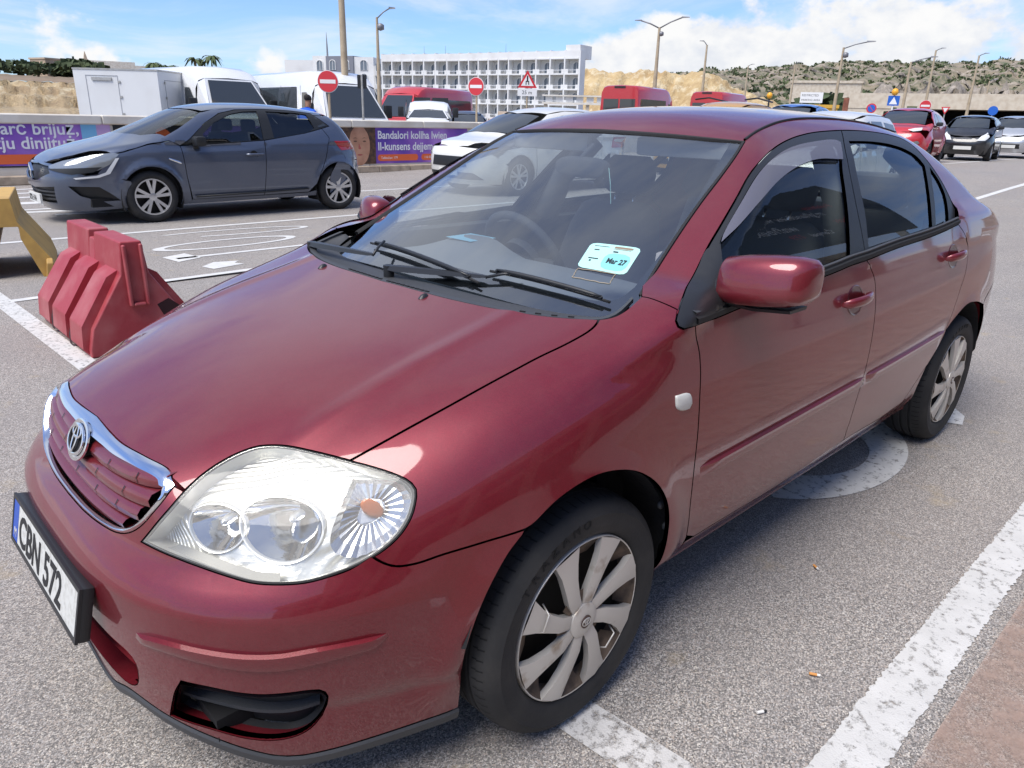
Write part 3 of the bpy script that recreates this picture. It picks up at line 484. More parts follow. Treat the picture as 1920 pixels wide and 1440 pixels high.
# ------------------------------------------------------------------ the foreground sedan
def build_sedan():
    car = empty('parked_car', 'dark red metallic four-door sedan with worn wheel covers filling the foreground', 'car')
    A = lambda k: np.array(CV[k], float)
    hl = A('headlight'); P = 'paint_red'
    i_top = 3; i_gap = 11; i_fb = 20             # headlight outline: hood corner, hood/fender gap, fender/bumper gap
    # --- hood
    gc = A('grille_out'); hood_half = [np.array([[gc[-1][0]+.004, 0, gc[-1][2]+.004]]+list(gc[::-1][1:])), np.array([gc[0], hl[i_top]]), hl[i_top:i_gap+1], A('hoodgap'), np.vstack([A('cowl')[:-1], [(-.022, 0, .958)]])]
    oh = outline(*hood_half); hood = np.vstack([oh, mir(oh[::-1])[1:-1]])
    ho = panel('hood', P, car, B, Dir((.15, 0, 1)), hood, gap=.0028)
    for (x, y, z) in ((-.017, -.306, .951), (-.010, .207, .953)):
        m = MB(); m.loft([[(x+.018*s*math.cos(t)-.003*(1-s), y+.011*s*math.sin(t), z-.004+.013*(1-s**2.2)) for t in np.linspace(0, 2*math.pi, 13)[:-1]] for s in (1, .85, .6, .3, .05)], caps=(False, True)); m.build('washer_nozzle', 'black_plastic', ho, True)
    # --- front bumper
    gb = A('grille_bot'); gbr = gb[:8].copy(); gbr[7] = (gb[7][0], 0, gb[7][2])
    bb = A('bumpbot')[:-1]; bb = np.vstack([bb, [(.872, .10, .272), (.876, 0, .273)]])
    bh = outline(bb[::-1], A('arch')[:7], A('fbgap')[::-1], np.vstack([A('fbgap')[:1], hl[i_fb+1:], hl[:1]]), hl[:i_top+1], np.array([hl[i_top], gb[0]]), gbr)
    bout = np.vstack([bh, mir(bh[::-1])[1:-1]])
    fog = A('fog'); sc = A('scoop'); top = A('fog_s')
    fo_out = outline(top, np.array([top[-1], sc[-1]]), sc[::-1], A('scoop_l'))
    ir = np.array([(.862, .0, .405), (.858, .16, .400), (.848, .27, .392), (.838, .345, .378), (.830, .357, .36), (.829, .352, .33), (.830, .335, .296), (.836, .30, .278), (.846, .20, .284), (.858, .08, .290), (.862, 0, .291)])
    iout = outline(ir); iout = np.vstack([iout, mir(iout[::-1])[1:-1]])
    bum = panel('front_bumper', P, car, B, Cyl(0), bout, [iout, fo_out, mir(fo_out)[::-1]], step=.018)
    # recesses
    def res(P_, n): # resample closed loop
        Q = np.vstack([P_, P_[:1]]); L = np.r_[0, np.cumsum(np.linalg.norm(np.diff(Q, axis=0), axis=1))]; s = np.linspace(0, L[-1], n+1)[:-1]; return np.stack([np.interp(s, L, Q[:, k]) for k in range(3)], 1)
    fog_in = outline(fog[:7], fog[6:10], fog[9:], np.array([fog[-1], fog[0]])); B28 = lambda p: B(p)+.028
    def rseg(Q, n): Q = dense(Q, .01); L_ = np.r_[0, np.cumsum(np.linalg.norm(np.diff(Q, axis=0), axis=1))]; s_ = np.linspace(0, L_[-1], n+1)[:-1]; return np.stack([np.interp(s_, L_, Q[:, k]) for k in range(3)], 1)
    a = snap(B, np.vstack([rseg(top[:7], 24), rseg(np.vstack([top[6:9], sc[-1:]]), 10), rseg(sc[::-1], 28), rseg(A('scoop_l'), 10)]))
    b = snap(B28, np.vstack([rseg(fog[:7], 24), rseg(fog[6:10], 10), rseg(fog[9:], 28), rseg(np.array([fog[-1], fog[0]]), 10)]))
    for s in (1, -1):
        S = np.array((1, s, 1)); bb_ = b
        m = MB().loft([a*S, (a*.45+bb_*.55)*S, bb_*S], caps=(False, False)); m.build('fog_recess', P, bum, True, 50)
        V, Fs, N = panel_data(B28, Cyl(0), fog_in, flange=0, gap=-.002, off=.012)
        fi = mesh('fog_insert', V*S, Fs if s > 0 else [f[::-1] for f in Fs], 'black_plastic', bum, True, N*S)
        bz_ = snap(lambda p: B(p)+.024, bb_); cb_ = bz_.mean(0); iz_ = snap(lambda p: B(p)+.036, cb_+(bz_-cb_)*.93); MB().loft([snap(lambda p: B(p)+.034, bb_)*S, bz_*S, (cb_+(bz_-cb_)*.97)*S, iz_*S], caps=(False, False)).build('fog_bezel', 'black_plastic', bum, True, 50)
        tp_, bt_ = dense(fog[:7], .02), dense(fog[9:][::-1], .02); k_ = np.linspace(0, 1, 24); rs_ = lambda Q: np.stack([np.interp(k_, np.linspace(0, 1, len(Q)), Q[:, c]) for c in range(3)], 1)
        md = rs_(tp_)*.52+rs_(bt_)*.48; o = snap(lambda p: B(p)+.027, md); q = snap(lambda p: B(p)+.042, md)
        MB().loft([(q+(0, 0, .006))*S, (o+(0, 0, .004))*S, (o-(0, 0, .004))*S, (q-(0, 0, .012))*S], close=False).build('louvre', 'grey_plastic', bum, True, 40)
    # centre intake: back wall, slat
    back = np.array([p-(.07, 0, 0) for p in iout]); m = MB(); m.loft([snap(B, iout), back], caps=(False, False)); m.build('intake_tunnel', P, bum, True, 60)
    MB().add(back, [tuple(range(len(back)))[::-1]]).build('intake_mesh', 'void', bum)
    ys = np.linspace(-.35, .35, 29); xo = [.846-.0*y*y-(.22*y*y) for y in ys]
    MB().loft([[(x-.05, y, .351) for x, y in zip(xo, ys)], [(x+.004, y, .343) for x, y in zip(xo, ys)], [(x-.002, y, .331) for x, y in zip(xo, ys)], [(x-.05, y, .333) for x, y in zip(xo, ys)]], close=False).build('intake_slat', P, bum, True, 50)
    # bumper rub strips
    st, sb = dense(A('strip_t'), .016), dense(A('strip_b'), .016); n = 46
    rs = lambda Q: np.stack([np.interp(np.linspace(0, 1, n), np.linspace(0, 1, len(Q)), Q[:, k]) for k in range(3)], 1)
    st, sb = rs(st), rs(sb)
    def raised(tt, bb_, h, name, parent, mt=P, parent2=None, both=True, ends=True):
        mid = [(0, -.003, 0), (0, h, .06), (0, h*1.05, .5), (0, h*.8, .92), (0, -.003, 1.)]
        rings = []
        for _, hh, w in mid:
            q = snap(B, tt*(1-w)+bb_*w); e = np.minimum(1, np.minimum(np.arange(n), np.arange(n)[::-1])/2.5)[:, None] if ends else 1
            rings.append(q+grad(B, q)*(hh*e if hh > 0 else hh))
        return strip_loft(name, mt, parent, rings, both, parent2, auto=55)
    raised(st, sb, .010, 'bumper_strip', bum)
    # black lip under bumper
    bo = snap(B, dense(bb, .03)); lip = [bo*(1, 1, 1)-(0, 0, .002), bo+grad(B, bo)*.003-(0, 0, .008), bo+grad(B, bo)*-.004-(0, 0, .032), bo-grad(B, bo)*.05-(0, 0, .034)]
    strip_loft('bumper_lip', 'grey_plastic', bum, lip, True, bum)
    # --- fenders
    ar = A('arch'); sail = A('sail'); fd = A('fdgap'); lowc = np.array([(-.455, .735, .222)])
    ff = outline(hl[i_gap:i_fb+1], np.vstack([hl[i_fb:i_fb+1], A('fbgap')]), np.vstack([A('fbgap')[-1:], ar[7:20], [(-.325, .765, .265), (-.335, .735, .222)]]), np.array([(-.335, .735, .222), (-.44, .735, .222)]), np.array([(-.44, .735, .222), (-.437, .775, .29), fd[-1]]), fd[::-1], sail[3:][::-1], np.vstack([sail[3:4], A('fpgap')[-1:]]), A('fpgap')[::-1], A('cowlside')[::-1], A('hoodgap')[::-1])
    fl, fr = panel('front_fender', P, car, B, Dir((.2, .8, .55)), ff, both=True, gap=.0022)
    rp = A('repeater'); rc = rp.mean(0)
    ro = outline(np.vstack([rp, rp[:1]])); ro = rc+(res(ro, 24)-rc)*np.array((1, 1, 1))
    for s, par_ in ((1, fl), (-1, fr)):
        q = snap(B, ro); g = grad(B, q); S = np.array((1, s, 1)); c = snap(B, np.array([rc])); 
        rings = [(q-g*.002)*S, (q+g*.003)*S, (c+(q-c)*.86+g*.0058)*S, (c+(q-c)*.1+g*.0068)*S]; MB().loft(rings, caps=(False, True)).build('side_repeater', 'white_lens', par_, True, 60)
    # --- headlights
    hlo = outline(np.vstack([hl, hl[:1]]))
    for s in (1, -1):
        S = np.array((1, s, 1)); he = bpy.data.objects.new('headlight', None); link(he, car)
        V, Fs, N = panel_data(B, Dir((.6, .6, .5)), hlo, gap=.003, flange=.01, off=-.001)
        fix = (lambda F_: F_) if s > 0 else (lambda F_: [f[::-1] for f in F_])
        he2 = mesh('lens', V*S, fix(Fs), 'lens_glass', he, True, N*S)
        rim = res(snap(B, hlo), 120); g = grad(B, rim); cen = rim.mean(0); inn = cen+(rim-cen)*.972
        MB().loft([(rim-g*.012)*S, (rim-g*.0005)*S, (snap(B, inn)-g*.0015)*S, (snap(B, inn)-g*.012)*S], caps=(False, False)).build('seal', 'rubber', he, True, 50)
        r1 = snap(lambda p: B(p)+.004, cen+(rim-cen)*.968); r2 = snap(lambda p: B(p)+.036, cen+(rim-cen)*.955)
        MB().loft([r1*S, r2*S], caps=(False, False)).build('housing_wall', 'lamp_inner', he, True, 60)
        axv = np.array((.80, .50, .10)); axv /= np.linalg.norm(axv); a_ = np.cross(axv, (0, 0, 1)); a_ /= np.linalg.norm(a_); b_ = np.cross(a_, axv)
        bw = [(np.array((.690, .462, .672)), .058, .055), (np.array((.603, .556, .682)), .080, .075)]
        B36 = lambda p: B(p)+.034
        circ = [snap(B36, np.array([c+a_*r*math.cos(t)+b_*r*math.sin(t) for t in np.linspace(0, 2*math.pi, 41)[:-1]])) for c, r, d_ in bw]
        V, Fs, N = panel_data(B36, Dir((.6, .6, .5)), r2, circ, gap=0, flange=0, step=.012); mesh('housing', V*S, fix(Fs), 'lamp_flutes', he, True, N*S)
        for (c, r, d_), ci in zip(bw, circ):
            cc = ci.mean(0); rings = [ci]+[cc-axv*d_*(1-q*q)+(ci-cc)*q for q in (.92, .8, .65, .5, .35, .2, .05)]
            MB().loft([[tuple(x*S) for x in q] for q in rings], caps=(False, True)).build('reflector_bowl', 'reflector', he, True, 60)
            MB().loft([[tuple((cc+(x-cc)*k+axv*h_)*S) for x in ci] for k, h_ in ((1.10, -.002), (1.07, .006), (1.02, .006), (.99, -.004))], caps=(False, False)).build('bowl_ring', 'lamp_inner', he, True, 60)
            bl = [[tuple((cc-axv*(d_*.85-k)+(a_*math.cos(t)+b_*math.sin(t))*rb)*S) for t in np.linspace(0, 2*math.pi, 13)[:-1]] for k, rb in ((0, .010), (.022, .010), (.032, .007), (.038, .001))]
            MB().loft(bl, caps=(False, True)).build('bulb', 'bulb', he, True)
        lo_ = snap(lambda p: B(p)+.010, dense(hl[24:30], .010)); lo2 = snap(lambda p: B(p)+.016, np.array([p+(cen-p)*.16 for p in lo_]))
        MB().loft([[np.array(q)*S for q in lo_], [np.array(q)*S for q in lo2]], close=False).build('lower_trim', 'lamp_trim', he, True)
        # indicator chamber with amber bulb and fluted back
        ip = np.array([(.468, .600, .748), (.405, .668, .742), (.400, .700, .705), (.440, .706, .655), (.520, .675, .622), (.545, .640, .640)]); id_ = outline(np.vstack([ip, ip[:1]])); io = res(snap(lambda p: B(p)+.016, id_), 48); ic = io.mean(0)
        rr = [(io)*S, (ic+(io-ic)*.8-np.array((.007, .009, .0)))*S, (ic+(io-ic)*.35-np.array((.012, .015, 0)))*S]
        m = MB().loft([[p+np.array((0, 0, .0012*(-1)**k)) for k, p in enumerate(r)] for r in rr], caps=(False, True)); m.build('indicator_reflector', 'chrome_dull', he, False)
        c = ic+np.array((-.004, .002, .016)); m = MB()
        m.loft([[tuple((c+np.array((r_*math.cos(t)*.6-h*.5, -r_*math.cos(t)*.55+h*.25, r_*math.sin(t)-h*.4)))*S) for t in np.linspace(0, 2*math.pi, 17)[:-1]] for h, r_ in ((-.024, .002), (-.020, .012), (-.008, .018), (.010, .018), (.022, .013), (.027, .003))], caps=(True, True)); m.build('indicator_bulb', 'amber', he, True)
    # --- grille
    gr = bpy.data.objects.new('grille', None); link(gr, car)
    gfull_r = outline(gbr[::-1], np.array([gb[0], gc[0]]), gc[:-1], np.array([gc[-2], (gc[-1][0], 0, gc[-1][2])])); gout = np.vstack([gfull_r, mir(gfull_r[::-1])[1:-1]])
    gq = snap(B, gout); gg = grad(B, gq); n_ = len(gq)
    ctr = np.array((.765, 0, .67))
    # chrome surround: thin at the sides and bottom, broad along the top
    isup = sstep(.700, .722, gq[:, 2])[:, None]
    wdt = .0095+.0155*isup+.010*isup*np.exp(-(gq[:, 1:2]/.09)**2)
    tan = np.roll(gq, -1, 0)-np.roll(gq, 1, 0); inn = np.cross(gg, tan); inn /= np.linalg.norm(inn, axis=1, keepdims=True); sgn = 1 if ((ctr-gq)*inn).sum() > 0 else -1; inn *= sgn
    rings = [gq-gg*.01, gq+gg*.002, gq+inn*wdt*.5+gg*.006, gq+inn*wdt+gg*.002, gq+inn*wdt*1.02-gg*.02]
    MB().loft([r for r in rings], caps=(False, False)).build('chrome_surround', 'chrome', gr, True, 60)
    # wall and back
    bk = gq-np.array((.05, 0, .01)); MB().loft([gq-gg*.004, bk], caps=(False, False)).build('grille_tunnel', P, gr, True, 60)
    MB().add(bk, [tuple(range(n_))[::-1]]).build('grille_back', 'void', gr)
    # painted bars
    for k, (zc, ye) in enumerate(((.700, .352), (.668, .342), (.637, .318), (.612, .27))):
        ys = np.linspace(-ye, ye, 31); pts = np.array([(.86, y, zc+.020*(y/.35)**2-(.004 if k == 3 else 0)) for y in ys]); q = []
        for p in pts:
            p = p.copy(); p[0] = .86
            for _ in range(40): p[0] -= min(max(B(p[None])[0], -.05), .05)*.8
            q.append(p)
        q = np.array(q)-(.005, 0, 0); hh = (.0135, .0140, .0135, .009)[k]
        m = MB(); m.loft([q+(-.030, 0, hh+.006), q+(-.006, 0, hh), q+(.002, 0, hh*.2), q+(0, 0, -hh*.75), q+(-.006, 0, -hh*.95), q+(-.03, 0, -hh)], close=False)
        bar = m.build('grille_bar', P, gr, True, 45)
        if k < 3:
            for yy in ((-.27, -.16, .16, .27) if k == 0 else (-.24, -.12, 0, .12, .24)):
                j = int(np.argmin(abs(ys-yy))); c = q[j]; MB().loft([[c+(-.004, -.0015, hh), c+(-.004, .0015, hh)], [c+(.0032, -.0012, hh*.2), c+(.0032, .0012, hh*.2)], [c+(.0012, -.0012, -hh*.7), c+(.0012, .0012, -hh*.7)]], close=False).build('bar_notch', 'void', bar)
    # emblem: ring oval on a dark disc
    em = bpy.data.objects.new('emblem', None); link(em, gr)
    ec = np.array((.784, 0, .712)); ex = np.array((0, 1., 0)); ez = np.array((-.42, 0, .907)); en = np.cross(ex, ez)
    def oval(cx, cz, rx, rz, w, h, nm, mt, par=em, seg=48, dz=0.):
        rg = []
        for (dr, dh) in ((-w, 0), (-w, h*.7), (0, h), (w, h*.7), (w, 0)):
            rg.append([ec+ex*(cx+(rx+dr)*math.cos(t))+ez*(cz+(rz+dr)*math.sin(t))+en*(dh+dz) for t in np.linspace(0, 2*math.pi, seg+1)[:-1]])
        return MB().loft(rg, caps=(False, False)).build(nm, mt, par, True, 60)
    MB().loft([[ec+ex*.050*math.cos(t)+ez*.0365*math.sin(t)+en*d for t in np.linspace(0, 2*math.pi, 49)[:-1]] for d in (-.05, -.002)], caps=(False, True)).build('emblem_base', 'void', gr, True, 60)
    oval(0, 0, .0535, .0400, .0055, .006, 'emblem_bezel', 'chrome', gr, dz=-.006)
    oval(0, 0, .045, .0315, .0036, .005, 'oval_ring', 'chrome'); oval(0, .018, .0245, .0122, .0030, .005, 'oval_ring', 'chrome', dz=.001); oval(0, .002, .011, .0285, .0030, .005, 'oval_ring', 'chrome', dz=.0015)
    # number plate, leaning back a little
    pl = bpy.data.objects.new('number_plate', None); link(pl, car); pl.location = (.908, 0, .392); pl.rotation_euler = (0, R(-13), 0)
    rbox('plate_frame', (-.028, -.265, 0), (-.003, .265, .120), 'black_plastic', pl, .006)
    m = MB()
    for a_, b_ in (((-.005, -.265, 0), (.0012, .265, .010)), ((-.005, -.265, .110), (.0012, .265, .120)), ((-.005, -.265, .010), (.0012, -.256, .110)), ((-.005, .256, .010), (.0012, .265, .110))): m.box(a_, b_)
    m.build('frame_rim', 'black_plastic', pl)
    MB().box((-.0035, -.2559, .0102), (-.0005, .2559, .1098)).build('plate', 'plate_white', pl)
    MB().box((-.0006, -.2555, .0105), (.0001, -.212, .1095)).build('blue_band', 'plate_blue', pl)
    text('plate_letters', 'CBN 572', .105, 'plate_ink', pl, frame_mat((0, -.200, .020), (0, 1, 0), (0, 0, 1)), .0008, sx=.88, bold=.002)
    text('plate_letter', 'M', .03, 'plate_white', pl, frame_mat((.0004, -.243, .022), (0, 1, 0), (0, 0, 1)), .0005)
    MB().box((.80, -.10, .43), (.872, .10, .48)).build('plate_bracket', 'black_plastic', car)
    # --- doors
    dl, dr = [bpy.data.objects.new('front_door', None) for _ in range(2)]; rl, rr_ = [bpy.data.objects.new('rear_door', None) for _ in range(2)]
    for o in (dl, dr, rl, rr_): link(o, car)
    d1 = outline(A('fdgap'), A('doorbot1')[1:], A('bgap')[::-1], A('belt1')[::-1])
    panel('door_skin', P, dl, B, Dir((0, 1, .1)), d1, both=True, parent2=dr)
    rd = A('rdgap'); d2 = outline(A('bgap'), A('doorbot2'), rd[::-1], A('belt2')[::-1])
    panel('door_skin', P, rl, B, Dir((0, 1, .1)), d2, both=True, parent2=rr_)
    # rub strips on doors
    for key, L_, R_ in (('dstrip1', dl, dr), ('dstrip2', rl, rr_)):
        q = A(key); tt = rs(dense(np.array([q[0], q[1]]), .02)); bb_ = rs(dense(np.array([q[3], q[2]]), .02)); raised(tt, bb_, .011, 'rub_strip', L_, P, R_)
    # handles
    def handle(x0, x1, z, L_, R_):
        for s, par_ in ((1, L_), (-1, R_)):
            S = np.array((1, s, 1)); xs = np.linspace(x0, x1, 15); base = snap(B, np.array([(x, .82, z+.006*(x0-x)/.2) for x in xs])); g = grad(B, base)
            u = np.linspace(0, 1, 15); lift = .006+.032*np.clip(np.sin(np.pi*u)**.5, 0, 1); hw = .0150+.003*np.sin(np.pi*u); rings = []
            for i in range(15):
                c = base[i]+g[i]*lift[i]; e = 1 if 0 < i < 14 else .55
                rings.append([(c+g[i]*.011*e*math.cos(t)+np.array((0, 0, 1))*hw[i]*e*math.sin(t))*S for t in np.linspace(0, 2*math.pi, 13)[:-1]])
            MB().loft(rings).build('handle', P, par_, True, 60)
            c = snap(B, np.array([((x0*.45+x1*.55), .82, z)])); c = c[0]; g0 = grad(B, c[None])[0]; ta = np.array((1., 0, 0)); tb = np.cross(ta, g0); tb /= np.linalg.norm(tb)
            cup = lambda k, d: [(c+ta*.060*k*math.cos(t)+tb*.046*k*math.sin(t)+g0*d)*S for t in np.linspace(0, 2*math.pi, 25)[:-1]]
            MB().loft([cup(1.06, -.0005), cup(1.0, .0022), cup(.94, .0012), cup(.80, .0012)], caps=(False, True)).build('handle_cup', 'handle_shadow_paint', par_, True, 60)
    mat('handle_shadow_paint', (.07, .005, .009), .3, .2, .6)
    handle(-1.165, -1.345, .875, dl, dr); handle(-2.135, -2.315, .915, rl, rr_)
    # door frames, glass
    fr_ = A('frame'); iB = 10; w1, w2, w3 = A('win1'), A('win2'), A('win3'); ol = lambda w: outline(*[w[[i, (i+1) % len(w)]] for i in range(len(w))]) 
    smooth_w1 = outline(np.vstack([w1[:8]]), w1[7:12], w1[11:15], np.vstack([w1[14:], w1[:1]]))
    smooth_w2 = outline(w2[:6], w2[5:7], w2[6:8], np.vstack([w2[7:], w2[:1]])); smooth_w3 = outline(w3[:5], w3[4:6], np.vstack([w3[5:], w3[:1]]))
    up = A('bgapup'); bl1 = snap(G, A('belt1')[1:]-(0, 0, 0)); bl1 = bl1*(1, 1, 1); sl0 = A('sail')[0]
    f1 = outline(fr_[:iB+1], up[::-1], np.vstack([up[:1], bl1[::-1][1:]]), np.vstack([bl1[:1], [(-.43, .758, 1.0)], fr_[:1]]))
    panel('window_frame', 'black_plastic', dl, G, Dir((0, .85, .45)), f1, [smooth_w1], both=True, parent2=dr, off=.001, gap=.002)
    f2 = outline(fr_[iB:-1], np.vstack([fr_[-2:-1], [(-2.31, .765, 1.03)]]), np.vstack([[(-2.31, .765, 1.03)], snap(G, A('belt2')[::-1][1:])]), up)
    panel('window_frame', 'black_plastic', rl, G, Dir((0, .85, .45)), f2, [smooth_w2, smooth_w3], both=True, parent2=rr_, off=.001, gap=.002)
    panel('door_glass', 'side_glass', dl, G, Dir((0, .85, .45)), smooth_w1, both=True, parent2=dr, off=.008, gap=-.004, flange=0, step=.05)
    panel('door_glass', 'side_glass', rl, G, Dir((0, .85, .45)), smooth_w2, both=True, parent2=rr_, off=.008, gap=-.004, flange=0, step=.05)
    panel('quarter_glass', 'side_glass', rl, G, Dir((0, .85, .45)), smooth_w3, both=True, parent2=rr_, off=.008, gap=-.004, flange=0, step=.05)
    # belt seals
    for key, L_, R_ in (('belt1', dl, dr), ('belt2', rl, rr_)):
        q = dense(A(key), .04); g = grad(B, snap(B, q)); up_ = np.array((0, 0, 1.)); rings = [q+g*.001+up_*.001, q+g*.007+up_*.004, q+g*.006+up_*.016, q-g*.002+up_*.021, q-g*.014+up_*.022]
        strip_loft('belt_seal', 'rubber', L_, rings, True, R_)
        rings = [q-g*.004+up_*.022, q-g*.001+up_*.030, q-g*.012+up_*.034]; strip_loft('belt_seal', 'grey_plastic', L_, rings, True, R_)
    # smoked wind deflector (near door and far door)
    vz = np.array([(1.0)]); vo = outline(np.vstack([w1[:9]]), VIS[0:2] if False else np.array([w1[8], VIS[0]]), VIS, np.array([VIS[-1], w1[0]]))
    panel('wind_deflector', 'visor_smoke', dl, G, Dir((0, .85, .45)), vo, both=True, parent2=dr, off=-.010, gap=0, flange=.012)
    # sail (mirror base) panel
    so_ = outline(sail[:4], sail[3:], np.array([sail[-1], (-.475, .792, .962)]), np.array([(-.475, .792, .962), (-.53, .755, 1.03), (-.600, .699, 1.097)]), np.array([(-.600, .699, 1.097), (-.565, .682, 1.088), sail[0]]))
    panel('sail_panel', 'black_plastic', dl, B, Dir((.1, .85, .45)), so_, both=True, parent2=dr, off=-.004, gap=.001)
    # side mirrors
    for s, par_ in ((1, dl), (-1, dr)):
        S = np.array((1, s, 1)); rings = []
        prof = [(.755, .45, .35, .004), (.760, .75, .62, .012), (.776, .92, .85, .02), (.825, 1.0, .97, .02), (.89, 1.02, 1., .012), (.945, .97, .98, .004), (.975, .84, .88, -.006), (.987, .60, .62, -.012), (.990, .3, .3, -.014)]
        for y, kz, kx, dx in prof:
            y = y if s > 0 else .70+(y-.755)*.62
            zc = 1.036+(y-.838)*.10; rg = []
            for t in np.linspace(0, 2*math.pi, 33)[:-1]:
                c, q = math.cos(t), math.sin(t); e = 2/3.2; cx = math.copysign(abs(c)**e, c); cz = math.copysign(abs(q)**e, q)
                fwd = .066 if cx > 0 else .040
                zz = cz*.062*kz*(1 if cz > 0 else .95); rg.append(np.array((-.55+dx+cx*fwd*kx*(1-.16*(cz if cx > 0 else 0)), y, zc+zz))*S)
            rings.append(rg)
        MB().loft(rings, caps=(True, True)).build('mirror_housing', P, par_, True, 80)
        sq = [(math.copysign(abs(math.cos(t))**.6, math.cos(t)), math.copysign(abs(math.sin(t))**.6, math.sin(t))) for t in np.linspace(0, 2*math.pi, 25)[:-1]]
        MB().loft([[np.array((-.594, (.775 if s > 0 else .715)+(.195 if s > 0 else .115)*(.5+.5*cx), 1.042+.052*cz))*S for cx, cz in sq], [np.array((-.598, (.78 if s > 0 else .72)+(.185 if s > 0 else .105)*(.5+.5*cx), 1.042+.048*cz))*S for cx, cz in sq]], caps=(False, True)).build('mirror_glass', 'chrome', par_, True, 40)
        # base lip and taped stalk
        MB().loft([[np.array((-.55+a_*.05, y, zb+b_))*S for a_, b_ in ((-.8, 0), (.8, .0), (.9, .008), (-.9, .008))] for y, zb in ((.785, .968), (.86, .966), (.955 if s > 0 else .88, .977))]).build('mirror_underside', 'black_plastic', par_, True, 40)
        rnd = random.Random(3); rings = []
        for i, (y, z, r) in enumerate([(.72, .985, .040), (.745, .987, .043), (.76, .992, .042), (.775, 1.0, .044), (.79, 1.006, .042), (.81, 1.012, .038), (.83, 1.016, .034)]):
            rings.append([np.array((-.515+(r+rnd.uniform(-.004, .004))*math.cos(t)*1.0, y+rnd.uniform(-.003, .003), z+(r+rnd.uniform(-.004, .004))*math.sin(t)))*S for t in np.linspace(0, 2*math.pi, 19)[:-1]])
        MB().loft(rings).build('taped_stalk', 'tape_black', par_, False)
    # --- roof, pillars, quarter
    rm = A('roofmould'); rext = np.array([(-1.70, .446, 1.418), (-2.0, .455, 1.405), (-2.25, .475, 1.375)])
    ra = np.vstack([rm, rext]); ws = A('ws'); wt = A('wstop').copy(); wt[-1] = (wt[-1][0], 0, wt[-1][2])
    rwtop = np.array([(-2.25, .475, 1.375), (-2.34, .30, 1.39), (-2.37, 0, 1.40)])
    oh = outline(np.vstack([wt[::-1]]), ra, rwtop); roofo = np.vstack([oh, mir(oh[::-1])[1:-1]])
    panel('roof', P, car, G, Dir((0, 0, 1)), roofo, gap=.003, step=.03)
    q = dense(ra, .04); g = grad(G, snap(G, q)); strip_loft('roof_moulding', 'rubber', car, [q-(0, .006, .001), q+g*.004-(0, .003, 0), q+g*.004+(0, .003, 0), q+(0, .006, -.001)], True)
    rdq = snap(B, rd)
    arr = A('rarch'); arr = np.vstack([[(-2.235, .735, .225), (-2.175, .765, .285)], arr[2:8], [(-2.80, .815, .628)]])
    side = outline(A('fpgap'), np.vstack([A('fpgap')[-1:], sail[:4][::-1]]), fr_[:-1], np.array([fr_[-2], rd[0]]), rd, np.array([rd[-1], (-1.99, .735, .222)]), np.array([(-1.99, .735, .222), (-2.235, .735, .222)]), arr,
                   np.array([(-2.80, .815, .628), (-3.0, .79, .685), (-3.25, .71, .715)]), np.array([(-3.25, .71, .715), (-3.26, .69, .82), (-3.20, .67, .99)]), np.array([(-3.20, .67, .99), (-3.08, .66, 1.03), (-2.98, .645, 1.055)]), np.array([(-2.98, .645, 1.055), (-2.82, .605, 1.165), (-2.66, .565, 1.25), (-2.45, .525, 1.335), (-2.25, .475, 1.375)]), ra[::-1], np.array([ra[0], ws[-1]]), ws[::-1])
    panel('body_side', P, car, B, Dir((0, .78, .62)), side, both=True, gap=.002, step=.025)
    # sills
    s0 = np.array([(-.44, .735, .222), (-1.99, .735, .222)]); db = np.vstack([[(-.442, .79, .318)], A('doorbot1')[1:], A('doorbot2')[1:]]); db = dense(db, .03); sl_ = np.array([(x, .735, .222) for x in db[:, 0]])
    so2 = outline(db, np.array([db[-1], sl_[-1]]), sl_[::-1], np.array([sl_[0], db[0]])); panel('sill', P, car, B, Dir((0, 1, -.25)), so2, both=True, gap=.0018, step=.03)
    # --- rear: bumper, boot lid, lamps, window
    rbh = outline(np.array([(-3.47, 0, .24), (-3.43, .45, .24), (-3.25, .68, .235), (-2.95, .735, .24)]), np.array([(-2.95, .735, .24), (-2.955, .775, .38), (-2.90, .80, .52), (-2.80, .815, .622)]), np.array([(-2.80, .815, .622), (-3.0, .79, .68), (-3.25, .71, .71), (-3.42, .5, .72), (-3.50, 0, .72)]))
    panel('rear_bumper', P, car, F, Cyl(-2.4, .8, True), np.vstack([rbh, mir(rbh[::-1])[1:-1]]), gap=.002, step=.03)
    bth = outline(np.array([(-3.04, 0, 1.045), (-2.98, .63, 1.045)]), np.array([(-2.98, .63, 1.045), (-3.08, .655, 1.03), (-3.20, .665, .99)]), np.array([(-3.20, .665, .99), (-3.28, .66, .82), (-3.27, .66, .73)]), np.array([(-3.27, .66, .73), (-3.42, .45, .735), (-3.49, 0, .735)]))
    panel('boot_lid', P, car, F, Dir((-.75, 0, .66)), np.vstack([bth, mir(bth[::-1])[1:-1]]), gap=.003, step=.03)
    tl = outline(np.array([(-3.20, .705, .985), (-3.345, .58, .985)]), np.array([(-3.345, .58, .985), (-3.43, .50, .77)]), np.array([(-3.43, .50, .77), (-3.25, .72, .75)]), np.array([(-3.25, .72, .75), (-3.20, .705, .985)]))
    panel('tail_lamp', 'tail_red', car, F, Cyl(-2.4, .8, True), tl, both=True, gap=0, off=-.006, step=.04)
    rwh = outline(np.array([(-2.40, 0, 1.385), (-2.30, .46, 1.36)]), np.array([(-2.30, .46, 1.36), (-2.94, .62, 1.06)]), np.array([(-2.94, .62, 1.06), (-3.02, 0, 1.05)]))
    panel('rear_window', 'side_glass', car, G, Dir((-.7, 0, .7)), np.vstack([rwh, mir(rwh[::-1])[1:-1]]), gap=0, flange=0, off=.006, step=.08)
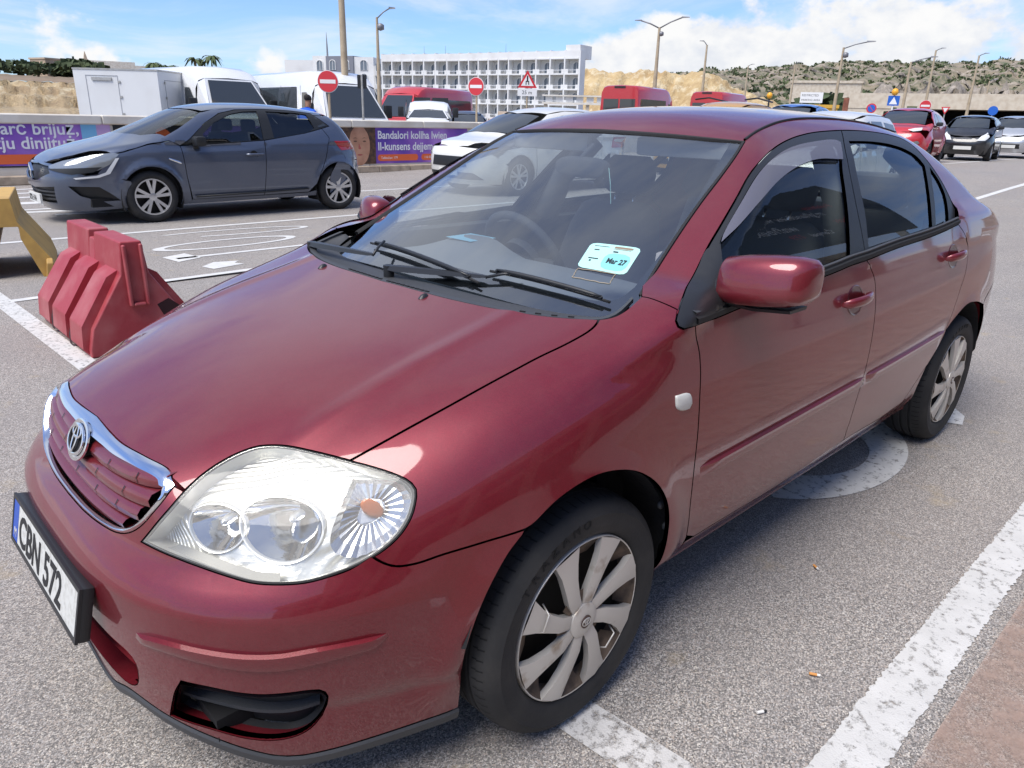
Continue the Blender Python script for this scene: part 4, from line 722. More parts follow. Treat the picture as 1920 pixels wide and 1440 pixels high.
    # --- windscreen with black border
    base = np.array([(-.307, .665, .985), (-.24, .655, .965), (-.17, .45, .958), (-.14, .2, .957), (-.135, 0, .957)])
    wh = outline(wt[::-1], ws[::-1], np.vstack([ws[:1], base])); wso = np.vstack([wh, mir(wh[::-1])[1:-1]]); wso = snap(G, wso)
    win = panel('windscreen', 'windscreen_glass', car, G, Dir((.62, 0, .78)), wso, gap=.004, flange=0, off=.004, step=.02)
    par_ = Dir((.62, 0, .78)); q2 = par_.to2(wso)
    ih = outline(np.array([(-.955, 0, 1.34), (-.965, .25, 1.338), (-.985, .40, 1.33), (-.975, .465, 1.318)]), np.array([(-.975, .465, 1.318), (-.80, .515, 1.232), (-.55, .575, 1.10), (-.36, .607, 1.018)]), np.array([(-.36, .607, 1.018), (-.312, .600, .998), (-.282, .57, .992), (-.245, .45, .995), (-.215, .2, .998), (-.21, 0, .998)]))
    V, Fs, N = panel_data(G, par_, wso, [np.vstack([ih, mir(ih[::-1])[1:-1]])], gap=.004, flange=0, off=.0065, step=.03); mesh('frit_border', V, Fs, 'frit', win, True, N)
    q = dense(np.vstack([wt[::-1], ws[::-1]]), .03); g = grad(G, snap(G, q)); cenw = np.array((-.6, 0, 1.15)); tow = cenw-q; tow /= np.linalg.norm(tow, axis=1, keepdims=True)
    strip_loft('screen_seal', 'rubber', win, [q-g*.004-tow*.002, q+g*.003-tow*.0, q+g*.003+tow*.008, q-g*.002+tow*.012], True, win)
    # stickers on the glass
    stq = np.array([(-.434, .403, 1.082), (-.48, .539, 1.08), (-.381, .564, 1.024), (-.343, .431, 1.031)])
    def on_glass(q, nm, mt, off, par=win, r=.12):
        e = []
        for i in range(4):
            a_, b_, c_ = q[i-1], q[i], q[(i+1) % 4]; e += [b_+(a_-b_)*r, b_+(a_-b_)*r*.3+(c_-b_)*r*.3, b_+(c_-b_)*r]
        o = outline(*[np.array([e[i], e[(i+1) % 12]]) for i in range(12)]); V, Fs, N = panel_data(G, par_, o, gap=0, flange=0, off=off, step=.03); return mesh(nm, V, Fs, mt, par, True, N)
    lic = on_glass(stq, 'licence_disc', 'sticker_mint', .0030)
    sub = lambda u0, u1, v0, v1: np.array([stq[0]*(1-u)*(1-v)+stq[1]*u*(1-v)+stq[2]*u*v+stq[3]*(1-u)*v for u, v in ((u0, v0), (u1, v0), (u1, v1), (u0, v1))])
    on_glass(sub(.42, .93, .32, .92), 'disc_seal', 'sticker_teal', .0026, lic, .3)
    for (u0, u1, v0, v1, mt_) in ((.50, .86, .06, .13, 'ink_brown'), (.10, .40, .10, .12, 'ink_dark'), (.52, .62, .24, .29, 'ink_dark'), (.14, .24, .24, .28, 'ink_dark'), (.12, .32, .58, .62, 'ink_dark'), (.16, .2, .66, .72, 'ink_dark'), (.5, .84, .15, .17, 'ink_brown')): on_glass(sub(u0, u1, v0, v1), 'print_mark', mt_, .0024, lic, .1)
    o_ = sub(.5, .9, .48, .70); g0 = grad(G, o_.mean(0)[None])[0]; org = o_[3]+g0*-.0014
    text('disc_text', 'Mar 27', .030, 'ink_dark', lic, frame_mat(org, o_[2]-o_[3], o_[0]-o_[3]), .0004, sx=.62, bold=.0008)
    s2 = np.array([(-.339, .44, 1.027), (-.373, .54, 1.025), (-.338, .549, 1.005), (-.308, .449, 1.009)])
    for i in range(4):
        a_, b_ = s2[i], s2[(i+1) % 4]; n_s = 9; pts = [a_+(b_-a_)*t+np.random.uniform(-.0016, .0016, 3) for t in np.linspace(0, 1, n_s)]; pts = snap(lambda p: G(p)+.0025, np.array(pts))
        MB().tube(pts, .0011, 4).build('tape_residue', 'residue', win)
    # --- cowl, vents, wipers
    cw = np.vstack([A('cowl')[:-1], [(-.022, 0, .958)]])[::-1]; cw = np.vstack([cw, [(-.186, .668, .962), (-.215, .676, .968), (-.255, .672, .982), (-.292, .665, .994)]]); n = 40
    c1 = rs(dense(cw, .02))[:n]; c1 = np.stack([np.interp(np.linspace(0, 1, n), np.linspace(0, 1, 46), c1.repeat(1, 0)[:, k] if len(c1) == 46 else np.interp(np.linspace(0, 1, 46), np.linspace(0, 1, len(c1)), c1[:, k])) for k in range(3)], 1)
    e_ = np.stack([np.linspace(0, 1, n)]*3, 1); tgt = np.array((-.42, 0, .975)); din = (np.array([(-.5, p[1]*.55, p[2]) for p in c1])-c1); din /= np.linalg.norm(din, axis=1, keepdims=True); din[:, 2] = 0
    wd = .115*(1-np.linspace(0, 1, n)**3*.75)[:, None]
    rings = [c1+din*.005-(0, 0, .012), c1+din*.006-(0, 0, .002), c1+din*.020-(0, 0, .001), c1+din*wd*.30-(0, 0, .004), c1+din*wd*.34-(0, 0, .010), c1+din*wd*.6-(0, 0, .012), c1+din*wd*.95-(0, 0, .010), c1+din*wd*1.4-(0, 0, .02)]
    cowl = strip_loft('cowl_panel', 'grey_plastic', car, rings, False); mirror_obj(cowl, car)
    for j in list(range(-9, 9))+[23, 25, 27, 29]:
        jj = abs(j); p = c1[min(jj, n-2)]; p2 = c1[min(jj+1, n-1)]
        if j < 0 or j >= 0:
            S = np.array((1, -1 if j < 0 else 1, 1)); d_ = din[jj]; a_ = (p*.85+p2*.15)+d_*.012; b_ = (p*.15+p2*.85)+d_*.012
            MB().hexa([a_*S-(0, 0, .003), b_*S-(0, 0, .003), (b_+d_*.006)*S-(0, 0, .003), (a_+d_*.006)*S-(0, 0, .003)], [a_*S+(0, 0, .0006), b_*S+(0, 0, .0006), (b_+d_*.006)*S+(0, 0, .0006), (a_+d_*.006)*S+(0, 0, .0006)]).build('vent_slot', 'void', cowl)
    def wiper(piv, end, b0, b1, knee, bow=.012):
        w = bpy.data.objects.new('wiper', None); link(w, car)
        piv, end, b0, b1, knee = map(np.array, (piv, end, b0, b1, knee))
        MB().loft([[piv+np.array((.016*math.cos(t), .016*math.sin(t), h)) for t in np.linspace(0, 2*math.pi, 13)[:-1]] for h in (-.03, .012, .018)]).build('pivot', 'black_plastic', w, True, 50)
        d = (knee-piv)/np.linalg.norm(knee-piv); sd_ = np.cross(d, (0, 0, 1)); sd_ /= np.linalg.norm(sd_); up_ = np.array((0, 0, 1.)); rr = []
        for t, hw, hh in ((0, .014, .010), (.1, .017, .014), (.5, .014, .012), (.95, .008, .008), (1, .004, .005)):
            c = piv+(knee-piv)*t+up_*.012; rr.append([c-sd_*hw-up_*hh*.6, c+sd_*hw-up_*hh*.6, c+sd_*hw*.7+up_*hh*.5, c-sd_*hw*.7+up_*hh*.5])
        MB().loft(rr).build('arm', 'black_plastic', w, True, 40)
        MB().tube([knee+up_*.010, (knee+end)/2+up_*.016, end+up_*.014], .0045, 6).build('hook', 'black_plastic', w, True)
        bl = np.array([b0+(b1-b0)*t for t in np.linspace(0, 1, 15)]); bl = snap(lambda p: G(p)-.010, bl, 6) if bow else bl; m = MB()
        m.tube(bl, [.004]*15, 5); m.build('rubber_blade', 'rubber', w, True)
        yk = snap(lambda p: G(p)-.019, bl, 6); MB().tube(yk[1:-1], [.003, .005]+[.006]*9+[.005, .003], 6).build('yoke', 'black_plastic', w, True)
        for i in (1, 4, 7, 10, 13): MB().tube([yk[i], bl[i]], .0055, 5).build('claw', 'black_plastic', w)
    wiper((-.150, -.606, .958), (-.205, -.25, 1.005), (-.225, -.37, 1.01), (-.158, .245, .992), (-.128, -.20, .980))
    wiper((-.105, -.085, .962), (-.235, .33, .992), (-.220, .235, .99), (-.285, .600, .965), (-.190, .245, .978))
    # --- wheels
    for x, steer in ((0, 0), (-2.6, 0)):
        for s in (1, -1): build_wheel(car, x, s, .0 if x == 0 else -.01)
    # --- wheel housings, floor, engine block-off
    for x in (0, -2.6):
        for s in (1, -1):
            rg = []
            for y in (.80, .62, .40): rg.append([(x+.352*math.cos(t), s*min(y, .79 if math.sin(t) > .15 else .70 if math.cos(t) > 0 else .765), .31+.36*math.sin(t)) for t in np.linspace(R(-18), R(208), 30)])
            MB().loft(rg, close=False).build('wheel_liner', 'liner', car, True)
            MB().loft([[(x, s*.39, .31)]*30, [(x+.36*math.cos(t), s*.40, .31+.37*math.sin(t)) for t in np.linspace(R(-32), R(212), 30)]], close=False).build('wheel_liner', 'liner', car, True)
            if x == 0:
                for t in (R(150), R(163), R(174)):
                    c = np.array((.345*math.cos(t), s*.792, .31+.352*math.sin(t))); MB().lathe([(.012, 0), (.012, .006), (.006, .01), (.0005, .01)], 'y', 10, (c[0], c[1] if s > 0 else c[1]-.01, c[2])).build('liner_clip', 'grey_plastic', car, True)
    m = MB(); m.box((-2.2, -.72, .215), (-.36, .72, .27)); m.box((.36, -.5, .2), (.74, .5, .26)); m.box((-3.3, -.55, .25), (-2.95, .55, .6)); m.box((-.36, -.36, .22), (.36, .36, .5)); m.box((-2.95, -.36, .22), (-2.2, .36, .5)); m.build('underbody', 'void', car)  # black boxes added inside the underside to block light
    m = MB(); m.box((-.05, -.45, .5), (.42, .45, .66)); m.build('engine_bay_blocker', 'void', car)  # unseen black box added under the hood so the panel gaps stay dark
    m = MB(); m.hexa([(-.30, -.70, .27), (-.20, -.70, .27), (-.20, .70, .27), (-.30, .70, .27)][::1], [(-.30, -.62, .90), (-.22, -.60, .90), (-.22, .60, .90), (-.30, .62, .90)]); m.build('bulkhead', 'void', car)
    # --- cabin
    build_cabin(car)
    return car
mat('tape_black', (.02, .02, .022), .3, bump=(80, .5)); mat('frit', (.012, .013, .015), .25)
VIS = np.array(CV['visor_low'])
def build_wheel(car, x, s, dy):
    w = bpy.data.objects.new('wheel', None); link(w, car); w.location = (x, s*(.0), .298)
    yo = .800+dy; Y = lambda y: s*y
    w.rotation_euler = (0, R(0 if x == 0 else -15), 0)
    def lathe(prof, nm, mt, seg=64, **k): return MB().lathe([(r, Y(y)) for r, y in (prof if s > 0 else prof[::-1])], 'y', seg).build(nm, mt, w, True, **k)
    t0 = yo-.0
    # tyre with grooved tread
    prof = [(.206, t0-.012), (.212, t0+.000), (.222, t0+.007), (.245, t0+.012), (.262, t0+.011), (.266, t0+.013), (.270, t0+.0105), (.282, t0+.004), (.290, t0-.006), (.2955, t0-.018)]
    tr = [(.2975, t0-.028)]
    for g in (.055, .090, .125):
        tr += [(.3, t0-g+.005), (.2925, t0-g+.004), (.2925, t0-g-.004), (.3, t0-g-.005)]
    prof += tr+[(.2975, t0-.152), (.290, t0-.175), (.27, t0-.19), (.21, t0-.185)]
    ty = lathe(prof, 'tyre', 'tyre', 72, auto=40)
    m = MB()
    for k in range(72):                      # sipes across the shoulder
        a0 = 2*math.pi*k/72; a1 = a0+.012; rr = lambda r, y, a: (r*math.cos(a), Y(y), r*math.sin(a))
        q = [(.2985, t0-.046), (.2978, t0-.030), (.2935, t0-.013)]
        for (r0, y0), (r1, y1) in zip(q[:-1], q[1:]):
            m.add([rr(r0+.0008, y0, a0), rr(r0+.0008, y0, a1), rr(r1+.0008, y1, a1+.01), rr(r1+.0008, y1, a0+.01)], [(0, 1, 2, 3) if s < 0 else (3, 2, 1, 0)])
    m.build('tread_sipe', 'tyre_print', ty)
    # steel rim inside
    lathe([(.200, t0-.02), (.185, t0-.05), (.17, t0-.11), (.10, t0-.12), (.0, t0-.12)], 'rim', 'steel_dark', 40)
    # wheel cover: outer ring, dish, eight blades
    cv = bpy.data.objects.new('wheel_cover', None); link(cv, w)
    lathe2 = lambda prof, nm, mt, seg=72: MB().lathe([(r, Y(y)) for r, y in (prof if s > 0 else prof[::-1])], 'y', seg).build(nm, mt, cv, True, auto=45)
    lathe2([(.2075, yo-.012), (.2075, yo+.002), (.2060, yo+.004), (.2035, yo+.003)], 'cover_ring', 'hubcap'); lathe2([(.2034, yo+.003), (.198, yo-.004), (.186, yo-.014), (.180, yo-.03)], 'cover_lip', 'hub_dirt')
    NB = 8
    for k in range(NB):
        a = 2*math.pi*k/NB+R(27.5)
        def pt(r, da, y): return (r*math.cos(a+da), Y(y), r*math.sin(a+da))
        rad = [.030, .050, .085, .125, .165, .2040]; yy = [.007, .011, .014, .013, .011, .0065]
        L0 = [-.38, -.36, -.24, -.185, -.175, -.20]; R0 = [.38, .34, .21, .155, .155, .19]
        sw = [-.20, -.20, -.16, -.08, -.03, 0]
        top_l = [pt(r, l+w_, yo+y-.003) for r, l, w_, y in zip(rad, L0, sw, yy)]; top_m = [pt(r, (l+q)/2+w_, yo+y+.001) for r, l, q, w_, y in zip(rad, L0, R0, sw, yy)]; top_r = [pt(r, q+w_, yo+y-.002) for r, q, w_, y in zip(rad, R0, sw, yy)]
        dn = lambda P_: [(p[0], p[1]-s*.016, p[2]) for p in P_]
        rings = [dn(top_l), top_l, top_m, top_r, dn(top_r)]
        if s > 0: rings = rings[::-1]
        MB().loft(rings, close=False).build('spoke', 'hubcap', cv, True, 50)
        aa = a+math.pi/NB; q = lambda r, da, y: (r*math.cos(aa+da), Y(y), r*math.sin(aa+da)); fc = [(0, 1, 2, 3) if s < 0 else (3, 2, 1, 0)]
        MB().add([q(.200, -.20, yo-.004), q(.200, .20, yo-.004), q(.158, .16, yo-.026), q(.158, -.12, yo-.026)], fc).build('cover_pocket', 'hub_dirt', cv)
        MB().add([q(.080, -.22, yo+.000), q(.080, .06, yo+.000), q(.054, .12, yo+.006), q(.054, -.3, yo+.006)], fc).build('cover_pocket', 'hub_dirt', cv)
    lathe2([(.046, yo+.002), (.044, yo+.012), (.034, yo+.0165), (.020, yo+.0175), (.0008, yo+.0175)], 'hub_dome', 'hubcap', 36)
    lathe2([(.0165, yo+.0165), (.0165, yo+.0195), (.0155, yo+.0198), (.0008, yo+.0198)], 'hub_badge', 'hub_badge', 24)
    for (cx, cz, rx, rz) in ((0, 0, .0138, .0095), (0, .0035, .008, .0042), (0, 0, .0036, .0085)):
        rg = [[((cx+(rx+d)*math.cos(t)), Y(yo+.0199+h), (cz+(rz+d)*math.sin(t))) for t in np.linspace(0, 2*math.pi, 25)[:-1]] for d, h in ((-.0012, 0), (-.0006, .0012), (.0006, .0012), (.0012, 0))]
        MB().loft(rg if s < 0 else rg[::-1], caps=(False, False)).build('badge_ring', 'hubcap', cv, True)
    if x == 0 and s > 0:
        for ang in (24, 226):                # cable ties round two blades
            a = R(ang); c = np.array((.148*math.cos(a), 0, .148*math.sin(a))); tg = np.array((-math.sin(a), 0, math.cos(a))); MB().tube([c+tg*.035+(0, yo-.01, 0), c+tg*.022+(0, yo+.0155, 0), c-tg*.018+(0, yo+.0165, 0), c-tg*.030+(0, yo-.01, 0)], .0022, 5).build('cable_tie', 'hubcap', cv, True)
    if s > 0:                                  # moulded sidewall lettering
        word = 'TRAZANO'; r = .246
        for i, ch in enumerate(word):
            a = R(40+i*8.0); o = np.array((r*math.cos(a), yo+.0118, r*math.sin(a)))
            text('sidewall_letter', ch, .030, 'tyre_print', ty, frame_mat(o, (-math.sin(a), 0, math.cos(a)), (math.cos(a), 0, math.sin(a))), .0012, align='CENTER', sx=1.05, bold=.0006)
    return w
mat('hub_badge', (.09, .055, .045), .5, .3)
def build_cabin(car):
    cb = bpy.data.objects.new('cabin', None); link(cb, car)
    # dashboard
    ys = np.linspace(-.70, .70, 29); rings = []
    prof = [(-.27, .935), (-.40, .945), (-.55, .947), (-.68, .935), (-.76, .905), (-.79, .85), (-.77, .75), (-.70, .60), (-.60, .45)]
    for x, z in prof:
        r = []
        for y in ys:
            bump_ = .055*math.exp(-((y+.36)/.17)**4)*math.exp(-((x+.66)/.10)**2); r.append((x-(.07 if abs(y) < .2 and z < .88 else 0)*.4, y*(.95 if z > .9 else 1), z+bump_-.04*(abs(y)/.7)**4))
        rings.append(r)
    MB().loft(rings, close=False).build('dashboard', 'dash', cb, True, 60)
    # steering wheel
    c = Vector((-.93, -.35, .88)); nrm = Vector((-.88, 0, .47)).normalized(); a = Vector((0, 1, 0)); b = nrm.cross(a).normalized()
    MB().tube([c+(a*math.cos(t)+b*math.sin(t))*.188 for t in np.linspace(0, 2*math.pi, 49)], .0165, 8, caps=False).build('steering_wheel', 'cabin_dark', cb, True)
    m = MB()
    for t in (0, math.pi, -math.pi/2 if b.z > 0 else math.pi/2): m.tube([c-nrm*.02, c-nrm*.015+(a*math.cos(t)+b*math.sin(t))*.18], .02, 6)
    m.lathe([(.085, -.03), (.085, .0), (.06, .02), (.001, .024)], 'z', 20); k = len(m.v)-80
    mm = frame_mat(c, a, b)
    for i in range(k, len(m.v)): m.v[i] = tuple(mm @ Vector(m.v[i]))
    m.build('steering_hub', 'cabin_dark', cb, True, 40)
    MB().tube([c-nrm*.03, (-.6, -.35, .76)], .035, 10).build('steering_column', 'cabin_dark', cb, True)
    def seat(x, y, wd, back, nm):
        s = bpy.data.objects.new(nm, None); link(s, car)
        rbox('cushion', (x-.02, y-wd/2, .34), (x+.50, y+wd/2, .52), 'trim_fabric', s, .05, 3)
        rg = []
        for t, w_, th in ((0, .94, .09), (.15, 1, .11), (.5, 1., .10), (.8, .92, .08), (.95, .8, .06), (1, .6, .03)):
            cx, cz = x-.0-.20*t, .46+.60*t; rg.append([(cx+th*c_*.9, y+wd/2*w_*q_, cz+th*.25*c_) for c_, q_ in [(math.copysign(abs(math.cos(u))**.7, math.cos(u)), math.copysign(abs(math.sin(u))**.5, math.sin(u))) for u in np.linspace(0, 2*math.pi, 25)[:-1]]])
        MB().loft(rg).build('backrest', 'trim_fabric', s, True, 60)
        if back:
            rg = []
            for t, w_, th in ((0, .7, .035), (.15, .95, .05), (.5, 1, .055), (.85, .92, .045), (1, .7, .02)):
                cx, cz = x-.235-.02*t, 1.095+.155*t; rg.append([(cx+th*c_, y+.135*w_*q_, cz) for c_, q_ in [(math.cos(u), math.copysign(abs(math.sin(u))**.6, math.sin(u))) for u in np.linspace(0, 2*math.pi, 21)[:-1]]])
            MB().loft(rg).build('headrest', 'trim_fabric', s, True, 60)
            for q in (-.05, .05): MB().tube([(x-.21, y+q, 1.02), (x-.235, y+q, 1.11)], .006, 6).build('headrest_post', 'chrome_dull', s, True)
        return s
    seat(-1.33, -.36, .50, True, 'front_seat'); seat(-1.33, .36, .50, True, 'front_seat')
    s = bpy.data.objects.new('rear_seat', None); link(s, car)
    rbox('cushion', (-2.30, -.62, .36), (-1.80, .62, .54), 'trim_fabric', s, .05, 3)
    m = MB(); m.loft([[(-2.20, y, .5) for y in (-.62, .62)], [(-2.42, y, 1.0) for y in (-.60, .60)], [(-2.46, y, 1.05) for y in (-.58, .58)], [(-2.66, y, 1.055) for y in (-.58, .58)]], close=False); m.build('backrest', 'trim_fabric', s, True, 40)
    for y in (-.36, .36): rbox('headrest', (-2.55, y-.135, 1.05), (-2.44, y+.135, 1.20), 'trim_fabric', s, .035, 3)
    # floor, inner door cards, headliner, far pillars
    MB().box((-2.7, -.70, .272), (-.3, .70, .30)).build('cabin_floor', 'cabin_dark', cb)
    for sgn in (1, -1):
        m = MB(); m.loft([[(x, sgn*(.755), z) for x in (-.40, -1.40, -2.2)] for z in (.30,)]+[[(x, sgn*.755, .80) for x in (-.40, -1.40, -2.2)], [(x, sgn*.74, .955) for x in (-.40, -1.40, -2.2)], [(x, sgn*.765, .965) for x in (-.40, -1.40, -2.2)]], close=False); m.build('door_card', 'cabin_dark', cb, True, 40)
        MB().tube([(-1.40, sgn*.69, .97), (-1.44, sgn*.625, 1.16), (-1.52, sgn*.51, 1.31)], [.055, .05, .04], 8).build('pillar_trim', 'trim_fabric', cb, True)
        MB().tube([(-1.39, sgn*.70, 1.0), (-1.45, sgn*.62, 1.22)], .012, 6).build('seat_belt', 'cabin_dark', cb, True)
        MB().tube([(-2.50, sgn*.60, 1.05), (-2.46, sgn*.53, 1.22), (-2.3, sgn*.46, 1.30)], [.09, .07, .045], 8).build('pillar_trim', 'trim_fabric', cb, True)
    xs = np.linspace(-.99, -2.3, 10); m = MB(); m.loft([[(x, y, float(Zr(x))-.05-.045*(abs(y)/.5)**2.4) for y in np.linspace(-.5, .5, 11)] for x in xs], close=False); m.build('headliner', 'headliner', cb, True)
    # sun visors, inner mirror, freshener, papers
    for y in (-.30, .30): rbox('sun_visor', (-1.02, y-.19, 1.285), (-.985, y+.19, 1.345) if y > 0 else (-1.02+.03, y+.19, 1.345), 'headliner', cb, .012, 2)
    m = MB(); m.loft([[(-.80+dx, .035+.115*q_*k, 1.245+.034*z_*k) for q_, z_ in [(math.copysign(abs(math.cos(u))**.6, math.cos(u)), math.copysign(abs(math.sin(u))**.7, math.sin(u))) for u in np.linspace(0, 2*math.pi, 25)[:-1]]] for dx, k in ((.022, .6), (.014, .92), (-.005, 1), (-.012, .97))]); m.build('inner_mirror', 'cabin_dark', cb, True, 50)
    MB().tube([(-.79, .035, 1.27), (-.86, .03, 1.315)], .008, 6).build('mirror_stalk', 'cabin_dark', cb, True)
    MB().tube([(-.80, .15, 1.25), (-.795, .165, 1.20), (-.797, .17, 1.14)], .0015, 4).build('hanging_cord', 'sticker_mint', cb)
    MB().hexa([(-.60, -.43, .975), (-.60, -.29, .975), (-.72, -.29, .977), (-.72, -.43, .977)], [(-.60, -.43, .9765), (-.60, -.29, .9765), (-.72, -.29, .9785), (-.72, -.43, .9785)]).build('parking_ticket', 'paper_blue', cb)
SEDAN = build_sedan()
# ================================================================== the place
def gz(x, y):
    return .38*sstep(9, 22, -np.asarray(x, float))*sstep(-40, -12, np.asarray(y, float)+0*np.asarray(x, float))
def node_mat(name):
    m = bpy.data.materials.new(name); m.use_nodes = True; nt = m.node_tree; nt.nodes.clear(); MAT[name] = m
    N = nt.nodes; L = nt.links
    def nd(t, **k):
        n = N.new(t)
        for a, v in k.items():
            if hasattr(n, a) and a not in ('Scale',): setattr(n, a, v)
            else: n.inputs[a].default_value = v
        return n
    return m, nd, L
def asphalt():
    m, nd, L = node_mat('asphalt'); o = nd('ShaderNodeOutputMaterial'); b = nd('ShaderNodeBsdfPrincipled'); L.new(b.outputs[0], o.inputs[0])
    tc = nd('ShaderNodeTexCoord'); P = tc.outputs['Object']
    v = nd('ShaderNodeTexVoronoi'); v.inputs['Scale'].default_value = 290; L.new(P, v.inputs[0])
    sp = nd('ShaderNodeSeparateColor'); L.new(v.outputs['Color'], sp.inputs[0])
    cr = nd('ShaderNodeValToRGB'); e = cr.color_ramp; e.elements[0].position = 0; e.elements[0].color = (.10, .093, .085, 1); e.elements[1].position = 1; e.elements[1].color = (.66, .60, .51, 1)
    for p, c in ((.28, (.19, .178, .165)), (.55, (.32, .295, .272)), (.72, (.40, .335, .28)), (.86, (.46, .44, .42))): q = e.elements.new(p); q.color = (*c, 1)
    L.new(sp.outputs[0], cr.inputs[0])
    v2 = nd('ShaderNodeTexVoronoi'); v2.inputs['Scale'].default_value = 420; L.new(P, v2.inputs[0]); s2 = nd('ShaderNodeSeparateColor'); L.new(v2.outputs['Color'], s2.inputs[0])
    m0 = nd('ShaderNodeMixRGB', blend_type='MULTIPLY'); m0.inputs[0].default_value = .4; L.new(cr.outputs[0], m0.inputs[1]); r0 = nd('ShaderNodeMapRange'); r0.inputs['To Min'].default_value = .35; r0.inputs['To Max'].default_value = 1.45; L.new(s2.outputs[1], r0.inputs[0]); L.new(r0.outputs[0], m0.inputs[2])
    def noise(scale, det=5, rough=.55, dist=0.):
        n = nd('ShaderNodeTexNoise'); n.inputs['Scale'].default_value = scale; n.inputs['Detail'].default_value = det; n.inputs['Roughness'].default_value = rough; n.inputs['Distortion'].default_value = dist; L.new(P, n.inputs[0]); return n.outputs[0]
    def ramp(x, lo, hi, a=0., b_=1.):
        r = nd('ShaderNodeMapRange'); r.inputs['From Min'].default_value = lo; r.inputs['From Max'].default_value = hi; r.inputs['To Min'].default_value = a; r.inputs['To Max'].default_value = b_; L.new(x, r.inputs[0]); return r.outputs[0]
    def mix(f, a, col, bl='MIX'):
        x = nd('ShaderNodeMixRGB', blend_type=bl); L.new(f, x.inputs[0]); L.new(a, x.inputs[1]); x.inputs[2].default_value = (*col, 1); return x.outputs[0]
    c = mix(ramp(noise(1.1, 7, .6), .42, .68, 0, .35), m0.outputs[0], (.20, .188, .183))       # tyre-polished, greyer patches
    c = mix(ramp(noise(4.3, 6, .65), .60, .72, 0, .40), c, (.44, .34, .19))                      # yellow-brown stains
    c = mix(ramp(noise(7.5, 4, .6), .68, .74, 0, .55), c, (.07, .07, .07))                    # oil and gum spots
    c = mix(ramp(noise(.25, 6, .6), .40, .75, 0, .35), c, (.30, .25, .215))
    L.new(c, b.inputs['Base Color']); b.inputs['Roughness'].default_value = .88
    bu = nd('ShaderNodeBump'); bu.inputs['Strength'].default_value = .55; bu.inputs['Distance'].default_value = .0018; iv = ramp(v.outputs['Distance'], 0, .6, 1, 0); L.new(iv, bu.inputs['Height']); L.new(bu.outputs[0], b.inputs['Normal'])
asphalt()
def worn(name, col, lo, hi, scale=26, under=None, rough=.7, crack=True):
    """road paint worn through to the asphalt (holes are real transparency)"""
    m, nd, L = node_mat(name); o = nd('ShaderNodeOutputMaterial'); b = nd('ShaderNodeBsdfPrincipled'); t = nd('ShaderNodeBsdfTransparent'); x = nd('ShaderNodeMixShader')
    tc = nd('ShaderNodeTexCoord'); n = nd('ShaderNodeTexNoise'); n.inputs['Scale'].default_value = scale; n.inputs['Detail'].default_value = 10; n.inputs['Roughness'].default_value = .78; L.new(tc.outputs['Object'], n.inputs[0])
    r = nd('ShaderNodeMapRange'); r.inputs['From Min'].default_value = lo; r.inputs['From Max'].default_value = hi; L.new(n.outputs[0], r.inputs[0])
    n2 = nd('ShaderNodeTexNoise'); n2.inputs['Scale'].default_value = 9; n2.inputs['Detail'].default_value = 8; L.new(tc.outputs['Object'], n2.inputs[0])
    c = nd('ShaderNodeMixRGB'); c.inputs[1].default_value = (*col, 1); c.inputs[2].default_value = (*[q*.68 for q in col], 1); L.new(n2.outputs[0], c.inputs[0]); L.new(c.outputs[0], b.inputs['Base Color']); b.inputs['Roughness'].default_value = rough
    v = nd('ShaderNodeTexVoronoi'); v.inputs['Scale'].default_value = 190; L.new(tc.outputs['Object'], v.inputs[0]); bu = nd('ShaderNodeBump'); bu.inputs['Strength'].default_value = .4; bu.inputs['Distance'].default_value = .0018; bu.invert = True; L.new(v.outputs['Distance'], bu.inputs['Height']); L.new(bu.outputs[0], b.inputs['Normal'])
    L.new(r.outputs[0], x.inputs[0]); L.new(t.outputs[0], x.inputs[1]); L.new(b.outputs[0], x.inputs[2]); L.new(x.outputs[0], o.inputs[0])
worn('road_white', (.70, .685, .65), .35, .47, 30); worn('road_white_old', (.66, .64, .61), .39, .52, 26); worn('road_white_far', (.74, .73, .70), .22, .40, 14); worn('road_red_old', (.52, .36, .28), .30, .75, 9)
# --- ground sheet
xs = np.r_[np.array([-3000, -1500, -700, -400, -250, -160, -110, -80, -60, -50]), np.arange(-44, 8, 2.), np.array([10, 16, 30, 80, 300])]; ys = np.r_[np.array([-3000, -1500, -700, -400, -200, -120, -80, -60, -50]), np.arange(-44, 10, 2.), np.array([14, 30, 90, 300])]
X, Y = np.meshgrid(xs, ys); V = np.stack([X.ravel(), Y.ravel(), gz(X, Y).ravel()], 1); nx = len(xs)
o = mesh('ground', V, [(j*nx+i, j*nx+i+1, (j+1)*nx+i+1, (j+1)*nx+i) for j in range(len(ys)-1) for i in range(nx-1)], 'asphalt', smooth=True); o['kind'] = 'structure'
ROAD = bpy.data.objects.new('road_marking', None); COL.objects.link(ROAD); ROAD['kind'] = 'structure'
def mark(name, pts, mt='road_white', z=.004, sub=None):
    m = MB(); m.add([(x, y, float(gz(x, y))+z) for x, y in pts], [tuple(range(len(pts)))]); p = m.build(name, mt, ROAD)
    if p.data.polygons[0].normal.z < 0: p.data.flip_normals()
    return p
def line(x0, y0, x1, y1, w, mt='road_white', name='lane_line', n=1, z=.004):
    d = Vector((x1-x0, y1-y0, 0)).normalized(); s = Vector((-d.y, d.x, 0))*w/2; m = MB(); rings = []
    for k in range(n+1):
        t = k/n; x, y = x0+(x1-x0)*t, y0+(y1-y0)*t; rings.append([(x+s.x, y+s.y, float(gz(x, y))+z), (x-s.x, y-s.y, float(gz(x, y))+z)])
    m.loft(rings, close=False); p = m.build(name, mt, ROAD)
    if p.data.polygons[0].normal.z < 0: p.data.flip_normals()
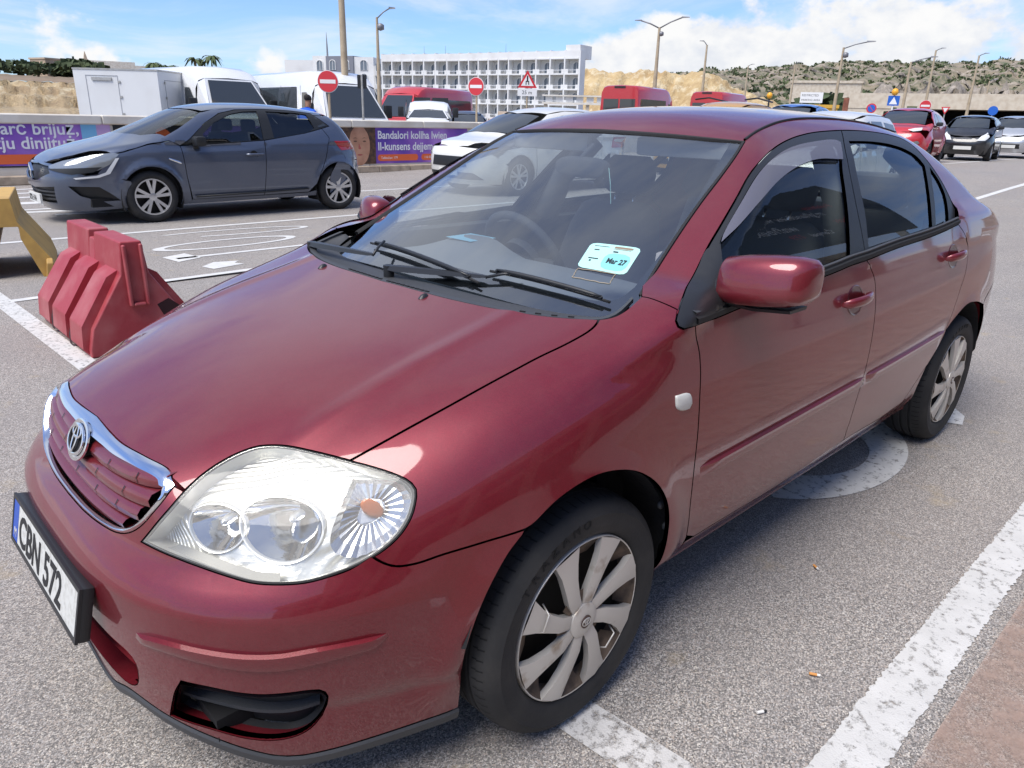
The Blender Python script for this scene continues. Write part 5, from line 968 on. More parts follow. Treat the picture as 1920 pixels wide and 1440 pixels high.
def ring(name, cx, cy, rx, ry, wx, wy, mt, a0=0, a1=360, n=40, z=.004, rot=0):
    c, s = math.cos(R(rot)), math.sin(R(rot)); rr = lambda x, y: (cx+x*c-y*s, cy+x*s+y*c)
    ang = [R(a0+(a1-a0)*k/n) for k in range(n+1)]; m = MB(); m.loft([[(*rr(rx*math.cos(t), ry*math.sin(t)), z) for t in ang], [(*rr((rx-wx)*math.cos(t), (ry-wy)*math.sin(t)), z) for t in ang]], close=False); p = m.build(name, mt, ROAD)
    if p.data.polygons[0].normal.z < 0: p.data.flip_normals()
def rough_line(x0, x1, yc, w, mt, name):       # edge line with chipped borders
    rnd = random.Random(5); n = 1100; a = []; b = []
    for k in range(n+1):
        x = x0+(x1-x0)*k/n; a.append((x, yc+w/2+rnd.uniform(-.006, .003), .004)); b.append((x, yc-w/2+rnd.uniform(-.003, .006), .004))
    p = MB().loft([a, b], close=False).build(name, mt, ROAD)
    if p.data.polygons[0].normal.z < 0: p.data.flip_normals()
rough_line(.35, -9.5, 1.325, .13, 'road_white', 'bay_edge_line')
mark('red_apron', [(.9, 1.435), (.9, 2.8), (-14, 2.8), (-14, 1.44)], 'road_red_old', .003)
line(-.035, 1.10, .02, .42, .125, 'road_white_old', 'bay_divider'); line(.03, .30, .085, -2.7, .12, 'road_white_old', 'bay_divider'); line(.075, -2.7, .115, -5.3, .125, 'road_white', 'bay_divider')
ring('painted_symbol', -2.02, .42, .62, .40, .27, .14, 'road_white', 20, 200, rot=0); mark('painted_symbol', [(-2.84, .74), (-2.88, .83), (-3.02, .80), (-3.14, .70), (-3.1, .5), (-2.9, .45)])
line(.06, -4.80, -14, -4.86, .085, 'road_white_far'); line(-.3, -7.72, -60, -7.9, .10, 'road_white_far', n=30); line(-.4, -10.62, -60, -11.3, .11, 'road_white_far', n=30)
line(-8.5, -2.50, -60, -2.60, .12, 'road_white_far', n=30); line(-12, -5.95, -70, -6.5, .12, 'road_white_far', n=30)
ring('painted_letter', -2.35, -6.42, .82, .26, .12, .055, 'road_white_far', 0, 360, rot=2); ring('painted_letter', -2.75, -7.15, .95, .22, .1, .05, 'road_white_far', 60, 330, rot=-4)
line(-1.55, -5.80, -3.15, -5.83, .075, 'road_white_far', 'painted_letter'); mark('painted_letter', [(-1.46, -5.94), (-1.72, -6.05), (-1.76, -5.73), (-1.50, -5.62)], 'road_white_far'); mark('painted_letter', [(-1.58, -5.27), (-1.75, -5.42), (-1.98, -5.36), (-1.9, -5.28), (-1.95, -5.18), (-1.62, -5.1)], 'road_white_far')
for k, (x0, y0, x1, y1, w) in enumerate(((-1.2, -10.35, -2.4, -10.15, .16), (-1.5, -9.9, -2.9, -9.7, .12), (-1.0, -11.5, -1.9, -11.5, .30), (-1.2, -12.3, -2.3, -12.4, .16), (-1.3, -13.0, -2.6, -13.1, .16), (-1.4, -13.7, -2.7, -13.8, .14), (-5.2, -5.55, -6.4, -5.62, .12), (-5.0, -6.4, -6.6, -6.5, .1))): line(x0, y0, x1, y1, w, 'road_white_far', 'painted_letter')
# --- cigarette ends
mat('butt_orange', (.62, .28, .08), .8); mat('butt_white', (.72, .70, .66), .8); mat('ash', (.03, .03, .03), .9)
for (x, y, a, c1, l, t) in ((-1.09, .91, 60, 'butt_orange', .026, 'orange cigarette end lying beside the sill'), (-.59, 1.14, 120, 'butt_orange', .028, 'orange cigarette end lying nearest the white edge line'), (-.36, 1.11, 150, 'butt_white', .026, 'white cigarette end with black tip on the asphalt')):
    r = empty('cigarette_end', t, 'cigarette end', (x, y, .004), R(a), 'cigarette ends on the asphalt')
    MB().lathe([(.0005, -l/2), (.0038, -l/2), (.0038, l*.2), (.0005, l*.2)], 'x', 8, (0, 0, .004)).build('filter', c1, r, True, 40)
    MB().lathe([(.0005, l*.2), (.0037, l*.2), (.0034, l/2), (.0005, l/2)], 'x', 8, (0, 0, .004)).build('paper', 'butt_white' if c1 == 'butt_orange' else 'ash', r, True, 40)
# --- low wall with banners
mat('limestone', (.60, .53, .42), .9, var=((.48, .40, .30), 2.2, .4, .7, 8), bump=(14, .35)); mat('limestone_pale', (.70, .66, .58), .9, var=((.56, .50, .41), 1.6, .42, .7, 8), bump=(18, .3)); mat('kerb', (.50, .40, .29), .9, var=((.33, .26, .19), 5, .4, .65), bump=(20, .4))
WY = -14.75
wl = empty('boundary_wall', 'low pale limestone wall hung with purple banners across the road', 'wall', (-20, WY, 0))
random.seed(11); x = 21.5
while x > -2.5:
    w_ = random.uniform(1.9, 2.5); rbox('wall_block', (x-w_, -.30, 0), (x-.006, 0, 1.06), 'limestone_pale', wl, .015, 1); x -= w_
x = 21.5
while x > -2.5:
    w_ = random.uniform(1.4, 2.2); rbox('coping', (x-w_, -.36, 1.062), (x-.008, .05, 1.235), 'limestone_pale', wl, .02, 1); x -= w_
x = 21.5
while x > -2.5:
    w_ = .95; rbox('kerb_stone', (x-w_, .002, 0), (x-.012, .20, .16), 'kerb', wl, .015, 1); x -= w_
def print_mat(name, fn):
    m, nd, L = node_mat(name); o = nd('ShaderNodeOutputMaterial'); b = nd('ShaderNodeBsdfPrincipled'); b.inputs['Roughness'].default_value = .45; L.new(b.outputs[0], o.inputs[0]); tc = nd('ShaderNodeTexCoord'); fn(nd, L, tc, b)
    n = nd('ShaderNodeTexNoise'); n.inputs['Scale'].default_value = 3.; n.inputs['Detail'].default_value = 3; n.inputs['Distortion'].default_value = 1.2; L.new(tc.outputs['Object'], n.inputs[0]); bu = nd('ShaderNodeBump'); bu.inputs['Strength'].default_value = .6; bu.inputs['Distance'].default_value = .03; L.new(n.outputs[0], bu.inputs['Height']); L.new(bu.outputs[0], b.inputs['Normal'])
def banner_print(nd, L, tc, b):
    n = nd('ShaderNodeTexNoise'); n.inputs['Scale'].default_value = .9; n.inputs['Detail'].default_value = 2; L.new(tc.outputs['Object'], n.inputs[0]); cr = nd('ShaderNodeValToRGB'); e = cr.color_ramp
    e.elements[0].position = .35; e.elements[0].color = (.10, .05, .36, 1); e.elements[1].position = .70; e.elements[1].color = (.42, .22, .62, 1); q = e.elements.new(.5); q.color = (.21, .08, .44, 1); L.new(n.outputs[0], cr.inputs[0]); L.new(cr.outputs[0], b.inputs['Base Color'])
print_mat('banner_purple', banner_print)
mat('banner_orange', (.75, .14, .04), .5); mat('banner_white', (.80, .80, .82), .5); mat('banner_cyan', (.20, .48, .72), .5); mat('banner_pink', (.55, .36, .60), .5); mat('skin_print', (.55, .30, .19), .5, var=((.36, .17, .10), 2.5, .4, .65)); mat('hair_print', (.05, .025, .018), .5, var=((.12, .06, .03), 9, .4, .6)); mat('lip_print', (.40, .10, .08), .5)
def strip(bn, x0, x1, z0, z1, nm, mt, y=.0, th=.003):
    return MB().box((min(x0, x1), y, z0), (max(x0, x1), y+th, z1)).build(nm, mt, bn)
def curve_patch(bn, pts, nm, mt, y):
    m = MB(); m.add([(x, y, z) for x, z in pts], [tuple(range(len(pts)))]); p = m.build(nm, mt, bn)
    if p.data.polygons[0].normal.y < 0: p.data.flip_normals()
    return p
def ell(cx, cz, rx, rz, n=24, a0=0, a1=360): return [(cx+rx*math.cos(R(a0+(a1-a0)*k/n)), cz+rz*math.sin(R(a0+(a1-a0)*k/n))) for k in range(n+(0 if a1-a0 == 360 else 1))]
def pill(bn, x0, x1, z0, z1, label_text):
    r = (z1-z0)/2; pts = [(x1-r+r*math.cos(R(t)), (z0+z1)/2+r*math.sin(R(t))) for t in range(-90, 91, 15)]+[(x0+r+r*math.cos(R(t)), (z0+z1)/2+r*math.sin(R(t))) for t in range(90, 271, 15)]
    curve_patch(bn, pts, 'orange_pill', 'banner_orange', .0075); text('pill_text', label_text, .085, 'banner_white', bn, frame_mat((x1-.10, .009, z0+.05), (-1, 0, 0), (0, 0, 1)), .0006)
TXR = lambda bn, x, z, s, body, sx=1., al='LEFT': text('banner_text', body, s, 'banner_white', bn, frame_mat((x, .009, z), (-1, 0, 0), (0, 0, 1)), .0008, sx=sx, bold=.005, align=al)
mat('banner_black', (.015, .014, .016), .5)
bn = empty('banner', 'purple banner with white slogan and orange pill at the left end of the wall', 'banner', (0, WY+.006, 0), 0, 'banners on the low wall')
strip(bn, 1.6, -3.28, .33, 1.09, 'sheet', 'banner_purple'); strip(bn, -3.281, -3.55, .33, 1.09, 'cyan_stripe', 'banner_cyan'); strip(bn, -3.551, -3.80, .33, 1.09, 'pink_stripe', 'banner_pink'); strip(bn, 1.6, -3.80, .30, .325, 'hem', 'banner_black')
TXR(bn, -3.24, .88, .30, 'ma tmarċ brijuż,', 1., 'RIGHT'); TXR(bn, -3.22, .63, .30, 'm’hemmx izju dinjituż.', 1., 'RIGHT'); pill(bn, -2.74, .6, .36, .53, '                       Irrapporta l-abbuż: 179, 116 006')
bn = empty('banner', 'banner printed with a large orange shape on black behind the blue hatchback', 'banner', (-3.85, WY+.006, 0), 0, 'banners on the low wall')
strip(bn, 0, -4.2, .30, 1.09, 'sheet', 'banner_black'); curve_patch(bn, ell(-.62, .70, .55, .40, 28), 'orange_shape', 'banner_orange', .006); strip(bn, -1.7, -4.15, .33, 1.06, 'side_panel', 'banner_purple', .004); TXR(bn, -1.8, .66, .3, 'Ġibdu linja', 1.)
bn = empty('banner', 'purple banner with a portrait beside two lines of white slogan', 'banner', (-9.0, WY+.006, .20), 0, 'banners on the low wall')
strip(bn, .05, -3.95, .0, .88, 'sheet', 'banner_purple')
strip(bn, .04, -.93, .0, .88, 'portrait_ground', 'hair_print', .004); curve_patch(bn, ell(-.46, .44, .30, .47, 28), 'face', 'skin_print', .0085); curve_patch(bn, [(.04, .88), (.04, .30), (-.16, .50), (-.20, .70), (-.30, .88)], 'hair', 'hair_print', .0095); curve_patch(bn, [(-.93, .88), (-.93, .3), (-.78, .50), (-.72, .70), (-.58, .88)], 'hair', 'hair_print', .0095)
for ex in (-.34, -.60): curve_patch(bn, ell(ex, .54, .050, .016, 14), 'eye', 'hair_print', .0105); curve_patch(bn, [(ex+.075, .60), (ex, .63), (ex-.075, .605), (ex, .615)], 'brow', 'hair_print', .0105)
curve_patch(bn, ell(-.46, .22, .075, .020, 14), 'mouth', 'lip_print', .0105); curve_patch(bn, [(-.44, .50), (-.42, .37), (-.46, .345), (-.50, .37)], 'nose', 'lip_print', .0103)
TXR(bn, -.99, .60, .27, 'Bandalori kollha lwien', .93); TXR(bn, -.99, .325, .27, 'Il-kunsens dejjem', .93); pill(bn, -2.25, -.98, .06, .22, 'Tabbużax: 179'); pill(bn, -3.5, -2.35, .06, .22, '116 006')
# cardboard box on the wall
# --- plastic road barriers
mat('barrier_red', (.33, .034, .046), .5, var=((.42, .13, .13), 3.6, .45, .75, 9), bump=(30, .15)); mat('barrier_yellow', (.54, .33, .085), .6, var=((.36, .21, .06), 4, .48, .7, 8), bump=(30, .15)); mat('barrier_dark', (.03, .008, .010), .9)
def barrier(label, loc, rz, mt, L=1.0, group='plastic road barriers', hollow=False, red=True):
    b = empty('road_barrier', label, 'barrier', loc, rz, group)
    # section (across, up): foot, splayed lower part, upright top
    sec = [(.30, 0), (.30, .05), (.27, .17), (.080, .47), (.060, .66)]
    def ring_(y, s=1., dz=0): return [(x*s, y, z+dz) for x, z in sec]+[(-x*s, y, z+dz) for x, z in sec[::-1]]
    m = MB()
    if not hollow:
        m.loft([ring_(y) for y in (-L/2, -.06)]); body = m.build('body', mt, b, False)
        m = MB(); top = [(x, .615 if z > .6 else z) for x, z in sec]; m.loft([[(x, y, z) for x, z in top]+[(-x, y, z) for x, z in top[::-1]] for y in (-.0601, .06)]); m.build('notch_section', mt, b, False)
        m = MB(); m.loft([ring_(y) for y in (.0601, L/2)]); m.build('body', mt, b, False)
        for s in (1, -1):
            for y0, y1 in ((-.53, -.24), (-.15, .17), (.26, .53)):       # raised ribs on the splay
                m = MB(); q = [(.300, .15), (.300, .05)]
                lo = [(s*.318, y0, .03), (s*.318, y1, .03)]; m.loft([[(s*.302, y0, .02), (s*.302, y1, .02)], [(s*.330, y0, .05), (s*.330, y1, .05)], [(s*.318, y0+.005, .185), (s*.318, y1-.005, .185)], [(s*.142, y0+.02, .455), (s*.142, y1-.02, .455)], [(s*.076, y0+.025, .49), (s*.076, y1-.025, .49)]], close=False)
                for yy in (y0, y1):
                    dy = (.005, .02, .025) if yy == y0 else (-.005, -.02, -.025); f = [(s*.302, yy, .02), (s*.330, yy, .05), (s*.318, yy+dy[0], .185), (s*.142, yy+dy[1], .455), (s*.076, yy+dy[2], .49), (s*.07, yy+dy[2], .40), (s*.23, yy, .10)]; m.add(f, [tuple(range(7))])
                m.build('rib', mt, b, False)
        # slot in the end face, damage
        e = L/2; m = MB(); 
        for a_, c_ in (((-.10, e, .60), (-.055, e+.022, .34)), ((.055, e, .60), (.10, e+.022, .34)), ((-.10, e, .34), (.10, e+.022, .31))): m.box((a_[0], a_[1], c_[2] if c_[2] < a_[2] else a_[2]), (c_[0], c_[1], max(a_[2], c_[2])))
        m = MB(); m.box((-.058, e, .28), (-.036, e+.03, .645)); m.build('slot_cheek', mt, b); m = MB(); m.box((.036, e, .28), (.058, e+.03, .645)); m.build('slot_cheek', mt, b); m = MB(); m.box((-.0358, e, .28), (.0358, e+.03, .30)); m.build('slot_sill', mt, b)
        for pts, ax in (([(-.09, .10), (-.13, .20), (-.10, .27), (-.17, .30), (-.24, .24), (-.27, .14), (-.2, .09)], 'end'),):
            curve = [(x, e+.002, z) for x, z in pts]; MB().add(curve, [tuple(range(len(curve)))]).build('broken_hole', 'barrier_dark', b)
        for (yy, z0, z1, w_) in ((-.195, .02, .17, .035), (.215, .01, .14, .030)):
            MB().loft([[(.322, yy-w_, z0), (.322, yy+w_, z0)], [(.322, yy-w_*.6, (z0+z1)/2), (.322, yy+w_*.9, (z0+z1)/2)], [(.303, yy-w_*.3, z1), (.303, yy+w_*.2, z1)]], close=False).build('crack', 'barrier_dark', b)
    else:
        # arch-shaped end with a tunnel through the foot
        out = sec+[(-x, z) for x, z in sec[::-1]]; m = MB()
        inn = [(-.20, 0), (-.085, .33), (-.085, .43), (.085, .43), (.085, .33), (.20, 0)]
        P_ = out[::1]+inn; pts = out+inn
        for y0, y1 in ((-L/2, L/2),):
            m.loft([[(x, y, z) for x, z in pts] for y in (y0, y1)], close=True, caps=(False, False)); n = len(pts)
            quads = [(0, 1, 15, 14)]; a = [(x, y1, z) for x, z in pts]
            m.add(a, [(0, 1, 2, 15), (2, 3, 13, 14, 15), (3, 4, 5, 6, 12, 13), (6, 7, 11, 12), (7, 8, 10, 11), (8, 9, 10)]) if len(pts) == 16 else None
        m.build('body', mt, b, False)
        for s in (1, -1): MB().hexa([(s*.30, L/2, .0), (s*.22, L/2, .0), (s*.22, L/2+.05, 0), (s*.30, L/2+.05, 0)][::(1 if s > 0 else -1)], [(s*.29, L/2, .16), (s*.24, L/2, .16), (s*.24, L/2+.05, .12), (s*.29, L/2+.05, .12)][::(1 if s > 0 else -1)]).build('foot', mt, b)
    return b
def soften(root, w=.010):
    for o in root.children:
        if o.data and o.name.split('.')[0] in ('body', 'notch_section', 'rib', 'foot', 'slot_cheek', 'slot_sill'):
            for pp in o.data.polygons: pp.use_smooth = True
            b = o.modifiers.new('bevel', 'BEVEL'); b.width = w; b.segments = 3; b.limit_method = 'ANGLE'; b.angle_limit = R(25); b.harden_normals = True
soften(barrier('battered red plastic road barrier with cracked ribs beyond the bonnet', (-.29, -3.52, 0), R(-1), 'barrier_red', 1.14))
soften(barrier('weathered yellow plastic road barrier with an open arch at the left edge', (-.30, -6.22, 0), R(-14), 'barrier_yellow', 1.1, hollow=True))
# --- signs and posts
mat('sign_red', (.62, .03, .04), .35, coat=.3); mat('sign_white', (.80, .80, .78), .35); mat('sign_blue', (.02, .12, .50), .35); mat('sign_black', (.02, .021, .023), .5); mat('galv', (.46, .45, .42), .5, .5, var=((.34, .33, .30), 8, .4, .7)); mat('post_tan', (.46, .37, .25), .6, var=((.36, .28, .18), 3, .4, .7)); mat('lamp_grey', (.22, .22, .23), .5, .4); mat('beacon', (.85, .40, .03), .4); mat('sign_grey', (.35, .36, .38), .6)
CAMV = np.array((1.136, 1.715))
def facing(x, y, off=0.): return math.atan2(CAMV[1]-y, CAMV[0]-x)-math.pi/2+R(off)      # local +y looks back towards the car park entrance
def disc(m, r, z, y, n=36, th=.012): m.loft([[(r*math.cos(t), y+k, z+r*math.sin(t)) for t in np.linspace(0, 2*math.pi, n+1)[:-1]] for k in (0, th)][::-1]); return m
def no_entry(label, x, y, zc, r, z0=0., off=0.):
    s = empty('no_entry_sign', label, 'road sign', (x, y, z0), facing(x, y, off), 'no entry signs'); zc -= z0
    MB().lathe([(.03, -.0), (.03, zc+r*.6)], 'z', 10).build('post', 'post_tan', s, True)
    disc(MB(), r, zc, .034).build('rim', 'sign_white', s, True, 40); disc(MB(), r*.94, zc, .044).build('face', 'sign_red', s, True, 40); MB().box((-r*.74, .0565, zc-r*.17), (r*.74, .059, zc+r*.17)).build('bar', 'sign_white', s)
no_entry('round red no entry sign in front of the right-hand white minibus', -8.3, -14.1, 1.62+.42, .235, off=-12)
no_entry('round red no entry sign in front of the hotel balconies', -13.6, -15.1, 2.17, .245, off=-25)
no_entry('round red no entry sign above the red crossover at the right', -30.3, -8.9, 2.16, .20, .38)
def triangle_sign():
    x, y = -14.2, -13.7; s = empty('warning_sign', 'red triangular roadworks warning sign with distance plate before the hotel', 'road sign', (x, y, 0), facing(x, y)); zb = 2.16; h = .56
    MB().lathe([(.03, 0), (.03, 2.7)], 'z', 10).build('post', 'post_tan', s, True)
    s.scale = (.8, .8, .8); s.location.z = .42; tri = lambda k, d: [(-.33*k, d, zb+h*.33*(1-k)), (.33*k, d, zb+h*.33*(1-k)), (0, d, zb+h*.33+h*.67*k)]
    MB().loft([tri(1, .045), tri(1, .033)]).build('border', 'sign_red', s); MB().loft([tri(.66, .050), tri(.66, .046)]).build('face', 'sign_white', s)
    m = MB(); m.box((-.025, .051, zb+.22), (.025, .054, zb+.34)); m.box((-.06, .051, zb+.10), (-.03, .054, zb+.22)); m.box((.03, .051, zb+.10), (.06, .054, zb+.22)); m.box((-.03, .051, zb+.19), (.035, .054, zb+.225)); disc(m, .026, zb+.365, .051, 10, .003); m['x'] if False else None; m.build('figure', 'sign_black', s)
    MB().box((-.33, .033, zb-.26), (.33, .045, zb-.02)).build('distance_plate', 'sign_white', s); text('distance_text', '25 m', .17, 'sign_black', s, frame_mat((.18, .047, zb-.20), (-1, 0, 0), (0, 0, 1)), .001)
triangle_sign()
def plain_signs():
    x, y = -10.1, -15.5; s = empty('sign_back', 'black rectangular back of a sign on a post beside the white minibus', 'road sign', (x, y, 0), facing(x, y)); MB().lathe([(.028, 0), (.028, 2.3)], 'z', 10).build('post', 'galv', s, True); MB().box((-.115, -.03, 1.98), (.115, -.01, 2.30)).build('panel', 'sign_black', s)
    x, y = -36.25, -12.3; s = empty('crossing_sign', 'blue pedestrian crossing sign under a yellow globe', 'road sign', (x, y, .38), facing(x, y)); MB().lathe([(.04, 0), (.04, 2.35)], 'z', 10).build('post', 'sign_white', s, True)
    MB().box((-.24, .03, 1.92), (.24, .045, 2.34)).build('panel', 'sign_blue', s); MB().loft([[(-.17, .047, 1.98), (.17, .047, 1.98), (0, .047, 2.29)], [(-.17, .05, 1.98), (.17, .05, 1.98), (0, .05, 2.29)]][::-1]).build('triangle', 'sign_white', s); MB().lathe([(.001, 2.34), (.10, 2.38), (.155, 2.5), (.10, 2.62), (.001, 2.66)], 'z', 16).build('globe', 'beacon', s, True)
    x, y = -36.8, -18.7; s = empty('beacon_post', 'striped post with a yellow globe behind the foreground roof', 'beacon', (x, y, .3)); MB().lathe([(.04, 0), (.04, 2.3)], 'z', 10).build('post', 'sign_black', s, True); MB().lathe([(.001, 2.3), (.10, 2.34), (.155, 2.46), (.10, 2.58), (.001, 2.62)], 'z', 16).build('globe', 'beacon', s, True)
    x, y = -35.1, -9.7; s = empty('give_way_sign', 'small red and white give way triangle on a post', 'road sign', (x, y, .38), facing(x, y)); MB().lathe([(.025, 0), (.025, 1.8)], 'z', 8).build('post', 'galv', s, True); MB().loft([[(-.17, .03, 1.86), (.17, .03, 1.86), (0, .03, 1.56)], [(-.17, .04, 1.86), (.17, .04, 1.86), (0, .04, 1.56)]]).build('border', 'sign_red', s); MB().loft([[(-.10, .042, 1.82), (.10, .042, 1.82), (0, .042, 1.64)], [(-.10, .045, 1.82), (.10, .045, 1.82), (0, .045, 1.64)]]).build('face', 'sign_white', s)
    x, y = -50.7, -19.0; s = empty('no_stopping_sign', 'round red and blue no stopping sign by the brown containers', 'road sign', (x, y, .38), facing(x, y)); MB().lathe([(.03, 0), (.03, 2.1)], 'z', 8).build('post', 'galv', s, True); disc(MB(), .30, 2.1, .03).build('rim', 'sign_red', s, True, 40); disc(MB(), .22, 2.1, .044).build('face', 'sign_blue', s, True, 40); MB().hexa([(-.18, .058, 1.9), (-.14, .058, 1.9), (-.14, .062, 1.9), (-.18, .062, 1.9)], [(.14, .058, 2.28), (.18, .058, 2.28), (.18, .062, 2.28), (.14, .062, 2.28)]).build('bar', 'sign_red', s)
    x, y = -53.0, -24.2; s = empty('notice_board', 'white notice board with two lines of dark text', 'sign', (x, y, .1), facing(x, y)); MB().box((-.75, 0, 2.75), (.75, .06, 3.45)).build('panel', 'sign_white', s)
    for q in (-.6, .6): MB().box((q-.04, -.06, 0), (q+.04, -.005, 3.3)).build('post', 'galv', s)
    text('notice_text', 'RESTRICTED', .20, 'sign_black', s, frame_mat((.66, .062, 3.18), (-1, 0, 0), (0, 0, 1)), .001); text('notice_text', 'PARKING AREA', .18, 'sign_black', s, frame_mat((.66, .062, 2.88), (-1, 0, 0), (0, 0, 1)), .001)
    x, y = -64.0, -15.6; s = empty('direction_sign', 'blue arrow sign by the stone underpass', 'road sign', (x, y, .38), facing(x, y)); MB().lathe([(.03, 0), (.03, 2.4)], 'z', 8).build('post', 'galv', s, True); disc(MB(), .32, 2.3, .03).build('face', 'sign_blue', s, True, 40)
plain_signs()
def lamp_post(label, x, y, h, arms=(), r=.07, z0=0., lean=0., mt='post_tan', az=None, cam_=False):
    s = empty('lamp_post', label, 'street lamp', (x, y, z0), (facing(x, y) if az is None else R(az)), 'street lamps')
    s.rotation_euler = (0, R(lean), s.rotation_euler[2]) if False else s.rotation_euler
    m = MB(); m.lathe([(r*1.3, 0), (r*1.2, h*.3), (r*.6, h)], 'z', 10); m.build('pole', mt, s, True)
    for ax, az_, L_ in arms:                 # local x: to the viewer's left
        MB().tube([(0, 0, h-.05), (ax*.5, 0, h+az_*.55), (ax, 0, h+az_)], r*.35, 6).build('arm', 'lamp_grey', s, True)
        sg = 1 if ax > 0 else -1; MB().hexa([(ax-.02*sg, -.08, h+az_-.02), (ax+L_*sg, -.08, h+az_+.01), (ax+L_*sg, .08, h+az_+.01), (ax-.02*sg, .08, h+az_-.02)][::sg], [(ax-.02*sg, -.07, h+az_+.05), (ax+L_*sg, -.05, h+az_+.04), (ax+L_*sg, .05, h+az_+.04), (ax-.02*sg, .07, h+az_+.05)][::sg]).build('lamp_head', 'lamp_grey', s)
    if cam_: MB().lathe([(.001, h-.25), (.13, h-.2), (.13, h-.05), (.05, h)], 'z', 10, (-.12, 0, -.2)).build('camera_dome', 'lamp_grey', s, True)
lamp_post('tall tan lamp post rising out of the picture above the minibus', -10.55, -17.0, 9.0, [(-.8, .2, .5)], .075)
lamp_post('tan lamp post with one short arm left of the hotel', -15.8, -23.1, 4.66, [(-.45, .30, .22)], .07, cam_=True)
lamp_post('double-armed lamp post in front of the quarry', -35.2, -24.8, 6.15, [(1.0, .32, .35), (-1.15, .48, .4)], .11, cam_=True)
lamp_post('thin lamp post with a short head right of the double lamp', -49.3, -30.8, 6.6, [(.25, .25, .3)], .10)
lamp_post('lamp post with a camera dome and right arm before the hill', -35.4, -14.6, 4.55, [(-.95, .22, .35)], .075, .2, cam_=True)
lamp_post('lamp post with a right arm above the yellow globe', -41.2, -13.65, 4.1, [(-.85, .20, .3)], .08, .38)
for k, (x, y, h) in enumerate(((-65.2, -20.7, 7.0), (-66.1, -17.9, 6.6), (-79.1, -39.0, 7.4), (-76.9, -43.2, 7.2), (-85.6, -22.2, 5.8))):
    lamp_post(['thin lamp post crossing the skyline above the stone underpass', 'thin lamp post crossing the skyline right of the other by the underpass', 'thin distant lamp post before the hillside left of the notice board', 'thin distant lamp post furthest left on the hillside', 'thin short lamp post rightmost against the rock face'][k], x, y, h-.38, [(-.35, .12, .3)], .10, .38)
# --- hotel
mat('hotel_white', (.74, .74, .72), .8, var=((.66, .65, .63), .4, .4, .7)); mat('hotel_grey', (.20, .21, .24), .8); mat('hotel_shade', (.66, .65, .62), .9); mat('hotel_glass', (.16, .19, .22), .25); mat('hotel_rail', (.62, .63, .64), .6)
def arch_pts(w, h, n=6): return [(-w/2, 0), (w/2, 0), (w/2, h*.72)]+[(w/2*math.cos(R(t)), h*.72+h*.28*math.sin(R(t))) for t in np.linspace(15, 165, n)]+[(-w/2, h*.72)]
def arch_window(par, M_, w, h, mt='hotel_glass', nm='window'):
    pts = arch_pts(w, h); f = MB().add([M_ @ Vector((x, -.02, z)) for x, z in pts], [tuple(range(len(pts)))]); o_ = f.build(nm, mt, par)
    fr = MB(); a = arch_pts(w*1.16, h*1.08); b = pts; n = len(a); fr.loft([[M_ @ Vector((x, -.01, z-.02)) for x, z in a], [M_ @ Vector((x, -.12, z-.02)) for x, z in a], [M_ @ Vector((x, -.12, z)) for x, z in b], [M_ @ Vector((x, -.02, z)) for x, z in b]], caps=(False, False)); fr.build('frame', 'hotel_white', o_)
    MB().add([M_ @ Vector(p) for p in ((-.05, -.04, 0), (.05, -.04, 0), (.05, -.04, h*.98), (-.05, -.04, h*.98))], [(0, 1, 2, 3)]).build('mullion', 'hotel_white', o_)
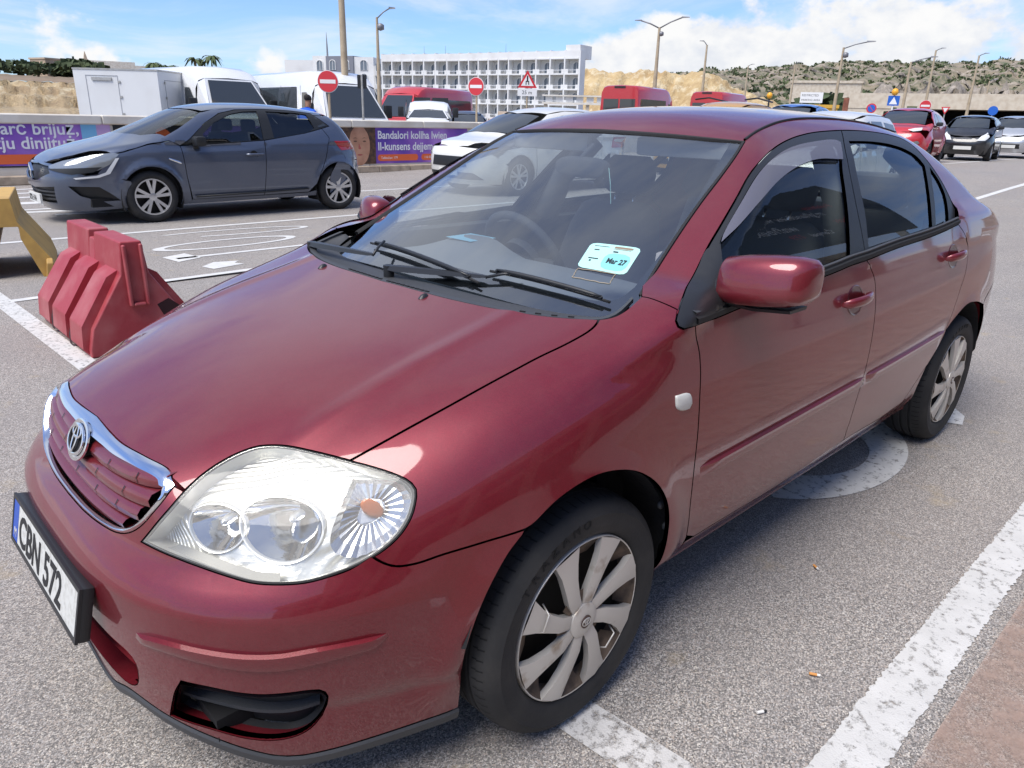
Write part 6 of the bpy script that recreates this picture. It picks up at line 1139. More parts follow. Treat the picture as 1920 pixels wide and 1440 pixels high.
def hotel():
    h = empty('hotel', 'long white hotel with rows of arched balcony doors on four floors', 'building', (-104, -125, 0))
    base = Vector((-104, -125, 0)); pl = [Vector(p)-base for p in ((-98.2, -142.6, 0), (-101.0, -135.5, 0), (-104.8, -124.8, 0), (-107.6, -113.0, 0), (-111.2, -97.7, 0))]
    pts = [pl[0]]; bays = [3, 4, 5, 5]; segs = []
    FH, N_ = 2.72, 4; z0 = 1.1
    for (a, b), nb in zip(zip(pl[:-1], pl[1:]), bays):
        for k in range(nb): segs.append((a+(b-a)*k/nb, a+(b-a)*(k+1)/nb))
    # local frame: u along the facade (viewer's left to right), -n towards the viewer
    for i, (a, b) in enumerate(segs):
        u = (b-a).normalized(); n = Vector((-u.y, u.x, 0)); n = n if n.dot(Vector((105, 126, 0))) > 0 else -n; w = (b-a).length
        Fm = Matrix((u, -n, Vector((0, 0, 1)))).transposed().to_4x4(); Fm.translation = a
        # back wall of the recess
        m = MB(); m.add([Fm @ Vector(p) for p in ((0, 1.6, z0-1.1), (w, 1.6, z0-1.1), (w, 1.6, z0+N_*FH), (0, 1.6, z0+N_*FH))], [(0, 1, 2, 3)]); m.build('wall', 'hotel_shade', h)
        m = MB(); pts_ = [Fm @ Vector(p) for p in ((-.14, 0, 0), (.14, 0, 0), (.14, 1.6, 0), (-.14, 1.6, 0))]; m.hexa(pts_, [p+Vector((0, 0, z0+N_*FH+1.4)) for p in pts_]); m.build('fin', 'hotel_white', h)
        for f in range(N_+1):
            z = z0+f*FH; q = [Fm @ Vector(p) for p in ((.14, -.08, z-.14), (w-.14, -.08, z-.14), (w-.14, 1.6, z-.14), (.14, 1.6, z-.14))]; MB().hexa(q, [p+Vector((0, 0, .26)) for p in q]).build('slab', 'hotel_white', h)
            if f == N_:
                q = [Fm @ Vector(p) for p in ((.14, 0, z+.12), (w-.14, 0, z+.12), (w-.14, .3, z+.12), (.14, .3, z+.12))]; MB().hexa(q, [p+Vector((0, 0, 1.15)) for p in q]).build('parapet', 'hotel_white', h); continue
            for x0, x1 in ((.14, w*.26), (w*.80, w-.14)):
                q = [Fm @ Vector(p) for p in ((x0, -.02, z+.12), (x1, -.02, z+.12), (x1, .12, z+.12), (x0, .12, z+.12))]; MB().hexa(q, [p+Vector((0, 0, .72)) for p in q]).build('balcony_wall', 'hotel_white', h)
            q = [Fm @ Vector(p) for p in ((w*.26, .02, z+.62), (w*.80, .02, z+.62), (w*.80, .06, z+.62), (w*.26, .06, z+.62))]; MB().hexa(q, [p+Vector((0, 0, .10)) for p in q]).build('rail', 'hotel_rail', h)
            arch_window(h, Fm @ Matrix.Translation((w*.56, 1.6, z+.13)), min(1.35, w*.46), 2.0)
    a, b = segs[-1]; u = (b-a).normalized(); n = Vector((-u.y, u.x, 0)); n = n if n.dot(Vector((105, 126, 0))) > 0 else -n; Fm = Matrix((u, -n, Vector((0, 0, 1)))).transposed().to_4x4(); Fm.translation = b
    q = [Fm @ Vector(p) for p in ((-.15, 0, 0), (.2, 0, 0), (.2, 2.0, 0), (-.15, 2.0, 0))]; MB().hexa(q, [p+Vector((0, 0, z0+N_*FH+1.3)) for p in q]).build('gable_wall', 'hotel_white', h)
    q = [Fm @ Vector(p) for p in ((-3.2, .4, z0+N_*FH), (-.16, .4, z0+N_*FH), (-.16, 5, z0+N_*FH), (-3.2, 5, z0+N_*FH))]; MB().hexa(q, [p+Vector((0, 0, 2.3)) for p in q]).build('roof_room', 'hotel_white', h)
    for k, t in enumerate((.18, .30, .62)):
        p = pl[0]+(pl[-1]-pl[0])*t; MB().lathe([(.06, 12.6), (.02, 15.3)], 'z', 5, (p.x-6, p.y-4, 0)).build('aerial', 'lamp_grey', h)
    # ground-floor arcade
    for i in range(0, len(segs), 1):
        a, b = segs[i]; c = (a+b)/2; u = (b-a).normalized(); n = Vector((-u.y, u.x, 0)); n = n if n.dot(Vector((105, 126, 0))) > 0 else -n; Fm = Matrix((u, -n, Vector((0, 0, 1)))).transposed().to_4x4(); Fm.translation = c
        q = [Fm @ Vector(p) for p in ((-.55, -.5, 0), (.55, -.5, 0), (.55, -.1, 0), (-.55, -.1, 0))]; MB().hexa(q, [p+Vector((0, 0, .95)) for p in q]).build('planter', 'limestone', h)
hotel()
def annex():
    h = empty('hotel_annex', 'white and grey hotel wing with arched windows and roof aerials', 'building', (-95, -152, 0)); base = Vector((-95, -152, 0))
    P_ = [Vector(p)-base for p in ((-88.0, -166.0, 0), (-92.0, -160.6, 0), (-93.6, -157.2, 0), (-96.2, -150.2, 0), (-98.8, -146.6, 0), (-102.0, -144.6, 0))]
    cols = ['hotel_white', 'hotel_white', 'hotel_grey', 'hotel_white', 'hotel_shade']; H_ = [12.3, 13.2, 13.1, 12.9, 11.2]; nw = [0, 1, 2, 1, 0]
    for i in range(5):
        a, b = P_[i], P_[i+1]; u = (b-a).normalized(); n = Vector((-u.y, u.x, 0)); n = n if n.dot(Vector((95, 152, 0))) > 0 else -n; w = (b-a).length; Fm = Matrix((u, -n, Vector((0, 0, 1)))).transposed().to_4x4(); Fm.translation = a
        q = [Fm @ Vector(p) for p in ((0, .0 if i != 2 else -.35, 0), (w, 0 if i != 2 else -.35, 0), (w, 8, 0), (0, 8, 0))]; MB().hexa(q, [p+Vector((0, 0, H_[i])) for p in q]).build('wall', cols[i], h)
        for k in range(nw[i]):
            for f in range(4): arch_window(h, Fm @ Matrix.Translation((w*(k+.5)/nw[i], -.02 if i != 2 else -.38, 2.0+f*2.75)), 1.5, 2.0)
        if i == 4:
            for f in range(4):
                q = [Fm @ Vector(p) for p in ((.2, -1.0, 1.0+f*2.72), (w, -1.0, 1.0+f*2.72), (w, 0, 1.0+f*2.72), (.2, 0, 1.0+f*2.72))]; MB().hexa(q, [p+Vector((0, 0, .9)) for p in q]).build('balcony', 'hotel_white', h); q = [Fm @ Vector(p) for p in ((.5, -.03, 2.0+f*2.72), (w-.3, -.03, 2.0+f*2.72), (w-.3, -.01, 2.0+f*2.72), (.5, -.01, 2.0+f*2.72))]; MB().hexa(q, [p+Vector((0, 0, 1.5)) for p in q]).build('window', 'hotel_glass', h)
    for t in (.45, .62): MB().lathe([(.25, 12.9), (.18, 15.5), (.03, 18.5)], 'z', 5, tuple(P_[0].lerp(P_[4], t)+Vector((-4, -5, 0)))).build('aerial', 'lamp_grey', h)
annex()
# --- hills, quarry, terraces
def hill_mat(name, c1, c2, c3, s1, s2, s3):
    m, nd, L = node_mat(name); o = nd('ShaderNodeOutputMaterial'); b = nd('ShaderNodeBsdfPrincipled'); b.inputs['Roughness'].default_value = .95; L.new(b.outputs[0], o.inputs[0]); tc = nd('ShaderNodeTexCoord')
    def nz(s, d=8): n = nd('ShaderNodeTexNoise'); n.inputs['Scale'].default_value = s; n.inputs['Detail'].default_value = d; n.inputs['Roughness'].default_value = .65; L.new(tc.outputs['Object'], n.inputs[0]); return n.outputs[0]
    def rp(x, lo, hi): r = nd('ShaderNodeMapRange'); r.inputs['From Min'].default_value = lo; r.inputs['From Max'].default_value = hi; L.new(x, r.inputs[0]); return r.outputs[0]
    x1 = nd('ShaderNodeMixRGB'); x1.inputs[1].default_value = (*c1, 1); x1.inputs[2].default_value = (*c2, 1); L.new(rp(nz(s1), .42, .58), x1.inputs[0]); x2 = nd('ShaderNodeMixRGB'); x2.inputs[2].default_value = (*c3, 1); L.new(x1.outputs[0], x2.inputs[1]); L.new(rp(nz(s2), .52, .64), x2.inputs[0]); L.new(x2.outputs[0], b.inputs['Base Color'])
    bu = nd('ShaderNodeBump'); bu.inputs['Strength'].default_value = .9; bu.inputs['Distance'].default_value = s3; L.new(nz(s2*2), bu.inputs['Height']); L.new(bu.outputs[0], b.inputs['Normal'])
hill_mat('hillside', (.27, .22, .15), (.15, .15, .09), (.36, .30, .21), .05, .09, 2.); hill_mat('rock_yellow', (.56, .42, .22), (.42, .29, .14), (.62, .52, .34), .12, .3, 1.); hill_mat('rubble', (.50, .38, .22), (.36, .26, .15), (.56, .47, .31), .5, .9, .5); hill_mat('field', (.24, .17, .11), (.15, .12, .07), (.30, .22, .14), .03, .07, .5); hill_mat('rock_grey', (.36, .31, .25), (.22, .19, .155), (.45, .39, .32), .10, .25, 1.)
mat('leaf_dark', (.045, .065, .028), .9, var=((.075, .10, .04), .15, .35, .65)); mat('leaf_mid', (.075, .105, .04), .9, var=((.11, .13, .055), .2, .35, .65)); mat('trunk', (.12, .09, .06), .9)
def azp(az, D):                                   # bearing from the car park (degrees, world), distance -> x, y
    return (1.1+D*math.cos(R(az)), 1.7+D*math.sin(R(az)))
def fbm(x, s=0):
    return sum(math.sin(x*f*1.7+s*3.1+f)*a for f, a in ((1, 1), (2.3, .5), (4.9, .28), (9.7, .14), (17, .08)))
def ridge(name, az0, az1, n, rows, mt, kind='structure', jit=0.):
    """rows: list of functions az->(distance, height)"""
    V = []; F_ = []; az = np.linspace(az0, az1, n)
    for r in rows:
        for a in az: d, h_ = r(a); V.append((*azp(a, d), h_))
    for j in range(len(rows)-1):
        for i in range(n-1): F_.append((j*n+i, j*n+i+1, (j+1)*n+i+1, (j+1)*n+i))
    o = mesh(name, V, F_, mt, smooth=True); o['kind'] = kind; return o, V
HT = lambda a: 34+10*float(sstep(-142, -156, a))+2.2*float(sstep(-156, -175, a))+.8*fbm(a*.35)+.25*fbm(a*2.1)
hf = [lambda a, t=t: (330+300*t+6*fbm(a*1.3+t*9), max(0, HT(a)*(t**.85)+1.6*fbm(a*1.9+t*7)*min(1, t*3)*(1-t*.5))) for t in np.linspace(0, 1, 26)]
hill, hv = ridge('hill', -138, -190, 150, hf+[lambda a: (1100, 0)], 'hillside')
def bush_verts(c, r, n, rnd, flat=.7):
    V = []; F_ = []
    for _ in range(n):
        u = rnd.gauss(0, 1), rnd.gauss(0, 1), abs(rnd.gauss(0, .8)); l = math.sqrt(sum(q*q for q in u))+1e-6; k = rnd.uniform(.55, 1.); p = Vector((c[0]+u[0]/l*r*k, c[1]+u[1]/l*r*k, c[2]+u[2]/l*r*flat*k)); s = r*rnd.uniform(.22, .42)
        d = Vector((rnd.gauss(0, 1), rnd.gauss(0, 1), rnd.gauss(0, 1))).normalized(); e = d.orthogonal().normalized(); g = d.cross(e); b = len(V); V += [p+e*s, p+g*s*.8, p-e*s*.9, p-g*s*.7]; F_ += [(b, b+1, b+2, b+3)]
    return V, F_
def bush_mass(name, centres, mt, seed, n=14, label=None):
    rnd = random.Random(seed); m = MB()
    for c, r in centres: m.add(*bush_verts(c, r, n, rnd))
    o = m.build(name, mt); o['kind'] = 'stuff'; return o
rnd = random.Random(4); cs = {'leaf_dark': [], 'leaf_mid': []}
def hill_h(a, t): d, h_ = hf[min(25, int(t*25))](a); return d, h_
for k in range(2600):
    a = rnd.uniform(-139, -183); t = rnd.random()**.8; d, h_ = hill_h(a, t)
    band = .5+.5*math.sin(t*42+fbm(a*.8)*1.5)
    if rnd.random() > .25+.75*band: continue
    cs['leaf_dark' if rnd.random() < .6 else 'leaf_mid'].append(((*azp(a, d+rnd.uniform(-4, 4)), h_-.3), rnd.uniform(1.0, 3.4)*(1.2 if t < .3 else 1)))
for k in range(150): a = rnd.uniform(-139, -183); d, h_ = hf[25](a); cs['leaf_dark'].append(((*azp(a, d), h_-.5), rnd.uniform(1.2, 3.)))
for k, v in cs.items(): bush_mass('hill_scrub', v, k, 9)
# terrace walls on the hill
for j, t in enumerate((.30, .46, .60, .74, .86)):
    rws = [lambda a, t=t: (hill_h(a, t)[0]-2, hill_h(a, t)[1]-.6+.3*fbm(a*3)), lambda a, t=t: (hill_h(a, t)[0]-2, hill_h(a, t)[1]+.9+.35*fbm(a*4.1)), lambda a, t=t: (hill_h(a, t)[0]+3, hill_h(a, t)[1]+.7)]
    ridge('terrace_wall', -141-j*1.3, -181, 170, rws, 'rock_grey')
# quarry face behind the red vans
qs = lambda t, s: t+.012*fbm(s)
qf = [lambda a, t=t: (225+28*t+1.6*fbm(a*1.1+t*2.4)*(1-t*.4), max(0, (15.5-9.5*float(sstep(-146.5, -153.5, a))+.5*fbm(a*.9))*min(1, t*1.15))*float(sstep(-137.6, -138.6, a))*1.0+.22*fbm(a*6+t*11)*min(1, t*4)*(t < 1)) for t in np.linspace(0, 1, 14)]
ridge('quarry_face', -137.5, -154.2, 120, qf+[lambda a: (290, qf[13](a)[1]*.98)], 'rock_yellow')
qb = [((*azp(a := rnd.uniform(-138.5, -153), d := rnd.uniform(205, 222)), -.2), rnd.uniform(1., 2.6)) for _ in range(90)]; bush_mass('quarry_scrub', qb, 'leaf_mid', 5, 16)
# rock bank at the far right
rk = [lambda a, t=t: (150+30*t+4*fbm(a*2.+t*3), 1+(8.0+.8*fbm(a*2.7))*t*float(sstep(-155.5, -158.5, a))+.5*fbm(a*7+t*13)*min(1, t*4)) for t in np.linspace(0, 1, 10)]
ridge('rock_bank', -155, -184, 120, rk+[lambda a: (230, 8)], 'rock_grey')
# rubble terraces and fields at the far left
tf = []
for k, (d, h_) in enumerate(((30, .6), (34, 1.1), (44, 1.3), (45, 1.8), (60, 2.0), (61, 2.5), (85, 2.7), (86, 3.4), (130, 5.0), (170, 6.2), (230, 8.0), (260, 9.0), (420, 11.5))): tf.append(lambda a, d=d, h_=h_: (d+.4*fbm(a*2+d), h_+.03*(d/30)**.5*fbm(a*5+d)))
ridge('rubble_terrace', -94, -118, 120, tf[:8], 'rubble'); ridge('field', -94, -118, 90, tf[7:], 'field')
mat('tower_stone', (.50, .40, .29), .9, var=((.42, .32, .22), .3, .4, .6))
def farm():
    x, y = azp(-103.9, 250); f = empty('farm_tower', 'square tan stone tower house on the far left skyline', 'building', (x, y, 7.5), R(20)); MB().box((-3.2, -3.2, 0), (3.2, 3.2, 5.2)).build('wall', 'tower_stone', f); MB().box((-3.4, -3.4, 5.2), (3.4, 3.4, 5.6)).build('parapet', 'tower_stone', f)
    for q in (-1.2, 1.2): MB().box((q-.35, 3.19, 2.2), (q+.35, 3.24, 4.2)).build('window', 'hotel_glass', f)
    x, y = azp(-105.9, 395); f = empty('chapel_spire', 'slender pale spire on the far left skyline', 'tower', (x, y, 14)); MB().loft([[(s*1.3*a_, s*1.3*b_, z) for a_, b_ in ((-1, -1), (1, -1), (1, 1), (-1, 1))] for s, z in ((1, 0), (.8, 4), (.35, 7.5), (.05, 9.5))]).build('spire', 'tower_stone', f)
    x, y = azp(-107.7, 300); f = empty('long_farmhouse', 'long low pale farmhouse behind the box lorry', 'building', (x, y, 10.), R(-17)); MB().box((-14, -3, 0), (12, 3, 4.4)).build('wall', 'limestone_pale', f); MB().box((-5, -3.2, 4.4), (8, 3, 5.4)).build('upper_floor', 'limestone_pale', f)
    for q in (-9, -4, 1, 6): MB().box((q-.6, 2.99, 1.4), (q+.6, 3.05, 3.0)).build('window', 'hotel_glass', f)
farm()
def tree(label, a, D, z, h_, r, mt, palm=False, n=160, group='trees on the skyline'):
    x, y = azp(a, D); t = empty('palm_tree' if palm else 'tree', label, 'tree', (x, y, z), 0, group); rn = random.Random(int(a*100)+int(D)); MB().lathe([(r*.10, 0), (r*.06, h_*.7)], 'z', 7).build('trunk', 'trunk', t, True); m = MB()
    if palm:
        for k in range(22):
            an = rn.uniform(0, 6.28); dr = rn.uniform(.1, 1.); c = Vector((0, 0, h_*.72)); pts = [c+Vector((math.cos(an)*r*s, math.sin(an)*r*s, r*(.9*dr*s-1.1*s*s))) for s in (0, .35, .7, 1.)]; w_ = Vector((-math.sin(an), math.cos(an), 0))*r*.13; m.loft([[p-w_*k2, p+w_*k2] for p, k2 in zip(pts, (.4, 1, .9, .1))], close=False)
    else:
        for k in range(n):
            u = Vector((rn.gauss(0, 1), rn.gauss(0, 1), rn.gauss(0, .8))).normalized()*rn.uniform(.35, 1)**.6; c = Vector((u.x*r, u.y*r, h_*.62+u.z*h_*.38)); s = r*rn.uniform(.10, .2); d = Vector((rn.gauss(0, 1), rn.gauss(0, 1), rn.gauss(0, 1))).normalized(); e = d.orthogonal(); g = d.cross(e); m.add([c+e*s, c+g*s, c-e*s, c-g*s], [(0, 1, 2, 3)])
    m.build('crown', mt, t)
for k, (a, D, z, h_, r) in enumerate(((-102.4, 235, 7.2, 4.4, 4.2), (-104.5, 238, 7.2, 4.6, 4.6), (-105.6, 232, 7.2, 5.4, 4.4), (-106.3, 236, 7.4, 4.6, 3.6), (-100.8, 150, 5.2, 3.0, 2.6), (-103.2, 150, 5.2, 2.6, 2.0))):
    tree(['round dark tree left of the tower house', 'dark tree right beside the tower house', 'broad dark tree behind the box lorry cab', 'dark tree just above the box lorry corner', 'low bush tree at the left edge of the field', 'small bush tree below the tower house'][k], a, D, z, h_, r, 'leaf_dark')
for k, (a, D, h_) in enumerate(((-109.75, 150, 8.2), (-110.2, 152, 8.0), (-110.75, 150, 7.6), (-113.3, 140, 9.4), (-112.3, 140, 8.8))): tree(['palm left of three behind the box lorry', 'palm in the middle of three behind the box lorry', 'palm right of three behind the box lorry', 'palm showing over the left minibus roof', 'small palm tip left over the left minibus roof'][k], a, D, 2.5, h_, 1.9, 'leaf_mid', True)
for k, (a, D, h_, r) in enumerate(((-154.6, 128, 5.2, 4.2), (-155.6, 126, 5.6, 4.4), (-156.4, 127, 5.0, 4.0), (-160.4, 60, 2.6, 1.9))): tree(['dark tree behind the white notice board', 'dark tree between notice board and containers', 'dark tree beside the containers', 'bush beside the crossing sign'][k], a, D, 0, h_, r, 'leaf_dark')
# --- structures at the right
mat('rust_brown', (.17, .055, .035), .8, var=((.26, .10, .06), 1., .4, .6)); mat('brick_orange', (.40, .16, .08), .9, var=((.30, .11, .06), 2, .4, .6)); mat('skip_yellow', (.62, .36, .05), .6)
def right_side():
    x, y = -135.3, -60.5; b = empty('tan_building', 'plain tan block on the hillside above the notice board', 'building', (x, y, 0), facing(x, y)); MB().box((-5, -4, 0), (6.5, 0, 8.3)).build('wall', 'limestone', b); MB().box((-5.2, -4.2, 8.3), (6.7, .2, 8.7)).build('parapet', 'limestone', b)
    c0, c1 = (-81.7, -33.5), (-82.9, -30.5); 
    for (x, y, w_, mt, lb) in ((-81.9, -32.9, 2.9, 'rust_brown', 'rust brown container beside the crossing sign'), (-83.1, -30.0, 2.0, 'brick_orange', 'orange brown container end beside the crossing sign')):
        b = empty('container', lb, 'container', (x, y, .38), facing(x, y), 'containers at the right'); rbox('body', (-w_/2, -4, 0), (w_/2, 0, 3.75), mt, b, .04, 1)
        for k in range(10): q = -w_/2+.15+k*(w_-.3)/9; MB().box((q-.05, .001, .1), (q+.05, .04, 3.6)).build('corrugation', mt, b)
    b = empty('skip', 'yellow skip below the white notice board', 'skip', (-47.5, -20.9, .3), facing(-47.5, -20.9)); MB().hexa([(-.85, -1, 0), (.85, -1, 0), (.85, 0, 0), (-.85, 0, 0)], [(-1.05, -1.2, 2.25), (1.05, -1.2, 2.25), (1.05, .1, 2.25), (-1.05, .1, 2.25)]).build('body', 'skip_yellow', b); MB().box((-1.1, .1, 2.1), (1.1, .16, 2.3)).build('rim', 'skip_yellow', b)
    # stone underpass
    b = empty('stone_underpass', 'pale stone bridge with a long dark opening at the far right', 'bridge', (-70, -18, .3), facing(-70, -18)); mt = 'limestone'
    MB().box((-16, -6, 2.55), (10, 0, 3.45)).build('deck', mt, b); MB().box((-16, -.25, 3.45), (10, .0, 3.75)).build('parapet', mt, b); MB().box((-16, -6, 0), (-5.2, -.05, 2.55)).build('abutment', mt, b); MB().box((6.4, -6, 0), (10, -.05, 2.55)).build('abutment', mt, b); MB().box((-5.2, -5.8, 0), (6.4, -5.5, 2.55)).build('back_wall', 'void', b); MB().box((-16, .6, 0), (9, 1.0, 1.35)).build('front_wall', 'limestone', b)
    for q in (-8.2, -12.5): MB().box((q-.9, -.04, .9), (q+.9, .02, 2.3)).build('window', 'hotel_glass', b)
    # canopy with pale panels between hotel and red van
    b = empty('footbridge', 'low footbridge with a row of pale panels beside the red van', 'bridge', (-52.5, -43.2, 0), facing(-52.5, -43.2)); MB().box((-3.4, -.3, 2.55), (5, .3, 2.72)).build('deck', 'limestone_pale', b); MB().box((-3.4, -.3, 3.2), (5, .3, 3.32)).build('top_rail', 'limestone_pale', b)
    for k in range(9): q = -3.1+k*.9; MB().box((q, -.05, 2.74), (q+.62, .05, 3.18)).build('panel', 'hotel_white', b)
    for q in (-3, 1, 4.7): MB().box((q-.15, -.15, 0), (q+.15, .15, 2.55)).build('pier', 'limestone', b)
    # stone roadside wall behind the cars at the right
    b = empty('roadside_wall', 'low ochre stone wall behind the red crossover and small hatchbacks', 'wall', (-55, -18.5, .38), facing(-55, -18.5)); rn = random.Random(2); q = -17.
    while q < 22: w_ = rn.uniform(1.2, 2.2); rbox('wall_stone', (q, -.4, 0), (q+w_-.02, 0, rn.uniform(.95, 1.05)), 'limestone', b, .03, 1); q += w_
right_side()
# --- terminal behind the camera (seen mirrored in the paint and glass)
mat('terminal_stone', (.42, .33, .24), .85, var=((.34, .26, .18), .6, .4, .65)); mat('terminal_glass', (.03, .035, .04), .1); mat('banner_dark', (.02, .022, .026), .5)
def terminal():
    t = empty('terminal_building', 'tall tan stone building front on the near side of the road', 'building', (0, 13, 0)); H_ = 7.6
    for k in range(12):
        x = -34+k*4.4; MB().box((x, 0, 0), (x+.9, 1.2, H_)).build('pier', 'terminal_stone', t); MB().box((x+.9, .5, 3.2), (x+4.4, .9, 4.4)).build('spandrel', 'terminal_stone', t); MB().box((x+.9, .7, 0), (x+4.4, .8, 3.2)).build('glazing', 'terminal_glass', t); MB().box((x+.9, .7, 4.4), (x+4.4, .8, 6.2)).build('glazing', 'terminal_glass', t)
    MB().box((-34, -.2, 6.2), (19, 1.2, H_)).build('fascia', 'terminal_stone', t); MB().box((-34, .9, 0), (19, 10, H_-.1)).build('core', 'terminal_stone', t)
terminal()
def hoarding():
    h = empty('hoarding', 'dark hoarding with white and red slogan, mirrored in the front side window', 'billboard', (-11.5, 4.5, 0)); mat('hoard_white', (.75, .76, .76), .5); mat('hoard_red', (.55, .04, .05), .5)
    MB().box((-4.6, 0, 3.45), (4.4, .06, 6.9)).build('panel', 'banner_dark', h)
    for x in (-3.5, 3.3): MB().box((x-.1, .062, 0), (x+.1, .26, 6.7)).build('post', 'galv', h)
    T_ = lambda x, z, s, b, m: text('slogan', b, s, m, h, frame_mat((x, -.003, z), (1, 0, 0), (0, 0, 1)), .001, bold=.004)
    T_(-1.6, 4.88, .36, 'm’għandhiex wiċċ w...', 'hoard_white'); T_(-2.6, 5.30, .30, 'il-vjolenza', 'hoard_red'); T_(-2.2, 4.36, .34, 'm’intix', 'hoard_red'); T_(.25, 4.32, .44, 'waħdek.', 'hoard_white'); T_(-.5, 3.93, .26, 'Ċempel', 'hoard_white'); T_(.55, 3.93, .30, '179', 'hoard_red')
hoarding()
# ================================================================== other vehicles
class Shape:
    """car body as an implicit surface; x forward (front axle at 0), y left, z up"""
    def __init__(s, W, N, T, H, Rf, ws, gl, wb, rw=None, n=3.4, kt=.10, kb=.05, xc=-.35, crown=.04, kroof=.10, flare=.02, ra=.34, zw=.31, zb=.85, wsc=.2):
        s.W, s.N, s.T, s.H, s.Rf = [spl(*zip(*q)) for q in (W, N, T, H, Rf)]; s.ws, s.gl, s.wb, s.rw, s.n, s.kt, s.kb, s.xc, s.crown, s.kroof, s.flare, s.ra, s.zw, s.zb, s.wsc = ws, gl, wb, rw, n, kt, kb, xc, crown, kroof, flare, ra, zw, zb, wsc
        s.xr = -wb+.35
    def F(s, p):
        x, y, z = p[..., 0], np.abs(p[..., 1]), p[..., 2]; w = np.maximum(s.W(z), .05); af = np.maximum(s.N(z)-s.xc, .1); ar = np.maximum(s.xr-s.T(z), .1)
        uf = np.maximum(x-s.xc, 0)/af; ur = np.maximum(s.xr-x, 0)/ar; n = s.n; side = w*((uf**n+ur**n+(y/w)**n)**(1/n)-1)
        for xa in (0, -s.wb): side = side-s.flare*np.exp(-((np.hypot(x-xa, z-s.zw)-s.ra)/.06)**2)*sstep(.15, .3, z)*sstep(.2, .6, y)
        return smax(side, z-(s.H(x)-s.crown*(y/.7)**2.5), s.kt)
    def G(s, p):
        x, y, z = p[..., 0], np.abs(p[..., 1]), p[..., 2]; y0, z0, a, b = s.gl; h = z-z0; g = smax(z-(s.Rf(x)-.05*(y/.55)**2.4), y-(y0-np.where(h > 0, a*h+b*h*h, -.9*h)), s.kroof)
        x0, zz, sl = s.ws; g = smax(g, (x-(x0-s.wsc*(y/.7)**2.2-sl*(z-zz)))/math.hypot(1, sl), .05)
        if s.rw: xr, zr, sr = s.rw; g = smax(g, ((xr-sr*(zr-z)+.10*(y/.6)**2)-x)/math.hypot(1, sr), .06)
        else: g = smax(g, (s.T(z)+.10*(y/.6)**2-x), .08)
        return smax(g, s.zb-z, .03)
    def B(s, p): return smin(s.F(p), s.G(p), s.kb)
